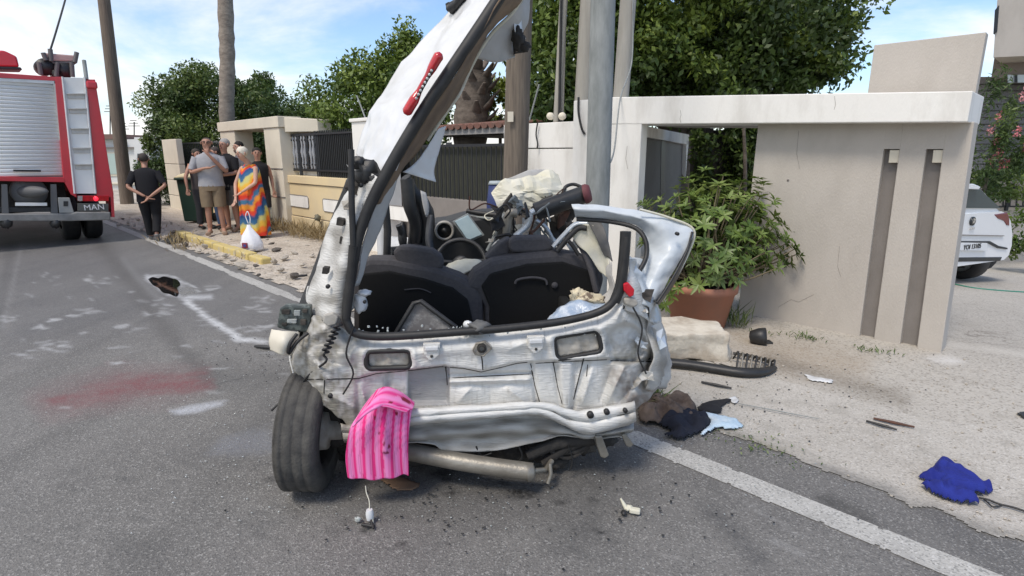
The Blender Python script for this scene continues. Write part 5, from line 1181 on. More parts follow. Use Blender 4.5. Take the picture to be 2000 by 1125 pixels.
# rear bumper beam, right-hand end plate with holes, lower valance
beam_t = [(665, 826), (690, 830), (740, 818), (800, 802), (900, 795), (1000, 789), (1040, 786), (1075, 789), (1100, 798), (1140, 803), (1190, 795), (1240, 785)]
beam_b = [(672, 862), (700, 860), (750, 844), (800, 829), (900, 819), (1000, 811), (1050, 809), (1085, 820), (1120, 838), (1150, 846), (1190, 838), (1242, 822)]
rows = [[] for _ in range(7)]
for (xt, yt), (xb, yb) in zip(beam_t, beam_b):
    for k, (f_, o_) in enumerate(((0, .03), (.06, -.035), (.36, -.046), (.47, -.018), (.60, -.046), (.94, -.040), (1, .03))):
        x, y = xt + (xb - xt) * f_, yt + (yb - yt) * f_; rows[k].append(C(x, y, o_ + .006 * noise.noise(Vector((x / 30, y / 30, 9)))))
m = MB(); m.grid(patch(rows, nu=5, nv=4, amp=.010, sc=16)); bmo = m.build('bumper_beam', M['car'], wc, solid=.006)
vx = [v.co for v in bmo.data.vertices]; qx, qy = proj(np.array([v + OFF[bmo.name] for v in vx]))
set_attr(bmo, 'dirt', [(.22, .195, .15, min(.85, max(0, .8 * (1 - sst(690, 800, x)) + .55 * sst(1190, 1240, x) + .35 * noise.noise(Vector((x / 22, y / 9, 4)))))) for x, y in zip(qx, qy)])
for x, y, r in ((1154, 812, .020), (1186, 806, .017), (1222, 803, .014)):
    m = MB(); m.lathe(C(x, y, -.068), CA, [(0, 0), (r * .8, 0), (r * .85, .02), (0, .02)], 16); m.build('beam_hole', M['rubber'], bmo)
v_t = [(690, 850), (750, 836), (800, 824), (900, 814), (1000, 806), (1060, 806), (1110, 832), (1150, 842), (1238, 820)]
v_m = [(705, 862), (750, 862), (810, 852), (900, 846), (1000, 838), (1060, 838), (1110, 844), (1150, 852), (1238, 838)]
v_b = [(715, 865), (760, 866), (840, 868), (870, 880), (960, 881), (1040, 866), (1100, 852), (1150, 858), (1225, 850)]
m = MB(); m.grid(patch([[C(x, y, .075) for x, y in v_t], [C(x + (u - x) * .4, y + (w_ - y) * .4, .07) for (x, y), (u, w_) in zip(v_t, v_m)], [C(x, y, .035) for x, y in v_m], [C(x * .6 + u * .4, y * .6 + w_ * .4, .075) for (x, y), (u, w_) in zip(v_m, v_b)], [C(x, y, .055) for x, y in v_b]], 6, 5, .010, 10, 4)); va_ = m.build('lower_valance', M['car'], wc, solid=.006)
qx, qy = proj(np.array([v.co + OFF[va_.name] for v in va_.data.vertices]))
set_attr(va_, 'dirt', [(.17, .155, .128, min(.92, max(.4, .68 + .5 * noise.noise(Vector((x / 40, y / 12, 6)))))) for x, y in zip(qx, qy)])  # valance dirt, darkened further for the shadow below the beam
# left rear pillar and quarter
LP_ = [[(702, 316), (716, 330), (736, 345), (750, 352)], [(672, 385), (690, 390), (708, 395), (722, 400)], [(645, 450), (665, 452), (685, 455), (700, 458)], [(622, 520), (645, 522), (668, 525), (688, 530)], [(605, 575), (630, 580), (655, 585), (679, 592)], [(594, 622), (622, 626), (650, 630), (676, 645)]]
lo_ = (.24, .10, .0, .03)
m = MB(); m.grid(patch([[C(x, y, lo_[k]) for k, (x, y) in enumerate(r)] for r in LP_], 7, 8, .016, 9, 2)); lpil = m.build('left_pillar', M['car'], wc, solid=.008)
qx, qy = proj(np.array([v.co + OFF[lpil.name] for v in lpil.data.vertices]))
set_attr(lpil, 'dirt', [(.19, .175, .15, min(.85, max(0, .3 + .9 * noise.noise(Vector((x / 26, y / 26, 4))) + .7 * sst(590, 640, y)))) for x, y in zip(qx, qy)])
for pxs in ([(658, 425), (672, 428), (670, 442), (656, 440)], [(664, 462), (676, 464), (673, 478), (662, 476)], [(630, 522), (642, 523), (640, 536), (628, 535)], [(664, 508), (670, 500), (672, 520), (664, 528)]):
    slab('pillar_slot', pxs, CP(.028), .04, M['under'], lpil, .003)
slab('lamp_seat', [(632, 616), (650, 612), (660, 620), (656, 634), (640, 638), (630, 630)], CP(-.035), .03, M['dirty'], lpil, .006)
m = MB(); m.grid(patch([[C(684, 352, .22), C(690, 345, .2)], [C(662, 405, .26), C(676, 402, .23)], [C(640, 465, .28), C(654, 462, .24)], [C(612, 540, .28), C(630, 538, .24)], [C(588, 600, .26), C(610, 598, .22)]], 4, 6)); m.build('window_trim', M['blackplastic'], wc, solid=.02)
# left flank running forward above the wheel
fl = [[C(606, 560, .24), C(598, 612, .22), C(578, 668, .2), C(566, 700, .18), C(574, 745, .14)]]
for o_ in (.35, .8, 1.4): fl.append([p + CA * o_ + CR * (.02 + .03 * o_) for p in fl[0]])
m = MB(); m.grid(patch(fl, 5, 5, .02, 5, 3)); m.build('left_flank', M['car'], wc, solid=.006)
# gas strut hanging down the left pillar
m = MB(); m.tube([C(686, 292, -.01), C(687, 400, -.03), C(690, 480, -.03)], .014, 8); m.tube([C(690, 480, -.03), C(684, 560, -.02), C(676, 622, -.015)], .020, 8); m.build('gas_strut', M['rubber'], wc)
m = MB(); m.blob(C(716, 335, .06), (.055, .05, .05), .5, 2, 3); m.blob(C(700, 318, .05), (.035, .03, .03), .5, 2, 5); m.blob(C(728, 352, .04), (.04, .03, .035), .5, 2, 8); m.build('torn_hinge_mount', M['blackplastic'], wc)
# weather seal running round the whole tailgate opening
sealp = [(1022, -90), (985, -22), (952, 30), (897, 112), (830, 212), (765, 320), (722, 402), (698, 470), (686, 540), (676, 605), (682, 638), (702, 653), (760, 657), (900, 648), (1000, 640), (1100, 627), (1172, 608), (1202, 582), (1214, 545), (1220, 500), (1224, 462)]
m = MB(); sp = cr([C(x, y, -.01 if y > 300 else -.01 + .0002 * (300 - y)) for x, y in sealp], 8)
m.tube(sp, [float(np.interp(i / len(sp), [0, .22, .38, .45, 1], [.027, .027, .024, .020, .018])) for i in range(len(sp))], 10); m.build('opening_seal', M['rubber'], wc)
# torn roof skin flung upward, brake lamp still on it
RO = [[(692, 300), (716, 332), (748, 348), (772, 332)], [(712, 240), (742, 270), (776, 292), (806, 270)], [(732, 195), (768, 216), (810, 226), (844, 208)], [(795, 112), (832, 130), (866, 142), (902, 114)], [(880, 12), (905, 28), (932, 48), (960, 26)], [(940, -75), (965, -65), (995, -50), (1018, -70)]]
ro_ = (.48, .26, .06, .02); 
m = MB(); m.grid(patch([[C(x, y, ro_[k] + .05 * max(0, i - 2)) for k, (x, y) in enumerate(r)] for i, r in enumerate(RO)], 16, 16, .026, 4.5, 5)); roof = m.build('roof_skin', M['white'], wc, solid=.006)
bl_pts = [(792, 224), (800, 210), (812, 190), (826, 164), (840, 140), (852, 118), (861, 104)]
m = MB(); m.tube(cr([C(x, y, -.02) for x, y in bl_pts], 4), [float(np.interp(i / 24, [0, .08, .3, .42, .6, .72, .92, 1], [.014, .031, .031, .018, .018, .028, .031, .014])) for i in range(25)], 10, flat=.7); bl = m.build('brake_lamp', M['lens'], roof)
m = MB(); m.tube([C(815, 190, -.05), C(845, 136, -.05)], .007, 6); m.build('lamp_strip', M['under'], bl)
for t in np.linspace(0, 1, 8):
    m = MB(); m.blob(C(813 + 30 * t, 192 - 54 * t, -.06), (.006, .004, .006), 0, 1, 0, 6, 4); m.build('lamp_diode', M['clear'], bl)
m = MB(); pts = [C(878, 18, .5), C(892, 8, .48), C(905, -12, .45)]; m.tube(pts, [.03, .02, .03], 6); m.blob(C(884, 14, .5), (.03, .03, .03), .6, 2, 2); m.build('roof_clip', M['blackplastic'], roof)
# headliner band, hanging liner flaps
A_ = [(1012, -70), (972, 8), (912, 112), (846, 210), (780, 318), (738, 400)]; B_ = [(1040, -60), (1019, 4), (955, 68), (893, 190), (830, 278), (752, 380)]
m = MB(); m.grid(patch([[C(x, y, .02) for x, y in A_], [C((x + u) / 2 + 3, (y + v) / 2 + 3, .20) for (x, y), (u, v) in zip(A_, B_)], [C(x, y, .30) for x, y in B_]], 7, 5, .012, 7, 3)); m.build('headliner', M['headliner'], roof, solid=.006)
m = MB(); m.tube(cr([C(x, y, .295) for x, y in ((1030, -20), (1000, 26), (960, 66), (925, 122), (898, 182), (880, 208), (850, 252), (835, 275))], 6), .009, 6); m.build('liner_edge', M['airbag'], roof)
m = MB(); m.grid(patch([[C(1022, -30, .30), C(1032, -20, .45), C(1040, -10, .5)], [C(998, 30, .30), C(1018, 40, .42), C(1030, 45, .5)], [C(962, 66, .30), C(990, 85, .4), C(1006, 92, .46)], [C(930, 114, .30), C(968, 122, .38), C(1004, 116, .42)]], 6, 6, .02, 6, 8)); m.build('liner_flap', M['liner'], roof, solid=.004)
m = MB(); m.grid(patch([[C(1003, 28, .38), C(1018, 32, .42)], [C(1004, 58, .36), C(1020, 62, .42)], [C(1012, 70, .38), C(1026, 76, .44)]], 4, 4, .01, 9)); m.build('torn_strip', M['white'], roof, solid=.004)
m = MB(); m.blob(C(1012, 78, .38), (.03, .03, .05), .6, 2.2, 4); m.blob(C(1022, 92, .4), (.035, .03, .025), .6, 2.2, 5); m.tube([C(1004, 60, .38), C(1006, 104, .38), C(1028, 98, .4)], .009, 6); m.build('broken_grab_handle', M['under'], roof)
m = MB(); m.grid(patch([[C(852, 250, .3), C(866, 246, .34)], [C(836, 280, .28), C(858, 296, .33)], [C(812, 316, .24), C(848, 330, .3)], [C(786, 336, .2), C(852, 356, .3)]], 6, 6, .02, 7, 4)); m.build('liner_flap', M['white'], roof, solid=.004)
m = MB(); m.grid(patch([[C(748, 352, .08), C(774, 352, .2)], [C(728, 412, .06), C(752, 420, .16)], [C(706, 490, .05), C(724, 482, .12)], [C(693, 560, .04), C(702, 556, .08)]], 6, 6, .014, 9, 6)); m.build('pillar_trim', M['liner'], wc, solid=.005)
m = MB(); m.blob(C(704, 590, .05), (.028, .03, .05), .4, 2, 3); m.blob(C(712, 572, .05), (.03, .03, .016), .4, 2, 4); m.build('white_clip', M['white'], wc)
# left centre pillar, front door edge and twisted windscreen pillar
m = MB(); m.tube([C(742, 385, .75), C(747, 440, .75), C(750, 520, .75)], .035, 8); m.build('centre_pillar', M['white'], wc)
m = MB(); m.tube([C(752, 390, .72), C(757, 450, .72), C(755, 510, .72)], .022, 8); m.build('pillar_seal', M['rubber'], wc)
m = MB(); m.tube(cr([C(758, 492, .9), C(790, 488, 1.2), C(822, 482, 1.4)], 4), .03, 8); m.build('door_top', M['blackplastic'], wc)
m = MB(); m.tube(cr([C(792, 346, 1.35), C(812, 380, 1.4), C(830, 412, 1.4), C(832, 450, 1.42), C(828, 490, 1.45)], 5), [.035] * 5 + [.055] * 5 + [.06] * 11, 8); m.tube(cr([C(795, 350, 1.3), C(800, 400, 1.3), C(812, 440, 1.35), C(806, 490, 1.4)], 5), .045, 8); m.build('windscreen_pillar', M['blackplastic'], wc)
m = MB(); m.grid(patch([[C(822, 372, 1.28), C(832, 376, 1.3)], [C(826, 400, 1.28), C(838, 404, 1.3)], [C(832, 424, 1.28), C(836, 424, 1.3)]], 3, 3, .01, 9)); m.build('pillar_flake', M['liner'], wc, solid=.004)
m = MB(); m.blob(C(786, 460, 1.3), (.03, .04, .09), .2, 2, 1); m.tube([C(778, 440, 1.25), C(790, 470, 1.3)], .02, 6); m.build('door_mirror', M['blackplastic'], wc)
# dark tub of the boot and floor
def Q(r, a, z): return CR * r + CA * (CK + a) + Vector((0, 0, z))
tub = MB(); tub.box(Q(-.08, .47, .55), (1.36, .70, .05), (CR, CA, Vector((0, 0, 1)))); tub.box(Q(-.74, .48, .72), (.05, .68, .42), (CR, CA, Vector((0, 0, 1)))); tub.box(Q(.58, .52, .70), (.05, .6, .36), (CR, CA, Vector((0, 0, 1))))
tub.build('boot_tub', M['seatback'], wc, bevel=.01)
fl_ = MB(); fl_.box(Q(-.08, 1.3, .36), (1.3, 2.3, .16), (CR, CA, Vector((0, 0, 1)))); fl_.build('floor_pan', M['under'], wc, bevel=.03)
fr_ = MB()
for i in range(9): fr_.blob(Q(random.uniform(-.6, .5), random.uniform(2.3, 2.9), random.uniform(.35, .75)), (.3, .25, .2), .5, 1.6, i)
fr_.build('crushed_engine_bay', M['under'], wc)
m = MB(); hd = [[Q(r, a, .93 + .05 * math.sin(a * 9 + r * 4) - .12 * (a - 2.1)) for r in (-.6, -.3, 0, .3, .55)] for a in (2.1, 2.4, 2.7, 3.0)]
m.grid(patch(hd, 5, 5, .07, 4, 2)); m.build('crumpled_bonnet', M['car'], wc, solid=.006)
# seats
def seat(outl, back, name, o=.50):
    r = bpy.data.objects.new(name, None); COL.objects.link(r); r.parent = wc; OFF[r.name] = OFF[wc.name]
    slab('backrest', outl, CP(o), .16, M['seat'], r, .03); slab('back_panel', back, CP(o - .018), .03, M['seatback'], r, .01); return r
s1_ = seat([(690, 520), (720, 506), (760, 506), (800, 514), (850, 522), (900, 540), (932, 560), (944, 585), (946, 640), (944, 690), (690, 690)], [(700, 536), (760, 530), (830, 545), (885, 563), (914, 586), (924, 630), (926, 690), (700, 690)], 'left_seat' if False else 'rear_seat')
slab('headrest', [(766, 492), (778, 482), (800, 481), (845, 488), (862, 500), (868, 516), (862, 527), (818, 526), (776, 514)], CP(.52), .10, M['seat'], s1_, .025)
m = MB(); m.tube(cr([C(790, 566, .478), C(820, 564, .478), C(842, 572, .478)], 4), .004, 5); m.build('seam', M['seat'], s1_)
s2_ = seat([(904, 566), (925, 530), (960, 508), (1020, 496), (1090, 490), (1140, 500), (1172, 518), (1182, 545), (1160, 620), (1150, 690), (950, 690), (946, 600), (930, 572)], [(940, 560), (958, 535), (1030, 516), (1100, 512), (1150, 528), (1166, 550), (1146, 620), (1136, 690), (956, 690), (956, 600)], 'rear_seat')
slab('headrest', [(996, 470), (1006, 463), (1068, 462), (1078, 470), (1082, 488), (1060, 493), (1002, 494), (994, 486)], CP(.53), .10, M['seat'], s2_, .02)
slab('side_bolster', [(946, 505), (975, 476), (992, 466), (1000, 468), (996, 496), (960, 508)], CP(.6), .12, M['seat'], s2_, .02)
m = MB(); m.tube(cr([C(1006, 554, .465), C(1012, 546, .465), C(1040, 542, .465), C(1064, 546, .465), C(1068, 556, .465)], 4), .007, 6); m.build('pull_handle', M['seat'], s2_)
m = MB(); m.lathe(C(1084, 558, .47), CA, [(0, 0), (.016, 0), (.02, .02)], 10); m.build('release_knob', M['seat'], s2_)
# dashboard, wheel, screen
ds_ = slab('dashboard', [(828, 452), (838, 438), (870, 434), (905, 424), (945, 418), (990, 416), (1010, 430), (1010, 560), (828, 560)], CP(1.55), .45, M['blackplastic'], wc, .04)
m = MB(); m.tube(cr([C(912, 412, 1.6), C(950, 418, 1.55), C(992, 422, 1.5)], 4), .018, 8); m.build('windscreen_edge', M['rubber'], wc)
m = MB(); m.tube(cr([C(914, 422, 1.6), C(950, 426, 1.54), C(990, 430, 1.5)], 4), .010, 8); m.build('windscreen_trim', M['galv'], wc)
m = MB(); m.lathe(C(868, 451, 1.52), CA, [(.052, 0), (.062, -.012), (.07, 0), (.07, .04)], 24); vt_ = m.build('air_vent', M['dirty'], ds_); 
m = MB(); m.lathe(C(868, 451, 1.53), CA, [(0, -.012), (.02, -.01), (.022, .0), (.052, .012)], 16); m.build('vent_core', M['blackplastic'], vt_)
m = MB(); m.prism([C(x, y, 1.42) for x, y in ((888, 432), (914, 420), (942, 458), (914, 470))], CA * .02 + Vector((0, 0, -.004))); sc_ = m.build('screen', M['screen'], ds_, bevel=.004)
m = MB(); m.prism([C(x, y, 1.444) for x, y in ((884, 433), (914, 417), (946, 459), (914, 474))], CA * .03); m.build('screen_frame', M['galv'], sc_)
ctr, rad = C(900, 514, 1.15), .165; m = MB(); tl_ = (CR, (Vector((0, 0, 1)) * .86 + CA * .5).normalized())
m.tube([ctr + tl_[0] * (rad * math.cos(t)) + tl_[1] * (rad * math.sin(t)) for t in np.linspace(0, 2 * math.pi, 33)], .016, 8); sw = m.build('steering_wheel', M['blackplastic'], wc)
m = MB(); m.blob(ctr, (.06, .03, .05), .1, 2, 2); 
for a in (.1, 3.04, 4.7): m.tube([ctr, ctr + tl_[0] * (rad * math.cos(a)) + tl_[1] * (rad * math.sin(a))], .015, 6)
m.build('wheel_hub', M['blackplastic'], sw)
m = MB(); m.grid(patch([[C(868, 525, .95), C(890, 512, .9), C(912, 505, .92)], [C(872, 535, .85), C(900, 522, .83), C(930, 508, .86)], [C(880, 545, .8), C(905, 538, .78), C(944, 514, .82)]], 5, 5, .03, 9, 4)); m.build('deflated_airbag', M['airbag'], wc, solid=.006)
# big cream airbag, black tube and bent bright brackets in the crushed front
ab = [[(966, 376), (976, 364), (1000, 352), (1040, 345), (1070, 352), (1100, 385)], [(972, 372), (1000, 345), (1030, 335), (1060, 334), (1078, 350), (1104, 384)]]
m = MB(); abc = [[C(966, 378, 1.5), C(985, 362, 1.45), C(1012, 350, 1.45), (C(1040, 342, 1.5)), C(1068, 335, 1.55), C(1076, 340, 1.6)], [C(968, 390, 1.42), C(990, 380, 1.36), C(1020, 372, 1.34), C(1050, 368, 1.36), C(1076, 366, 1.42), C(1092, 368, 1.5)], [C(976, 405, 1.42), C(998, 402, 1.36), C(1025, 398, 1.36), C(1054, 392, 1.38), C(1084, 388, 1.42), C(1108, 384, 1.5)], [C(982, 420, 1.46), C(1000, 414, 1.4), C(1028, 412, 1.4), C(1056, 408, 1.42), C(1086, 400, 1.46), C(1108, 392, 1.52)]]
m.smooth = False; m.grid(patch(abc, 4, 5, .085, 6, 7)); m.build('inflated_airbag', M['airbag'], wc, solid=.01)
m = MB(); m.grid(patch([[C(986, 352, 1.6), C(1030, 334, 1.65), C(1066, 333, 1.7)], [C(975, 368, 1.6), C(1030, 352, 1.6), C(1088, 362, 1.7)]], 6, 6, .03, 5, 9)); m.build('airbag_cloth', M['liner'], wc, solid=.006)
m = MB(); m.tube(cr([C(1046, 414, 1.05), C(1090, 398, 1.05), C(1146, 378, 1.08)], 5), .058, 14); tb_ = m.build('curtain_tube', M['blackplastic'], wc)
m = MB(); m.lathe(C(1147, 378, 1.05), (CR * .85 - CA * .3 + Vector((0, 0, .25))), [(0, .02), (.05, .02), (.062, .0), (.062, -.02)], 18); m.build('tube_end', mat('dull_red_rubber', (.14, .04, .045), .7), tb_)
m = MB(); m.tube(cr([C(1100, 384, 1.1), C(1104, 366, 1.12), C(1120, 360, 1.14), C(1138, 366, 1.12)], 5), .012, 6); m.build('tube_clip', M['rubber'], tb_)
for pxs, r, mt, o_ in (([(1006, 462), (1030, 440), (1036, 416)], .034, 'steel', 1.0), ([(1036, 416), (1044, 412)], .034, 'steel', 1.0), ([(990, 460), (994, 420), (1010, 416)], .03, 'exhaust', 1.05), ([(1046, 430), (1066, 444), (1082, 474)], .024, 'steel', 1.0), ([(1000, 388), (1012, 400), (1024, 410)], .03, 'galv', 1.2), ([(952, 490), (966, 462), (976, 430)], .022, 'galv', 1.1), ([(958, 480), (976, 470)], .02, 'white', 1.1), ([(1060, 470), (1074, 478), (1088, 488)], .02, 'galv', 1.0), ([(1048, 440), (1052, 462)], .02, 'galv', 1.02)):
    m = MB(); m.tube(cr([C(x, y, o_) for x, y in pxs], 4), r, 8, flat=.6); m.build('bent_bracket', M[mt], wc)
for pxs, o_ in (([(982, 400), (1000, 376), (1004, 392), (1000, 408), (988, 420)], 1.1), ([(1036, 408), (1060, 390), (1082, 380), (1060, 400)], 1.2), ([(1084, 420), (1112, 402), (1140, 400), (1120, 430), (1090, 452)], 1.15)):
    slab('torn_trim', pxs, CP(o_), .06, M['under'], wc, .01)
slab('rusty_hinge', [(1092, 424), (1108, 408), (1116, 412), (1104, 438), (1090, 448)], CP(1.1), .05, M['rust'], wc, .01)
# right side: bent silver window frame, trim, cracked glass
Rf = [((1116, 398), (1120, 410), (1124, 426)), ((1180, 401), (1181, 414), (1182, 428)), ((1250, 411), (1244, 426), (1240, 440)), ((1306, 427), (1282, 442), (1262, 464)), ((1352, 448), (1310, 474), (1266, 500)), ((1340, 488), (1296, 510), (1252, 528)), ((1312, 542), (1276, 548), (1242, 556)), ((1284, 588), (1266, 584), (1246, 578))]
m = MB(); m.grid(patch([[C(x, y, o_ + .30 - .03 * i) for (x, y), o_ in zip(r, (.03, .0, .06))] for i, r in enumerate(Rf)], 9, 10, .012, 12, 2)); qf = m.build('quarter_window_frame', M['palepaint'], wc, solid=.006)
m = MB(); m.grid(patch([[C(1350, 452, .19), C(1354, 452, .27)], [C(1338, 492, .16), C(1344, 492, .26)], [C(1308, 548, .10), C(1316, 550, .24)], [C(1280, 592, .06), C(1284, 594, .2)]], 4, 6)); m.build('frame_flange', M['blackplastic'], qf, solid=.01)
m = MB(); m.tube(cr([C(x, y, .22 - .003 * i) for i, (x, y) in enumerate(((1250, 409), (1306, 425), (1354, 448), (1346, 490), (1316, 548), (1286, 592)))], 6), .007, 6); m.build('frame_edge', M['airbag'], qf)
m = MB(); m.tube(cr([C(1126, 428, .34), C(1184, 432, .31), C(1238, 444, .25), C(1260, 468, .2), C(1262, 502, .16), C(1246, 534, .12)], 6), .012, 6); m.build('frame_seal', M['rubber'], qf)
m = MB(); m.lathe(C(1324, 457, .13), CA, [(0, 0), (.009, 0), (.009, .02)], 10); m.build('bolt_hole', M['rubber'], qf)
m = MB(); m.grid(patch([[C(1142, 408, .5), C(1152, 404, .48), C(1160, 412, .46)], [C(1152, 440, .46), C(1168, 436, .44), C(1180, 446, .42)], [C(1172, 478, .42), C(1182, 476, .4), C(1192, 484, .38)], [C(1182, 500, .4), C(1190, 502, .38), C(1196, 510, .36)]], 5, 5, .02, 8, 2)); m.build('roof_pillar_trim', mat('dark_grey_trim', (.16, .155, .15), .7, col2=(.10, .10, .10), scale=9), wc, solid=.008)
m = MB(); m.grid(patch([[C(1112, 452, .5), C(1136, 438, .5), C(1160, 438, .45)], [C(1128, 478, .5), C(1156, 470, .48), C(1184, 478, .42)], [C(1150, 498, .46), C(1178, 510, .42), C(1192, 520, .36)], [C(1172, 530, .42), C(1190, 545, .38), C(1198, 560, .32)]], 5, 6, .015, 7, 5)); m.build('curtain_airbag', M['airbag'], wc, solid=.005)
m = MB(); m.tube(cr([C(1080, 482, .52), C(1102, 458, .52), C(1124, 438, .52), C(1148, 436, .5)], 5), .022, 8, flat=.6); m.build('silver_rail', M['steel'], wc)
m = MB(); m.tube(cr([C(1088, 490, .5), C(1112, 462, .5), C(1130, 446, .5), C(1146, 446, .48)], 5), .016, 8); m.build('rail_seal', M['rubber'], wc)
m = MB(); m.tube(cr([C(1110, 470, .46), C(1120, 482, .46), C(1130, 498, .46)], 4), .012, 6); m.build('cable_stub', M['rubber'], wc)
m = MB(); m.grid(patch([[C(1186, 520, .3), C(1196, 512, .26)], [C(1190, 560, .28), C(1200, 556, .22)], [C(1170, 578, .3), C(1198, 590, .2)], [C(1140, 574, .36), C(1192, 606, .2)]], 5, 5, .02, 9, 5)); m.build('side_trim', M['liner'], wc, solid=.006)
m = MB(); m.tube(cr([C(1222, 452, -.005), C(1219, 500, -.005), C(1212, 556, -.005), C(1200, 590, -.005)], 5), .026, 10, flat=.7); m.build('seal_end', M['blackplastic'], wc)
m = MB(); m.grid(patch([[C(1226, 505, .04), C(1238, 508, .08), C(1248, 520, .2)], [C(1224, 535, .03), C(1238, 540, .05), C(1256, 552, .2)], [C(1214, 572, .02), C(1240, 575, .03), C(1270, 590, .2)], [C(1205, 600, .02), C(1245, 615, .03), C(1284, 640, .22)]], 5, 5, .025, 9, 3)); rp_ = m.build('right_pillar', M['car'], wc, solid=.006)
set_attr(rp_, 'dirt', [(.30, .285, .25, max(0, min(.7, .25 + .8 * noise.noise(v.co * 14)))) for v in rp_.data.vertices])
slab('lamp_fragment', [(1217, 554), (1228, 552), (1240, 566), (1238, 578), (1230, 581), (1219, 568)], CP(-.03), .03, mat('red_lamp_shard', (.62, .02, .035), .3, col2=(.45, .01, .02), scale=20), wc, .006)
slab('lamp_socket', [(1218, 584), (1232, 580), (1246, 586), (1248, 596), (1238, 602), (1222, 596)], CP(-.02), .04, M['dirty'], wc, .01)
# crumpled outer skin on the right
m = MB(); m.grid(patch([[C(1256, 560, .1), C(1270, 570, .2), C(1282, 600, .35)], [C(1268, 640, .1), C(1284, 640, .2), C(1298, 660, .4)], [C(1272, 700, .1), C(1296, 700, .2), C(1308, 705, .45)], [C(1262, 760, .1), C(1284, 760, .25), C(1300, 745, .45)]], 6, 7, .045, 7, 7)); rs_ = m.build('crumpled_flank', M['car'], wc, solid=.006)
set_attr(rs_, 'dirt', [(.20, .185, .16, max(.1, min(.85, .45 + .9 * noise.noise(v.co * 12)))) for v in rs_.data.vertices])
m = MB(); m.grid(patch([[C(1222, 498, .10), C(1236, 500, .16), C(1250, 512, .26)], [C(1226, 524, .08), C(1244, 528, .10), C(1262, 548, .24)], [C(1232, 552, .05), C(1254, 560, .06), C(1276, 584, .2)], [C(1246, 590, .0), C(1266, 600, .06), C(1290, 640, .2)]], 7, 7, .045, 11, 9)); m.build('crumpled_inner_panel', M['palepaint'], wc, solid=.004)
# exhaust, axle, wreckage below
m = MB(); m.tube(cr([C(770, 876, .10), C(900, 902, .02), C(1040, 922, -.05)], 6), .044, 16); ex = m.build('exhaust_silencer', M['exhaust'], wc)
m = MB(); m.lathe(C(1040, 922, -.05), CR, [(0, .01), (.03, .01), (.046, 0), (.046, -.03)], 16); m.tube([C(1040, 920, -.05), C(1065, 918, .0), C(1078, 900, .05)], .014, 8); m.build('tail_pipe', M['exhaust'], ex)
m = MB(); m.tube([C(1074, 905, .0), C(1076, 925, -.02), C(1070, 944, -.03)], .011, 6); m.build('hanging_bracket', M['exhaust'], wc)
m = MB()
for x, y, o_, r in ((900, 880, .3, .12), (1000, 875, .3, .12), (1060, 880, .2, .08), (1100, 872, .2, .07), (1140, 868, .2, .06), (1085, 900, .15, .05), (830, 870, .3, .12), (760, 870, .35, .12), (700, 860, .4, .13), (1180, 855, .25, .06)): m.blob(C(x, y, o_), (r * 1.2, r, r * .8), .5, 2, x)
m.build('torn_underbody', M['under'], wc)
for pxs, r in (([(1060, 905), (1100, 880), (1140, 862)], .022), ([(1100, 884), (1130, 880), (1150, 868)], .014), ([(1030, 890), (1090, 866), (1170, 858)], .03), ([(1075, 880), (1110, 895), (1150, 872)], .012)):
    m = MB(); m.tube(cr([C(x, y, .1) for x, y in pxs], 4), r, 8); m.build('suspension_arm', M['under'], wc)
slab('hook_bracket', [(1162, 852), (1176, 852), (1190, 890), (1182, 896), (1174, 894), (1166, 872)], CP(.02), .05, M['exhaust'], wc, .006)
slab('hook_bracket', [(1214, 850), (1222, 848), (1238, 868), (1232, 874), (1224, 872)], CP(.03), .03, M['exhaust'], wc, .004)
m = MB(); m.tube([Q(-.72, .25, .30), Q(.45, .35, .34)], .04, 10); m.build('rear_axle', M['under'], wc)
# left rear wheel, splayed out from the body
wx = G(575, 930)
WC_ = Vector((-1.012, 2.60, .303)); wax = Vector((.985, .05, .0)).normalized(); wax = (wax + Vector((0, 0, -.06))).normalized()
wr = bpy.data.objects.new('wheel', None); COL.objects.link(wr); wr.parent = wc; OFF[wr.name] = OFF[wc.name]
r = .303; prof = [(r * .62, -.085), (r * .66, -.095), (r * .86, -.102), (r * .96, -.092), (r * .99, -.075)]
for k in range(4): 
    x = -.07 + k * .0467; prof += [(r, x - .017 + .004), (r, x + .017 - .004), (r - .004, x + .019 - .002), (r - .004, x + .0277 - .005)] if k < 3 else [(r, x - .013), (r, x + .004)]
prof += [(r * .99, .078), (r * .96, .092), (r * .86, .102), (r * .66, .095), (r * .62, .085)]
m = MB(); m.lathe(WC_, wax, prof, 48); m.build('tyre', M['tyre'], wr)
m = MB(); m.lathe(WC_, wax, [(r * .63, -.09), (r * .66, -.08), (r * .6, -.03), (r * .55, .06), (r * .6, .085), (r * .66, .09)], 32); m.lathe(WC_, wax, [(0, -.05), (r * .58, -.05), (r * .58, -.03), (0, -.03)], 32); m.build('rim', M['under'], wr)
m = MB(); m.lathe(WC_, wax, [(0, .16), (.05, .16), (.055, .10), (.10, .09), (.11, .02), (.125, .0), (.125, -.03)], 20); m.build('hub', M['dirty'], wr)
m = MB(); m.blob(WC_ + wax * .13 + Vector((0, .02, -.05)), (.06, .05, .06), .4, 2, 2); m.tube([WC_ + wax * .12, WC_ + wax * .3 + Vector((0, .1, .05))], .035, 8); m.tube([WC_ + wax * .14 + Vector((0, 0, -.08)), WC_ + wax * .34 + Vector((0, .15, .0))], .018, 8); m.build('brake_assembly', M['under'], wr)
# wheel house darkness
m = MB(); m.grid(patch([[C(650, 790, .1), C(670, 830, .12), C(680, 860, .15)], [C(600, 760, .4), C(640, 800, .45), C(690, 850, .45)], [C(610, 740, .8), C(650, 770, .9), C(720, 850, .9)]], 4, 4)); m.build('wheel_house', M['under'], wc, solid=.01)
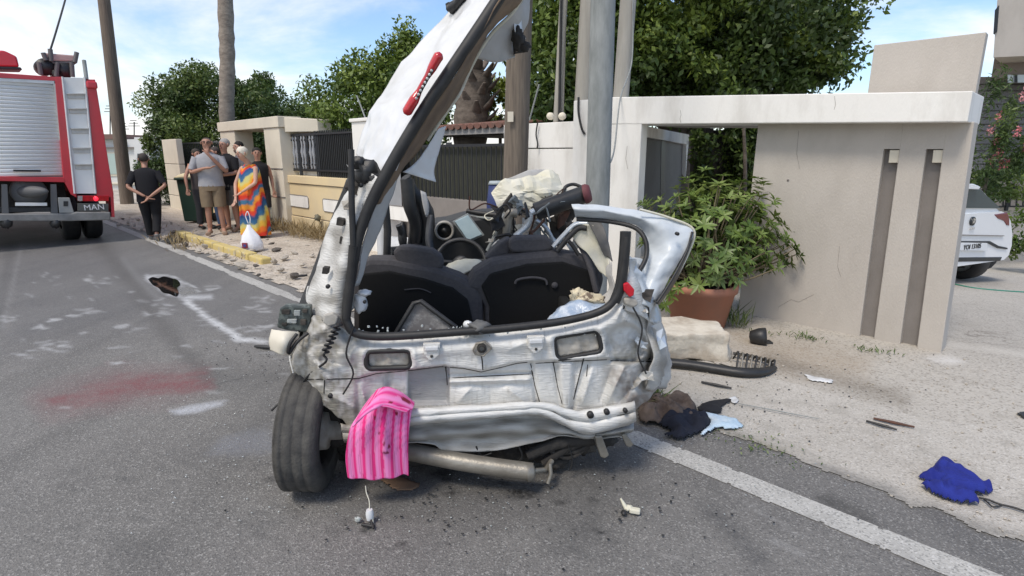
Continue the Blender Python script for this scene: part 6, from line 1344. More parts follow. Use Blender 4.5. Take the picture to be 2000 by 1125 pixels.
# broken tail lamp and bumper corner hanging on the left, curly wiring
th = slab('tail_lamp_housing', [(546, 602), (556, 597), (606, 598), (606, 625), (600, 650), (560, 646), (540, 640)], CP(.10), .05, mat('dark_lamp_housing', (.045, .055, .052), .4, col2=(.12, .14, .13), scale=28, lo=.5, hi=.6), wc, .008)
for x, y, a, b in ((558, 610, 12, 7), (580, 612, 9, 8), (595, 608, 7, 5), (570, 628, 14, 6), (592, 630, 8, 8), (555, 634, 8, 4)):
    slab('lamp_cell', [(x - a * .7, y - b * .7), (x + a * .7, y - b * .7), (x + a * .6, y + b * .7), (x - a * .7, y + b * .6)], CP(.09), .02, M['clear' if (x, y) == (580, 612) or (x, y) == (570, 628) else 'under'], th, .003)
m = MB(); m.grid(patch([[C(534, 644, .10), C(556, 648, .04), C(582, 650, .08)], [C(530, 662, .08), C(554, 668, .0), C(576, 668, .06)], [C(534, 682, .08), C(552, 690, .02), C(566, 692, .08)]], 6, 6, .012, 9, 3)); m.build('bumper_corner', mat('cream_white_plastic', (.70, .66, .56), .5, col2=(.62, .57, .47), scale=6), wc, solid=.012)
m = MB(); m.tube(cr([C(580, 652, .03), C(566, 672, .0), C(564, 690, .0), C(580, 668, .02), C(602, 650, .05)], 5), .008, 6); m.build('lamp_wire', M['rubber'], wc)
zg_ = []
for i in range(29):
    t = i / 28; zg_.append(C(662 - 30 * t + (7 if i % 4 == 1 else -7 if i % 4 == 3 else 0) * (1 if t < .95 else 0), 632 + 62 * t, -.045 + (.012 if i % 4 in (0, 1) else -.012)))
zg_ += [C(637, 706, -.05), C(606, 730, .06), C(575, 765, .1), C(548, 785, .02), C(530, 802, .0)]
m = MB(); m.tube(cr(zg_, 4), .0055, 6); m.build('curly_wire', M['rubber'], wc)
# loose wiring, belts and torn scraps all through the crushed cabin
rw = random.Random(4)
for i in range(30):
    x, y, o_ = rw.uniform(960, 1130), rw.uniform(395, 470), rw.uniform(.9, 1.3); a = C(x, y, o_)
    pts = [a]; 
    for k in range(3): pts.append(pts[-1] + Vector((rw.gauss(0, .07), rw.gauss(0, .05), rw.gauss(-.02, .06))))
    m = MB(); m.tube(cr(pts, 5), rw.uniform(.004, .009), 5); m.build('loose_wire', M[rw.choice(['rubber', 'rubber', 'rust', 'galv', 'airbag'])], wc)
for i in range(50):
    if i < 36: x, y, o_ = rw.uniform(950, 1140), rw.uniform(385, 480), rw.uniform(.85, 1.3)
    elif i < 44: x, y, o_ = rw.uniform(1225, 1290), rw.uniform(560, 760), rw.uniform(.05, .15)
    else: x, y, o_ = rw.uniform(690, 740), rw.uniform(330, 430), rw.uniform(.03, .12)
    c_ = C(x, y, o_); r_ = rw.uniform(.02, .06); u = Vector((rw.gauss(0, 1), rw.gauss(0, .5), rw.gauss(0, 1))).normalized(); v = u.orthogonal().normalized(); n_ = u.cross(v)
    g_ = [[c_ + u * (r_ * a) + v * (r_ * b * (.4 + .5 * rw.random())) + n_ * (r_ * .35 * rw.gauss(0, 1)) for b in (-1, 0, 1)] for a in (-1.2, -.3, .5, 1.3)]
    m = MB(); m.smooth = False; m.grid(g_); m.build('torn_scrap', M[rw.choice(['steel', 'galv', 'under', 'blackplastic', 'liner', 'dirty'] if i < 36 else ['dirty', 'car', 'steel', 'under'])], wc, solid=.004)
m = MB(); m.tube(cr([C(842, 420, 1.1), C(838, 470, .8), C(850, 520, .7)], 5), .022, 4, flat=.12); m.build('seat_belt', M['blackplastic'], wc)
m = MB(); m.tube(cr([C(1128, 470, .6), C(1150, 510, .45), C(1166, 570, .4)], 5), .022, 4, flat=.12); m.build('seat_belt', M['seat'], wc)
for pts_ in ([(690, 640), (676, 690), (690, 730), (670, 770)], [(1236, 600), (1254, 640), (1246, 690), (1262, 730)], [(1010, 866), (1020, 890), (1012, 905), (1030, 915)], [(1110, 870), (1118, 900), (1112, 920)], [(930, 872), (940, 890), (960, 885)]):
    m = MB(); m.tube(cr([C(x, y, -.03 if y < 800 else .06) for x, y in pts_], 5), .0045, 5); m.build('hanging_wire', M['rubber'], wc)
gl = MB(); gl.smooth = False
for i in range(80):
    x, y = rw.uniform(690, 1180), rw.uniform(640, 660); p = C(x, y, rw.uniform(-.0, .05)); s_ = rw.uniform(.003, .007); gl.blob(p + Vector((0, 0, .01)), (s_, s_, s_), .5, 2, i, 5, 3)
o_ = gl.build('glass_crumbs', M['clear'], wc); o_['kind'] = 'stuff'
# loads in the boot
o = slab('boot_board', [(772, 652), (808, 592), (822, 590), (892, 638), (888, 650)], CP(.12), .02, mat('grey_felt_board', (.16, .15, .145), .95, col2=(.36, .35, .33), scale=22, lo=.48, hi=.7), None, .006); tag(o, 'grey speckled felt board standing in the open boot behind the left seat', 'board')
m = MB(); m.tube([C(772, 652, .11), C(808, 592, .11), C(822, 588, .11), C(892, 640, .11)], .012, 6); ob = m.build('board_rim', M['blackplastic'], None); ob.parent = o
m = MB(); m.grid(patch([[C(1100, 600, .32), C(1130, 582, .3), C(1160, 585, .3), C(1190, 600, .2)], [C(1080, 618, .25), C(1120, 600, .2), C(1160, 602, .18), C(1196, 608, .14)], [C(1062, 636, .16), C(1110, 628, .1), C(1160, 618, .1), C(1190, 612, .08)]], 6, 7, .04, 9, 8)); o = m.build('plastic_bag', mat('crinkled_clear_plastic', (.30, .38, .50), .25, col2=(.55, .60, .66), scale=11, lo=.45, hi=.65, bump=.7, bscale=30), None, solid=.004); tag(o, 'crinkled bluish clear plastic bag in the right corner of the open boot', 'plastic bag')
m = MB(); m.blob(C(1150, 586, .26), (.085, .05, .035), .6, 2.5, 4); m.blob(C(1128, 578, .28), (.04, .04, .04), .6, 2.5, 6); o = m.build('paper_wad', mat('crumpled_printed_paper', (.62, .55, .40), .9, col2=(.16, .12, .09), scale=26, lo=.5, hi=.6)); tag(o, 'crumpled cream and brown paper lying on the plastic bag in the boot', 'paper')
m = MB(); m.blob(C(934, 638, .02), (.06, .05, .028), .5, 2, 3); o = m.build('grey_trim_cover', mat('mid_grey_plastic', (.10, .10, .10), .6)); tag(o, 'small grey plastic trim cover lying on the middle of the boot sill', 'trim cover')
m = MB(); m.blob(C(914, 634, .03), (.022, .02, .02), .4, 2, 5); o = m.build('tissue', M['white']); tag(o, 'small white tissue tucked beside the grey trim cover on the boot sill', 'tissue')
# pink striped towel draped over the bumper beam
TW = [[(728, 772, .0), (748, 757, -.02), (776, 766, -.02), (806, 788, -.01)], [(704, 806, -.07), (735, 786, -.10), (774, 790, -.10), (803, 803, -.08)], [(684, 840, -.10), (720, 826, -.14), (764, 832, -.13), (797, 842, -.10)], [(676, 885, -.10), (715, 880, -.12), (758, 882, -.12), (796, 886, -.09)], [(681, 931, -.09), (718, 936, -.11), (760, 932, -.11), (798, 927, -.08)]]
g = patch([[C(*p) for p in r] for r in TW], 26, 14)
att = []; gm_, gn_ = len(g), len(g[0])
for i in range(gm_):
    for j in range(gn_):
        u, v = j / (gn_ - 1), i / (gm_ - 1); u2 = u + .10 * (1 - v) * math.sin(3 * v + 1)
        fold = .005 * math.sin(u * 20 + 2.2 * math.sin(v * 3)) * min(1, v * 2) + .018 * math.exp(-(((u - .48 - .35 * (v - .3)) / .05) ** 2)) * (1 if .22 < v < .75 else 0)
        g[i][j] = g[i][j] - CA * fold + Vector((0, 0, .012 * noise.noise(Vector((u * 5, v * 5, 1)))))
        s = (u2 * 7.2) % 1.0; w_ = (u2 * 36) % 1
        if s < .30: c_ = (.80, .03, .22)
        elif s < .42: c_ = (.86, .22, .46)
        elif s < .72: c_ = (.86, .26, .56)
        else: c_ = (.82, .18, .44)
        if w_ < .16: c_ = tuple(.75 * q for q in c_)
        d = min(math.hypot((u - a) * .8, v - b) - r_ for a, b, r_ in ((.52, .58, .012), (.60, .66, .012), (.64, .74, .022), (.66, .69, .018), (.70, .36, .02), (.40, .43, .018), (.78, .12, .03), (.86, .16, .025)))
        if d + .012 * noise.noise(Vector((u * 40, v * 40, 0))) < 0: c_ = (.25, .01, .04)
        att.append((*c_, 1))
m = MB(); m.grid(g); tw = m.build('pink_towel', mat('striped_towel_cloth', (.8, .2, .4), .95, attr='print', bump=.35, bscale=350), None, solid=.006); set_attr(tw, 'print', att)
TF = [[(726, 790, -.16), (750, 757, -.05), (778, 764, -.03), (808, 788, -.02)], [(706, 810, -.19), (738, 782, -.15), (772, 782, -.12), (806, 797, -.10)], [(688, 832, -.19), (726, 802, -.20), (752, 797, -.19), (794, 806, -.15)]]
g = patch([[C(*p) for p in r] for r in TF], 14, 10); att = []
for i in range(len(g)):
    for j in range(len(g[0])):
        v = i / (len(g) - 1); u = j / (len(g[0]) - 1); g[i][j] = g[i][j] - CA * (.010 * math.sin(v * 9 + u * 4) + .012 * noise.noise(Vector((u * 4, v * 4, 3)))); s = (v * 3.1 + .25 * u) % 1
        c_ = (.80, .05, .27) if s < .25 else (.86, .20, .45) if s < .4 else (.86, .27, .57) if s < .8 else (.82, .18, .44)
        if math.hypot(u - .82, v - .35) < .09 or math.hypot(u - .62, v - .62) < .05: c_ = (.25, .01, .04)
        att.append((*c_, 1))
m = MB(); m.grid(g); tf = m.build('folded_hem', MATS['striped_towel_cloth'], tw, solid=.006); set_attr(tf, 'print', att)
tag(tw, 'bright pink striped towel with dark blotches draped over the bumper of the wreck', 'towel')

# ================================================================== POTTED SHRUB AND STONE
pc = Vector((1.84, 5.35, .0)); po_ = thing('potted_shrub', 'big leafy green shrub in a terracotta pot beside the beige wall', 'potted plant', pc)
m = MB(); m.lathe(pc, (0, 0, 1), [(0, 0), (.25, 0), (.325, .36), (.345, .36), (.35, .44), (.32, .44), (.31, .38), (0, .38)], 32); pot = m.build('pot', M['terracotta'], po_)
m = MB(); m.lathe(pc + Vector((0, 0, .385)), (0, 0, 1), [(0, .01), (.32, 0)], 20); m.build('soil', M['under'], po_)
bc = hit(1400, 478, YP(5.45)); rg = np.random.default_rng(5)
lv = []
tips = []
for i in range(430):
    d = rg.normal(size=3); d /= np.linalg.norm(d); rr = (.55 + .45 * rg.random() ** .5) * (1 + .55 * noise.noise(Vector(d * 2.3)))
    p = np.array([bc.x - .03, bc.y, bc.z + .03]) + d * rr * np.array([.70, .5, .60]); 
    if p[2] < .52: continue
    if p[1] > 6.0: continue
    tips.append((p, d))
for x, y, yy in ((1520, 480, 5.25), (1535, 470, 5.3), (1500, 520, 5.25), (1478, 375, 5.4), (1490, 360, 5.5), (1265, 400, 5.4), (1320, 385, 5.4), (1255, 395, 5.5), (1280, 420, 5.3), (1290, 392, 5.3), (1300, 405, 5.1), (1340, 400, 5.1), (1270, 500, 5.3), (1265, 560, 5.3), (1255, 470, 5.5), (1485, 400, 5.3), (1505, 455, 5.2), (1515, 500, 5.2), (1300, 560, 5.0), (1285, 590, 5.0), (1460, 530, 5.1), (1310, 575, 4.98), (1325, 562, 4.98), (1340, 552, 4.98), (1365, 556, 4.97), (1400, 548, 4.98), (1300, 596, 4.97), (1430, 545, 5.02), (1500, 470, 5.2), (1525, 505, 5.2), (1545, 480, 5.25), (1270, 440, 5.2)):
    p = hit(x, y, YP(yy)); tips.append((np.array(p), (np.array(p) - np.array(bc)) / .7))
for p, d in tips:
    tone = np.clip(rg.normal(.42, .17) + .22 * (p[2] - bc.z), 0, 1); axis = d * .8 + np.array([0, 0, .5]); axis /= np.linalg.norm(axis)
    a = np.cross(axis, [.3, .2, .9]); a /= np.linalg.norm(a); b = np.cross(axis, a); nl = rg.integers(7, 10)
    for k in range(nl):
        t = k * 2.399 + rg.random() * .5; out = (a * math.cos(t) + b * math.sin(t)) * (.75 + .3 * rg.random()) + axis * (.5 * rg.random() + .05); out /= np.linalg.norm(out)
        L = (.05 + .06 * rg.random()) * (.8 + .4 * ((abs(p[0] * 7.3 + p[2] * 5.1)) % 1)); side = np.cross(out, axis); side /= np.linalg.norm(side) + 1e-9; lv.append((p, out, side, L, np.clip(tone + rg.normal(0, .1), 0, 1)))
def leaf_geo(p, out, side, L):
    up = np.cross(side, out); w_ = L * .14
    return np.array([p, p + out * L * .45 + side * w_ + up * L * .06, p + out * L + up * -L * .10, p + out * L * .45 - side * w_ + up * L * .06])
lv.sort(key=lambda l: np.linalg.norm(np.array(l[0]) - np.array([0, 0, H])) - 3 * l[3])
leaf_meshes = []
for k in range(5):                           # five leaf shapes, shared by the single leaves
    m_ = bpy.data.meshes.new('leaf'); v_ = []; rows_ = 5
    for i in range(rows_):
        t = i / (rows_ - 1); wd = .145 * math.sin(math.pi * min(.97, t * .92 + .06)) ** .8; zz = -.10 * t * t + .02 * math.sin(3 * t + k)
        v_ += [(-wd, t, zz + .05 * wd), (0, t, zz - .02), (wd, t, zz + .05 * wd)]
    f_ = []
    for i in range(rows_ - 1):
        for j in range(2): f_.append((i * 3 + j, i * 3 + j + 1, i * 3 + j + 4, i * 3 + j + 3))
    m_.from_pydata(v_, [], f_); m_.update(); at = m_.attributes.new('tone', 'FLOAT', 'POINT'); at.data.foreach_set('value', np.full(len(v_), .15 + .18 * k, np.float32)); m_.materials.append(LM['pot'])
    m_.polygons.foreach_set('use_smooth', [True] * len(f_)); leaf_meshes.append(m_)
NS = 300
for p, out, side, L, tone in lv[:NS]:
    o = bpy.data.objects.new('leaf', leaf_meshes[int(min(4, max(0, (tone - .05) / .18)))]); COL.objects.link(o); o.parent = po_
    up = np.cross(side, out); o.matrix_basis = Matrix(((side[0] * L, out[0] * L, up[0] * L, p[0] - pc.x), (side[1] * L, out[1] * L, up[1] * L, p[1] - pc.y), (side[2] * L, out[2] * L, up[2] * L, p[2] - pc.z), (0, 0, 0, 1)))
    OFF[o.name] = pc
o = quads('foliage', np.array([leaf_geo(*l[:4]) for l in lv[NS:]]), np.array([l[4] for l in lv[NS:]]), LM['pot'], po_); o['kind'] = 'stuff'
m = MB(); 
for i, (p, d) in enumerate(tips):
    if i % 3: continue
    b_ = pc + Vector((rg.normal(0, .08), rg.normal(0, .08), .45)); md = Vector(p) * .5 + b_ * .5 + Vector((0, 0, -.05)); m.tube(cr([b_, md, Vector(p)], 3), [.014, .012, .011, .009, .008, .006, .005], 5)
m.build('stem', mat('shrub_stem', (.16, .13, .08), .9), po_)
leaves('inner_foliage', (bc.x, bc.y + .1, bc.z), (.5, .38, .48), 2600, .09, LM['ficus'], po_, clumps=50, clump_r=.3, seed=44, shell=.2, tone_mu=.3)['kind'] = 'stuff'

def hexblock(name, c8, n, amp, mt, sc=5, parent=None, seed=0):
    bm = bmesh.new(); bmesh.ops.create_cube(bm, size=2); bmesh.ops.bevel(bm, geom=bm.edges[:], offset=.10, segments=2, profile=.6, affect='EDGES'); bmesh.ops.subdivide_edges(bm, edges=bm.edges[:], cuts=n, use_grid_fill=True)
    for v in bm.verts:
        u, w_, t = (v.co.x + 1) / 2, (v.co.y + 1) / 2, (v.co.z + 1) / 2; p = Vector((0, 0, 0))
        for i in (0, 1):
            for j in (0, 1):
                for k in (0, 1): p += c8[i + 2 * j + 4 * k] * ((u if i else 1 - u) * (w_ if j else 1 - w_) * (t if k else 1 - t))
        nd = noise.noise(p * sc + Vector((seed, 0, 0))) + .5 * noise.noise(p * sc * 2.7); dirv = v.co.normalized(); v.co = p + dirv * amp * nd
    bmesh.ops.triangulate(bm, faces=[f for f in bm.faces if len(f.verts) > 4]); me = bpy.data.meshes.new(name); bm.to_mesh(me); bm.free()
    for p in me.polygons: p.use_smooth = True
    me.materials.append(mt); o = bpy.data.objects.new(name, me); COL.objects.link(o)
    if parent: o.parent = parent
    OFF[o.name] = Vector((0, 0, 0)); return o
fl_b, fr_b, br_b, bl_b = G(1225, 700), G(1424, 708), G(1450, 672), G(1225, 640)
up_ = Vector((0, 0, .245))
o = hexblock('stone_block', [fl_b, fr_b, bl_b, G(1432, 690), G(1225, 655, .235), G(1426, 652, .235), G(1225, 608, .25), G(1398, 628, .24)], 7, .030, M['stone'], 7); tag(o, 'rough pale limestone block lying between the wreck and the terracotta pot', 'stone block')

# ================================================================== THINGS LYING ABOUT
def cloth(name, label, cat, poly, h, mt, z0=.014, res=.014, seed=0, sc=9, group=None, tight=.05):
    W = [G(x, y, z0) for x, y in poly]; P2 = [(p.x, p.y) for p in W]; xs = [p[0] for p in P2]; ys = [p[1] for p in P2]
    X, Y = np.meshgrid(np.arange(min(xs), max(xs) + res, res), np.arange(min(ys), max(ys) + res, res), indexing='ij')
    sh = X.shape; xf, yf = X.ravel(), Y.ravel(); ins = inpoly(xf, yf, P2); d = polydist(xf, yf, P2)
    jit = .0
    zz = []
    for x, y, i_, dd in zip(xf, yf, ins, d):
        q = Vector((x * sc + seed, y * sc, seed * .7)); wq = Vector((noise.noise(q * .7), noise.noise(q * .7 + Vector((9, 2, 1))), 0)) * .9; rid = 1 - abs(noise.noise(q + wq)) * 3.2; rid2 = 1 - abs(noise.noise(q * 2.6 + wq * 2 + Vector((3, 1, 0)))) * 2.8
        e_ = min(1, dd / tight); zz.append(z0 + .004 + h * e_ ** .6 * max(.06, .42 + .42 * rid + .26 * rid2) * .75)
    idx = np.arange(len(xf)).reshape(sh); insg = ins.reshape(sh); q = []
    for i in range(sh[0] - 1):
        for j in range(sh[1] - 1):
            if int(insg[i, j]) + int(insg[i + 1, j]) + int(insg[i + 1, j + 1]) + int(insg[i, j + 1]) >= 3: q.append((idx[i, j], idx[i + 1, j], idx[i + 1, j + 1], idx[i, j + 1]))
    used = sorted({k for f in q for k in f}); mp = {k: n for n, k in enumerate(used)}
    m = MB(); m.add([(xf[k], yf[k], zz[k] if ins[k] else z0 + .004) for k in used], [tuple(mp[k] for k in f) for f in q])
    o = m.build(name, mt, None, solid=.004); sm = o.modifiers.new('sm', 'SMOOTH'); sm.iterations = 3; sm.factor = .5; return tag(o, label, cat, group)
cm = lambda n, c, c2=None, **k: mat(n, c, .9, col2=c2, scale=10, bump=.3, bscale=120, **k)
bc_o = cloth('blue_cloth', 'crumpled bright blue cloth lying on the pale concrete at the right', 'cloth', [(1791, 934), (1808, 922), (1824, 914), (1826, 906), (1842, 903), (1866, 911), (1892, 934), (1915, 946), (1936, 946), (1940, 961), (1930, 969), (1895, 972), (1914, 983), (1911, 990), (1880, 987), (1840, 976), (1814, 963), (1793, 949), (1818, 945)], .085, cm('bright_blue_cloth', (.008, .014, .16), (.014, .028, .25)), res=.007, seed=2, sc=8, tight=.03)
pts = [G(x, y, .02) for x, y in ((1912, 972), (1930, 976), (1950, 984), (1975, 990), (1995, 996), (2030, 1008), (2080, 1012))]
o = one('tube', cr(pts, 5), .005, 6)
o.tube(cr([G(x, y, .02) for x, y in ((1922, 975), (1932, 984), (1940, 990), (1955, 988))], 4), .004, 6)
o = o.build('cord', M['rubber'], bc_o)
cloth('brown_jacket', 'brown and black patterned garment heaped under the right rear corner of the wreck', 'garment', [(1242, 822), (1246, 795), (1270, 785), (1310, 780), (1345, 783), (1362, 800), (1356, 822), (1330, 835), (1290, 832), (1262, 832)], .13, cm('brown_patterned_cloth', (.06, .042, .034), (.16, .12, .095)), z0=.01, seed=5)
cloth('navy_cloth', 'dark navy cloth heaped between the brown garment and the white road line', 'cloth', [(1284, 830), (1300, 812), (1345, 808), (1380, 812), (1391, 828), (1380, 842), (1352, 852), (1330, 863), (1292, 852), (1310, 845)], .11, cm('navy_cloth_weave', (.006, .008, .018), (.012, .015, .028)), z0=.012, seed=8)
cloth('black_scarf', 'thin black cloth strip lying behind the light blue tissue', 'cloth', [(1358, 800), (1372, 788), (1400, 782), (1428, 780), (1432, 786), (1412, 792), (1410, 808), (1385, 808)], .05, cm('soft_black_cloth', (.014, .014, .017)), seed=11)
cloth('light_blue_tissue', 'crumpled light blue and white tissue beside the navy cloth', 'tissue', [(1352, 806), (1368, 806), (1400, 812), (1440, 820), (1455, 834), (1430, 842), (1400, 838), (1372, 852), (1358, 858), (1376, 838), (1388, 822)], .05, cm('light_blue_tissue_paper', (.58, .68, .76), (.34, .48, .60)), seed=14, sc=14)
cloth('white_scrap', 'small white paper scrap at the end of the black cloth strip', 'paper scrap', [(1420, 778), (1436, 774), (1444, 782), (1438, 789), (1426, 786)], .02, M['white'], seed=17, res=.008)
cloth('white_scrap', 'torn white scrap on the brown stain in front of the beige wall', 'paper scrap', [(1568, 730), (1590, 736), (1628, 742), (1626, 750), (1600, 746), (1580, 744)], .02, M['white'], seed=19, res=.010)
cloth('cardboard_piece', 'flat brown cardboard piece on the road directly under the pink towel', 'cardboard', [(735, 934), (780, 930), (822, 944), (820, 952), (795, 962), (765, 956)], .012, mat('brown_card', (.20, .12, .07), .9, col2=(.15, .09, .055), scale=12), z0=.006, seed=21)
cloth('rubber_scrap', 'dark rubbery scrap on the verge at the feet of the man in black', 'scrap', [(318, 470), (330, 460), (350, 455), (362, 464), (355, 474), (330, 476)], .10, cm('dark_rubber_cloth', (.03, .03, .028)), z0=.02, res=.04, seed=23, sc=4, tight=.2)
# little broken parts in front of the wreck
def litter(name, label, cat, loc): return thing(name, label, cat, loc)
b_ = G(723, 1018, .01); t = litter('bulb_holder', 'broken white bulb holder with wires on the road below the towel', 'bulb holder', b_)
m = MB(); m.tube([b_ + Vector((0, 0, .012)), b_ + Vector((0, .0, .045)), b_ + Vector((0, .0, .06))], [.017, .019, .014], 10); m.build('holder', M['white'], t)
m = MB(); m.tube(cr([b_ + Vector((0, 0, .055)), b_ + Vector((-.004, .02, .09)), b_ + Vector((-.02, .04, .12)), b_ + Vector((-.025, .05, .15))], 4), .0025, 5); m.tube([b_ + Vector((.012, 0, .05)), b_ + Vector((.016, -.01, .0))], .003, 5); m.build('wire', M['airbag'], t)
m = MB(); m.blob(b_ + Vector((-.055, .0, .012)), (.016, .012, .012), .4, 2, 3); m.build('bulb', M['clear'], t)
m = MB(); m.tube([b_ + Vector((-.03, -.03, .006)), b_ + Vector((.03, -.045, .006))], .008, 6); m.tube([b_ + Vector((.01, -.02, .02)), b_ + Vector((.03, -.06, .005))], .005, 6); m.build('lead', M['rubber'], t)
b_ = G(1228, 1003, .008); t = litter('plug_connector', 'cream plastic plug connector on the asphalt right of the oil spots', 'connector', b_)
m = MB(); m.box(b_ + Vector((.028, 0, .016)), (.05, .028, .024), (Vector((.95, -.3, 0)), Vector((.3, .95, 0)), ZV)); m.build('plug', M['airbag'], t, bevel=.006)
m = MB(); m.blob(b_ + Vector((.0, .012, .022)), (.02, .016, .014), .4, 2, 2); m.tube([b_ + Vector((-.01, .01, .02)), b_ + Vector((-.035, .03, .06))], [.012, .005], 6); m.build('latch_tab', M['airbag'], t)
m = MB(); m.blob(b_ + Vector((-.025, -.01, .01)), (.014, .014, .01), .5, 2, 4); m.build('socket', M['rubber'], t)
# black bumper trim with a ribbed tail beside the stone
b_ = G(1400, 725); t = litter('bumper_trim', 'long black bumper trim with a ribbed curled end in front of the stone block', 'bumper trim', b_)
pts = cr([G(1300, 707, .05), G(1350, 712, .05), G(1400, 720, .045), G(1450, 727, .045), G(1490, 726, .04), G(1512, 718, .03)], 5); m = MB(); m.tube(pts, [.045 - .022 * max(0, i / len(pts) - .7) / .3 for i in range(len(pts))], 10, flat=.75); m.build('strip', M['blackplastic'], t)
pts = cr([G(1512, 718, .03), G(1500, 706, .04), G(1470, 696, .05), G(1432, 690, .05)], 4); m = MB(); m.tube(pts, .018, 8, flat=.5); m.build('lip', M['blackplastic'], t)
for i in range(9):
    x = 1432 + 9 * i; a = G(x, 700 + i * 1.2, .03); b2 = G(x + 6, 722, .03); md = (a + b2) / 2 + Vector((.02, 0, .10 - .006 * i)); m = MB(); m.tube(cr([a, md, b2], 5), .008, 5); m.build('rib', M['exhaust' if i % 2 else 'blackplastic'], t)
b_ = G(1482, 672); t = litter('garden_spotlight', 'small black spotlight lying on the ground at the foot of the beige wall', 'spotlight', b_)
m = MB(); m.lathe(b_ + Vector((-.03, 0, .07)), Vector((.8, -.3, .1)), [(0, -.06), (.05, -.05), (.075, .02), (.08, .08), (.06, .085), (0, .07)], 16); m.build('lamp_head', M['blackplastic'], t)
m = MB(); m.box(b_ + Vector((.06, .02, .012)), (.12, .08, .02)); m.tube([b_ + Vector((.05, .02, .02)), b_ + Vector((0, .0, .07))], .012, 6); m.build('bracket', M['blackplastic'], t, bevel=.004)
def stick(name, label, cat, a, b, r, mt, g=None, z=.02):
    o = one('tube', [G(*a, z), G((a[0] + b[0]) / 2, (a[1] + b[1]) / 2, z + .004), G(*b, z)], [r * .7, r, r * .6], 6).build(name, M[mt]); return tag(o, label, cat, g)
stick('plastic_strip', 'short black plastic strip on the concrete behind the dark clothes', 'strip', (1370, 746), (1429, 758), .011, 'blackplastic')
stick('wiper_blade', 'upper of two thin dark wiper blades lying on the pale concrete', 'wiper blade', (1706, 817), (1786, 834), .010, 'rust', 'wiper blades on the concrete')
stick('wiper_blade', 'lower, shorter of two thin dark wiper blades lying on the pale concrete', 'wiper blade', (1692, 822), (1752, 839), .009, 'blackplastic', 'wiper blades on the concrete')
stick('thin_wire', 'long thin grey wire on the concrete from the white scrap towards the wiper blades', 'wire', (1442, 788), (1600, 818), .004, 'galv')
stick('metal_strip', 'short dark strip on the verge beside the wreck and left of its black pillar', 'strip', (575, 540), (606, 537), .02, 'blackplastic')
stick('plastic_strip', 'black plastic shard on the road by the white bumper corner of the wreck', 'strip', (498, 676), (540, 680), .018, 'blackplastic')
cloth('dark_shard', 'dark grey plastic shard at the right edge of the concrete', 'shard', [(1982, 806), (2005, 804), (2020, 815), (2000, 820)], .02, M['blackplastic'], seed=31, res=.012)

# weeds and dry grass
q = []; rg2 = np.random.default_rng(9)
for i in range(70):
    s_ = rg2.uniform(8.6, 12.4); scatter_blades(q, R(s_, 5.0 - abs(rg2.normal(0, .12)), .06), .32, 10, .07, rg2, 1.0, .012)
o = quads('dry_weeds', np.array(q), np.clip(rg2.normal(.45, .25, len(q)), 0, 1), LM['dry']); o['kind'] = 'stuff'
q = []
for x, y, h, n in ((350, 478, .22, 40), (335, 470, .2, 30), (360, 488, .15, 30), (400, 478, .12, 12), (470, 505, .10, 12), (300, 445, .15, 20)):
    scatter_blades(q, G(x, y, .05), h, n, .12, rg2, 1.1, .010)
o = quads('verge_grass', np.array(q), np.clip(rg2.normal(.5, .25, len(q)), 0, 1), LM['dry']); o['kind'] = 'stuff'
q = []
for x, y, h, n in ((1262, 785, .16, 60), (1275, 778, .14, 50), (1255, 790, .12, 40), (1440, 640, .22, 40), (1425, 630, .3, 30), (1570, 660, .06, 26), (1590, 664, .05, 16), (1690, 686, .05, 16), (1725, 690, .06, 16), (1535, 655, .05, 10), (1480, 652, .06, 14), (1470, 868, .02, 30), (1500, 876, .02, 30), (1520, 884, .02, 26), (1440, 858, .02, 26)):
    scatter_blades(q, G(x, y, .01), h, n, .05 if h > .03 else .10, rg2, 1.2, .006)
o = quads('weed_tufts', np.array(q), np.clip(rg2.normal(.45, .25, len(q)), 0, 1), LM['fresh']); o['kind'] = 'stuff'
b_ = G(632, 462, .05); t = thing('dry_thistle', 'single dry thistle stalk standing in front of the yellow wall', 'weed', b_)
tp_ = hit(620, 425, YP(b_.y - .2)); m = MB(); m.tube(cr([b_, (b_ + tp_) / 2 + Vector((.04, 0, 0)), tp_], 5), .012, 5); m.tube(cr([(b_ + tp_) / 2, hit(645, 432, YP(b_.y - .2))], 3), .008, 5); m.build('stalk', mat('dry_stalk', (.20, .17, .12), .9), t)
m = MB(); m.blob(tp_, (.06, .06, .06), .5, 3, 2); m.blob(hit(645, 440, YP(b_.y - .2)), (.05, .04, .05), .5, 3, 3); m.build('seed_head', mat('dry_seed', (.16, .15, .11), .9), t)

# ================================================================== BIN AND BAG
bb = G(372, 433, .08); bb = G(375, 436, .06); bn = thing('wheelie_bin', 'dark green wheelie bin with a cream lid beside the slim gate pillar', 'bin', bb)
fY = bb.y; GRN = mat('bin_green_plastic', (.016, .045, .030), .5); hz = hit(372, 347, YP(fY)).z; wt = (hit(398, 345, YP(fY)).x - hit(347, 345, YP(fY)).x) / 2; cx_ = hit(372, 380, YP(fY)).x
m = MB(); a = [Vector((cx_ + sx * wt * k, fY + dy * k2, z)) for z, k, k2 in ((.1, .78, .75), (hz, 1, 1)) for sx, dy in ((-1, 0), (1, 0), (1, .6), (-1, .6))]
m.add(a, [(0, 1, 5, 4), (1, 2, 6, 5), (2, 3, 7, 6), (3, 0, 4, 7), (3, 2, 1, 0), (4, 5, 6, 7)], False); m.build('bin_body', GRN, bn, bevel=.03)
m = MB(); m.box((cx_, fY + .28, hz - .03), (wt * 2.1, .68, .06)); m.build('rim', GRN, bn, bevel=.02)
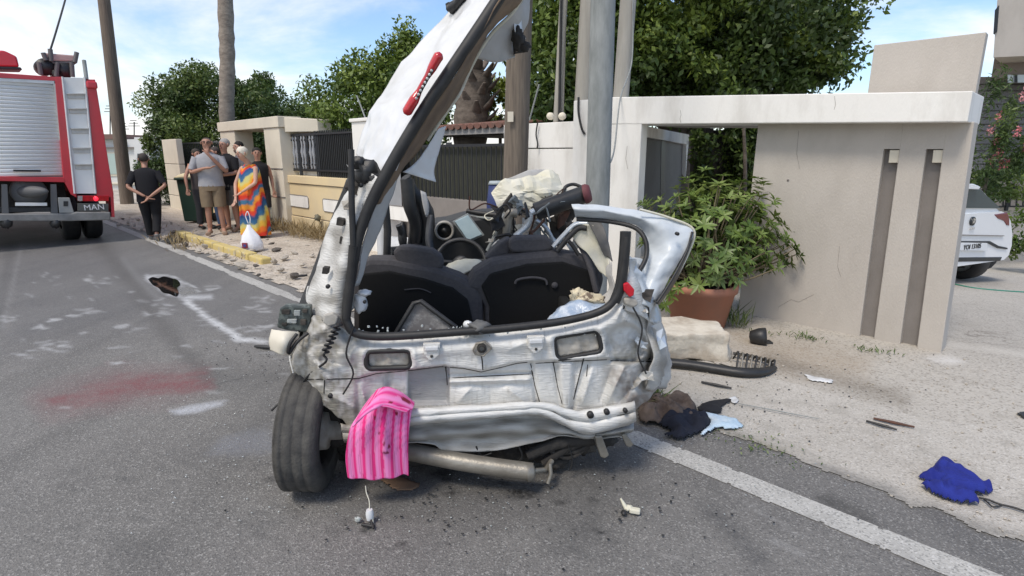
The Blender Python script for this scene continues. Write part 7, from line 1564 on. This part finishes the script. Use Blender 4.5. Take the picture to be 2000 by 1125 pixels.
m = MB(); rows = [[Vector((cx_ + wt * 1.06 * u, fY - .03 + .66 * v, hz + .01 + .10 * (1 - u ** 4) * (1 - (2 * v - 1) ** 4) ** .6)) for u in np.linspace(-1, 1, 11)] for v in np.linspace(0, 1, 9)]; m.grid(rows); m.build('lid', mat('cream_bin_lid', (.66, .58, .36), .6), bn, solid=.02)
for sx in (-1, 1): m = MB(); m.lathe((cx_ + sx * wt * .8, fY + .5, .16), (1, 0, 0), [(0, -.03), (.1, -.03), (.1, .03), (0, .03)], 16); m.build('bin_wheel', M['rubber'], bn)
bb = G(494, 489, .05); bg_ = thing('shopping_bag', 'white plastic shopping bag with a small dark red print standing on the verge', 'bag', bb)
m = MB(); rows = []
for z, rx, ry in ((0, .13, .08), (.03, .17, .11), (.13, .175, .12), (.25, .14, .09), (.34, .08, .06), (.40, .04, .04), (.44, .03, .02)):
    rows.append([bb + Vector((rx * math.cos(t) * (1 + .10 * math.sin(4 * t + z * 9)) - .06 * z, ry * math.sin(t) * (1 + .12 * math.sin(5 * t + z * 7)), z)) for t in np.linspace(0, 2 * math.pi, 25)[:-1]])
m.grid(rows, True); m.build('sack', mat('thin_white_plastic', (.78, .78, .82), .4, bump=.5, bscale=30), bg_)
m = MB(); m.tube(cr([bb + Vector((-.03, 0, .46)), bb + Vector((-.06, 0, .58)), bb + Vector((-.02, 0, .66)), bb + Vector((.01, 0, .56)), bb + Vector((0, 0, .46))], 5), .008, 5); m.build('handle_loop', MATS['thin_white_plastic'], bg_)
m = MB(); c_ = bb + Vector((-.075, -.108, .10)); m.prism([c_ + Vector((dx, -.012 + .03 * abs(dx), dz)) for dx, dz in ((-.045, -.045), (.045, -.045), (.045, .045), (-.045, .045))], (0, .02, 0)); pr = m.build('print_mark', mat('dark_red_print', (.22, .025, .05), .5), bg_)
m = MB(); c2_ = c_ + Vector((0, -.016, 0)); m.prism([c2_ + Vector((dx, 0, dz)) for dx, dz in ((-.02, -.02), (.02, -.02), (.02, .02), (-.02, .02))], (0, .01, 0)); m.build('print_centre', mat('blue_print', (.05, .06, .25), .5), pr)

# ================================================================== PEOPLE
def skinmesh(name, nodes, edges, mt, parent, sub=2, root=0):
    off = OFF[parent.name]; me = bpy.data.meshes.new(name); me.from_pydata([tuple(Vector(n[0]) - off) for n in nodes], edges, []); me.materials.append(mt)
    o = bpy.data.objects.new(name, me); COL.objects.link(o); o.parent = parent; OFF[o.name] = off
    sk = o.modifiers.new('skin', 'SKIN'); sk.use_smooth_shade = True; sk.branch_smoothing = .6
    for i, n in enumerate(nodes):
        d = me.skin_vertices[0].data[i]; d.radius = (n[1], n[1]); d.use_root = (i == root)
    sb = o.modifiers.new('sub', 'SUBSURF'); sb.levels = sub; sb.render_levels = sub; return o
def rings(m, secs, J, n=16):                # stacked elliptical sections (centre x,y,z, half width, half depth)
    m.grid([[J(cx + a * math.cos(t), cy + b * math.sin(t), z) for t in np.linspace(0, 2 * math.pi, n + 1)[:-1]] for cx, cy, z, a, b in secs], True)
    for k, s in ((0, -1), (-1, 1)):
        cx, cy, z, a, b = secs[k]; r_ = [J(cx + a * math.cos(t), cy + b * math.sin(t), z) for t in np.linspace(0, 2 * math.pi, n + 1)[:-1]]; m.add(r_, [tuple(range(n))[::s]])
def person(label, base, ht, face, top, topcol, bot, botcol, arms, legs=None, hair=(.03, .025, .02), hairlen=1, build=1.0, head=(0, 0), lean=(0, 0), sleeve=.5, shoes=(.02, .02, .02), beard=None, skin=None, extra=None, group='bystanders on the verge'):
    t = thing('person', label, 'person', base, group); k = ht / 1.75; f = Vector((math.sin(face), math.cos(face), 0)); r = Vector((f.y, -f.x, 0))
    lx, ly = lean
    def J(x, y, z):
        h = max(0, z - .9) / .85; return base + r * ((x * build + lx * h) * k) + f * ((y + ly * h) * k) + Vector((0, 0, z * k))
    sk = skin or M['skin']
    legs = legs or dict(l=((-.09, .02, .50), (-.10, -.02, .09), (-.12, .13, .04)), r=((.09, .02, .50), (.10, -.02, .09), (.12, .13, .04)))
    nodes, edges = [], []
    def nd(p, rad, par=None):
        nodes.append((J(*p), rad * k)); 
        if par is not None: edges.append((par, len(nodes) - 1))
        return len(nodes) - 1
    hx, hy = head
    pel = nd((0, 0, .95), .115 * build); ch = nd((0, 0, 1.22), .125 * build, pel); nb2 = nd((0, 0, 1.42), .075, ch); nk = nd((hx * .3, .01 + hy * .3, 1.50), .052, nb2)
    jw = nd((hx * .8, .03 + hy, 1.565), .062, nk); sk_ = nd((hx, .012 + hy, 1.64), .088, jw); nd((hx, .0 + hy, 1.705), .07, sk_)
    for sd_, sx in (('l', -1), ('r', 1)):
        el, wr_ = arms[sd_]; sh = nd((sx * .185, 0, 1.385), .05, ch); e_ = nd(el, .040, sh); w_ = nd(wr_, .029, e_)
        ev, wv = Vector(el), Vector(wr_); dr = (wv - ev).normalized(); fd = arms.get('f' + sd_); fd = Vector(fd).normalized() if fd else dr
        sdv = fd.cross(Vector((0, 0, 1))); sdv = sdv.normalized() if sdv.length > .2 else Vector((0, 1, 0)); pm = nd(tuple(wv + fd * .065), .034, w_)
        pv = wv + fd * .065; cl = (fd.cross(sdv)).normalized() * (-.03)
        for q_, L_ in ((-.030, .068), (-.011, .08), (.010, .074), (.029, .058)):
            a_ = nd(tuple(pv + fd * .035 + sdv * q_), .0105, pm); b2 = nd(tuple(pv + fd * (.035 + L_ * .55) + sdv * q_ * 1.15 + cl * .35), .0095, a_); nd(tuple(pv + fd * (.035 + L_) + sdv * q_ * 1.15 + cl), .008, b2)
        a_ = nd(tuple(wv + fd * .04 + sdv * -.03), .012, w_); nd(tuple(wv + fd * .085 + sdv * -.062), .0095, a_)
        kn, an, to = legs[sd_]; hp = nd((sx * .09, 0, .88), .085 * build, pel); k_ = nd(kn, .056, hp); cf = nd(tuple(Vector(kn).lerp(Vector(an), .35)), .056, k_); a_ = nd(an, .038, cf); nd(to, .03, a_)
    skinmesh('body', nodes, edges, sk, t)
    # face and hair
    HC = (hx, hy, 1.64)
    hm = mat('hair_%d_%d' % (int(hair[0] * 1000), int(hair[2] * 1000)), hair, .8, col2=tuple(.75 * c for c in hair), scale=40)
    def E(dx, dy, dz): return J(HC[0] + dx / build if build else dx, HC[1] + dy, HC[2] + dz)
    m = MB(); AX = (r, f, Vector((0, 0, 1)))
    if hairlen == 1: m.blob(E(0, -.022, .030), (.090 * k, .094 * k, .088 * k), .06, 4, 2, 16, 10, AX)
    elif hairlen == 0: m.blob(E(0, -.030, .012), (.086 * k, .085 * k, .075 * k), .05, 4, 2, 16, 10, AX)
    elif hairlen == 2: m.blob(E(0, -.018, .028), (.100 * k, .104 * k, .094 * k), .18, 4, 2, 16, 10, AX)
    m.build('hair', hm, t)
    for sx in (-1, 1):
        m = MB(); m.blob(E(.033 * sx, .083, .005), (.011 * k, .006 * k, .007 * k), 0, 1, 0, 8, 6, AX); m.build('eye', M['blackplastic'], t)
        m = MB(); m.blob(E(.088 * sx, .0, -.005), (.012 * k, .020 * k, .030 * k), .1, 2, 1, 8, 6, AX); m.build('ear', sk, t)
        m = MB(); m.blob(E(.034 * sx, .084, .025), (.020 * k, .006 * k, .005 * k), 0, 1, 0, 8, 5, AX); m.build('eyebrow', hm, t)
    m = MB(); m.tube([E(0, .086, .012), E(0, .108, -.025), E(0, .088, -.035)], [.010 * k, .016 * k, .012 * k], 8); m.build('nose', sk, t)
    m = MB(); m.blob(E(0, .080, -.062), (.026 * k, .012 * k, .009 * k), 0, 1, 0, 8, 5, AX); m.build('mouth', mat('lips', (.30, .11, .10), .6), t)
    if beard: m = MB(); m.blob(E(0, .045, -.078), (.062 * k, .052 * k, .046 * k), .15, 4, 2, 12, 8, AX); m.build('beard', mat('beard_hair', beard, .9), t)
    # clothes
    tm_ = mat('cloth_%s' % top + '_%d_%d_%d' % tuple(int(c * 999) for c in topcol), topcol, .92, col2=tuple(.8 * c for c in topcol), scale=7, bump=.5, bscale=16)
    if top != 'none':
        zb = .80 if top == 'tunic' else .88
        m = MB(); rings(m, [(0, 0, zb, .195, .135), (0, 0, 1.0, .18, .13), (0, 0, 1.15, .185, .135), (0, .005, 1.28, .20, .14), (0, 0, 1.37, .205, .125), (0, -.005, 1.42, .165, .10), (0, -.01, 1.455, .085, .075), (0, .0, 1.475, .068, .066)], J, 20)
        for sx, sd_ in ((-1, 'l'), (1, 'r')):
            if sleeve <= 0: continue
            el, wr_ = arms[sd_]; sh = Vector((sx * .17, 0, 1.375)); ev = Vector(el); sl_ = [sh, sh.lerp(ev, .5), sh.lerp(ev, min(1, sleeve * 1.6))]
            if sleeve > .7: sl_ += [ev, ev.lerp(Vector(wr_), .9)]
            m.tube(cr([J(*p) for p in sl_], 4), [(.078 - .020 * i / (4 * (len(sl_) - 1))) * k for i in range(4 * (len(sl_) - 1) + 1)], 12)
        m.build('shirt', tm_, t, solid=0)
    bm_ = mat('cloth_%s' % bot + '_%d_%d_%d' % tuple(int(c * 999) for c in botcol), botcol, .92, col2=tuple(.8 * c for c in botcol), scale=7, bump=.5, bscale=18)
    if bot in ('shorts', 'trousers'):
        m = MB(); rings(m, [(0, 0, .80, .175, .13), (0, 0, .88, .185, .135), (0, 0, .98, .165, .125)], J, 18)
        for sx, sd_ in ((-1, 'l'), (1, 'r')):
            kn, an, to = legs[sd_]; hp = Vector((sx * .088, 0, .88)); kv, av = Vector(kn), Vector(an)
            ch_ = [hp, hp.lerp(kv, .5), kv.lerp(hp, .02)] if bot == 'shorts' else [hp, hp.lerp(kv, .5), kv, kv.lerp(av, .5), av.lerp(kv, .06)]
            rr = [.105, .105, .095] if bot == 'shorts' else [.105, .098, .078, .070, .066]; pp = cr([J(*p) for p in ch_], 4); m.tube(pp, [float(np.interp(i / (len(pp) - 1), np.linspace(0, 1, len(rr)), rr)) * k * build ** .5 for i in range(len(pp))], 14)
        m.build(bot, bm_, t)
    shm = mat('shoe_%d' % int(shoes[0] * 999), shoes, .6)
    for sd_ in ('l', 'r'):
        kn, an, to = legs[sd_]; av, tv = Vector(an), Vector(to); m = MB(); hl = J(*(av + Vector((0, -.04, -.045)))); tt = J(*(tv + Vector((0, .04, -.005)))); m.tube(cr([hl, J(*(av + Vector((0, .02, -.03)))), J(*tv), tt], 4), [.034 * k] + [.042 * k] * 8 + [.046 * k] * 3 + [.026 * k], 10, flat=.8); m.build('shoe', shm, t)
    if extra: extra(t, J, k, r, f)
    return t
PI = math.pi
def toward(b, x=0., y=0.): return math.atan2(x - b.x, y - b.y)
hang = lambda s: ((s * .24, -.02, 1.12), (s * .25, .04, .88))
# man in black walking away, hands clasped behind his back
b = G(303, 470, 0.0)
M['skin2'] = mat('skin_tan', (.42, .22, .15), .55, col2=(.36, .19, .13), scale=9); M['skin3'] = mat('skin_fair', (.56, .34, .25), .55, col2=(.50, .28, .20), scale=9)
person('man in black shirt and trousers walking away with hands clasped behind his back', b, 1.66, toward(b) + PI + .1, 'tunic', (.009, .009, .012), 'trousers', (.008, .008, .010),
       dict(l=((-.29, -.10, 1.10), (-.05, -.22, .93)), r=((.29, -.10, 1.12), (.03, -.24, .90)), fl=(.75, -.1, -.5), fr=(-.55, -.1, -.6)),
       legs=dict(l=((-.08, .10, .50), (-.07, .16, .09), (-.08, .30, .05)), r=((.08, .02, .50), (.06, -.24, .17), (.06, -.18, .05))), hair=(.05, .04, .035), hairlen=1, build=1.12, sleeve=.52, head=(0, .05), shoes=(.18, .17, .16), skin=M['skin2'], lean=(0, .04))
Z0 = .055
b = G(425, 458, Z0)
def glasses(t, J, k, r, f):
    m = MB()
    for sx in (-1, 1):
        c = J(.034 * sx, .098, 1.645); m.tube([c + r * (.024 * math.cos(a)) + Vector((0, 0, .019 * math.sin(a))) for a in np.linspace(0, 2 * PI, 13)], .004, 5); m.tube([J(.058 * sx, .095, 1.65), J(.09 * sx, 0, 1.65)], .004, 5)
    m.build('glasses', M['blackplastic'], t)
person('man in light grey T-shirt and khaki shorts holding a hand to his mouth', b, 1.93, toward(b) + .1, 'tee', (.36, .36, .38), 'shorts', (.22, .165, .105),
       dict(l=((-.25, .10, 1.12), (-.02, .24, 1.44)), r=((.27, .04, 1.12), (.06, .20, 1.20)), fl=(.2, -.5, 1), fr=(-1, .2, .1)), hair=(.10, .07, .055), hairlen=0, build=1.12, sleeve=.5, shoes=(.30, .20, .14), skin=M['skin2'], extra=glasses, beard=(.20, .13, .10))
b = G(402, 446, Z0)
person('person half hidden behind the grey T-shirt man, bare arm raised beside the bin', b, 1.70, toward(b) - .5, 'tank', (.10, .085, .08), 'trousers', (.05, .05, .055), dict(l=((-.33, .06, 1.20), (-.30, .10, 1.42)), r=((.33, .05, 1.15), (.36, .12, .92))), hair=(.05, .04, .03), sleeve=0)
b = G(436, 447, Z0)
person('man in blue jeans mostly hidden between the grey T-shirt man and the grey-haired man', b, 1.74, toward(b) + 1.1, 'tee', (.03, .03, .035), 'trousers', (.06, .10, .19), dict(l=hang(-1), r=hang(1)), hair=(.06, .045, .04), skin=M['skin'], beard=None)
b = G(457, 452, Z0)
person('grey-haired man in a black T-shirt and long grey shorts with forearms held forward', b, 1.90, toward(b) + .75, 'tunic', (.010, .010, .013), 'shorts', (.15, .145, .13),
       dict(l=((-.25, .08, 1.12), (-.12, .36, 1.08)), r=((.27, .10, 1.12), (.10, .38, 1.04))), hair=(.36, .34, .32), hairlen=1, build=1.12, sleeve=.52, shoes=(.30, .30, .31), skin=M['skin2'])
b = G(482, 444, Z0)
person('young bearded dark-haired man in a dark grey shirt just behind the elderly woman', b, 1.86, toward(b) + 1.0, 'tee', (.14, .14, .155), 'trousers', (.05, .05, .06), dict(l=((-.25, .08, 1.12), (-.12, .3, 1.22)), r=hang(1)), hair=(.012, .010, .009), hairlen=1, skin=M['skin3'], beard=(.02, .017, .015))
b = G(517, 452, Z0)
person('man in a black sleeveless top standing at the right end of the group', b, 1.72, toward(b) - .1, 'tank', (.010, .010, .012), 'shorts', (.03, .03, .035), dict(l=hang(-1), r=((.27, .0, 1.12), (.24, .10, .86))), hair=(.016, .013, .011), hairlen=1, sleeve=0, skin=M['skin2'])
# elderly woman wrapped in a tie-dye cloth
b = G(502, 464, Z0)
def wrap(t, J, k, r, f):
    cols = [(.60, .035, .015), (.75, .16, .02), (.72, .42, .05), (.55, .50, .18), (.03, .12, .24), (.02, .07, .20), (.65, .05, .02), (.78, .28, .03), (.05, .16, .28)]
    secs = [(.04, -.02, .06, .33, .22), (.03, -.02, .25, .33, .22), (.0, 0, .5, .32, .21), (0, .02, .75, .30, .20), (0, .02, 1.0, .27, .19), (0, 0, 1.2, .235, .165), (0, -.02, 1.34, .20, .13), (0, -.03, 1.43, .11, .09)]
    n = 48; zs = np.linspace(0, 1, 60); rows, att = [], []
    zt = np.linspace(0, 1, len(secs))
    for v in zs:
        c = [float(np.interp(v, zt, [s[i] for s in secs])) for i in range(5)]; row = []
        for j in range(n):
            a = 2 * PI * j / n; fo = 1 + .055 * math.sin(9 * a + 2 * v) * (1 - v * .6) + .03 * math.sin(17 * a - 4 * v) * (1 - v)
            row.append(J(c[0] + c[3] * math.cos(a) * fo, c[1] + c[4] * math.sin(a) * fo, c[2]))
            u_ = v * 1.45 + .16 * math.sin(a * 1.0 + .6) + .05 * math.sin(3 * a + 5 * v) + .10 * noise.noise(Vector((math.cos(a) * 2, math.sin(a) * 2, v * 3)))
            x = (u_ * 11.5) % len(cols); i0 = int(x); fr = x - i0; fr = max(0, min(1, (fr - .7) / .3)); A, B = cols[i0], cols[(i0 + 1) % len(cols)]; cc = [A[q_] * (1 - fr) + B[q_] * fr for q_ in range(3)]
            att.append((*cc, 1))
        rows.append(row)
    m = MB(); m.grid(rows, True); o = m.build('wrap', mat('tie_dye_cloth', (.5, .1, .02), .9, attr='print', bump=.3, bscale=40), t); set_attr(o, 'print', att)
person('white-haired elderly woman wrapped in a long red, orange, yellow and blue tie-dye cloth', b, 1.72, toward(b) + .9, 'none', (.1, .1, .1), 'none', (.1, .1, .1), dict(l=((-.25, .10, 1.08), (-.10, .30, .92)), r=((.27, .14, 1.05), (.16, .26, .78)), fr=(0, .4, -.8)), hair=(.72, .66, .55), hairlen=2, head=(-.02, .14), lean=(0, .02), shoes=(.05, .05, .06), skin=M['skin3'], extra=wrap)

# ================================================================== every mesh gets the attributes its material reads
for o in SC.objects:
    if o.type != 'MESH': continue
    for m_ in o.data.materials:
        if m_ and m_.name.startswith('silver_paint') and 'dirt' not in o.data.attributes: set_attr(o, 'dirt', [(.4, .37, .32, .15)] * len(o.data.vertices))
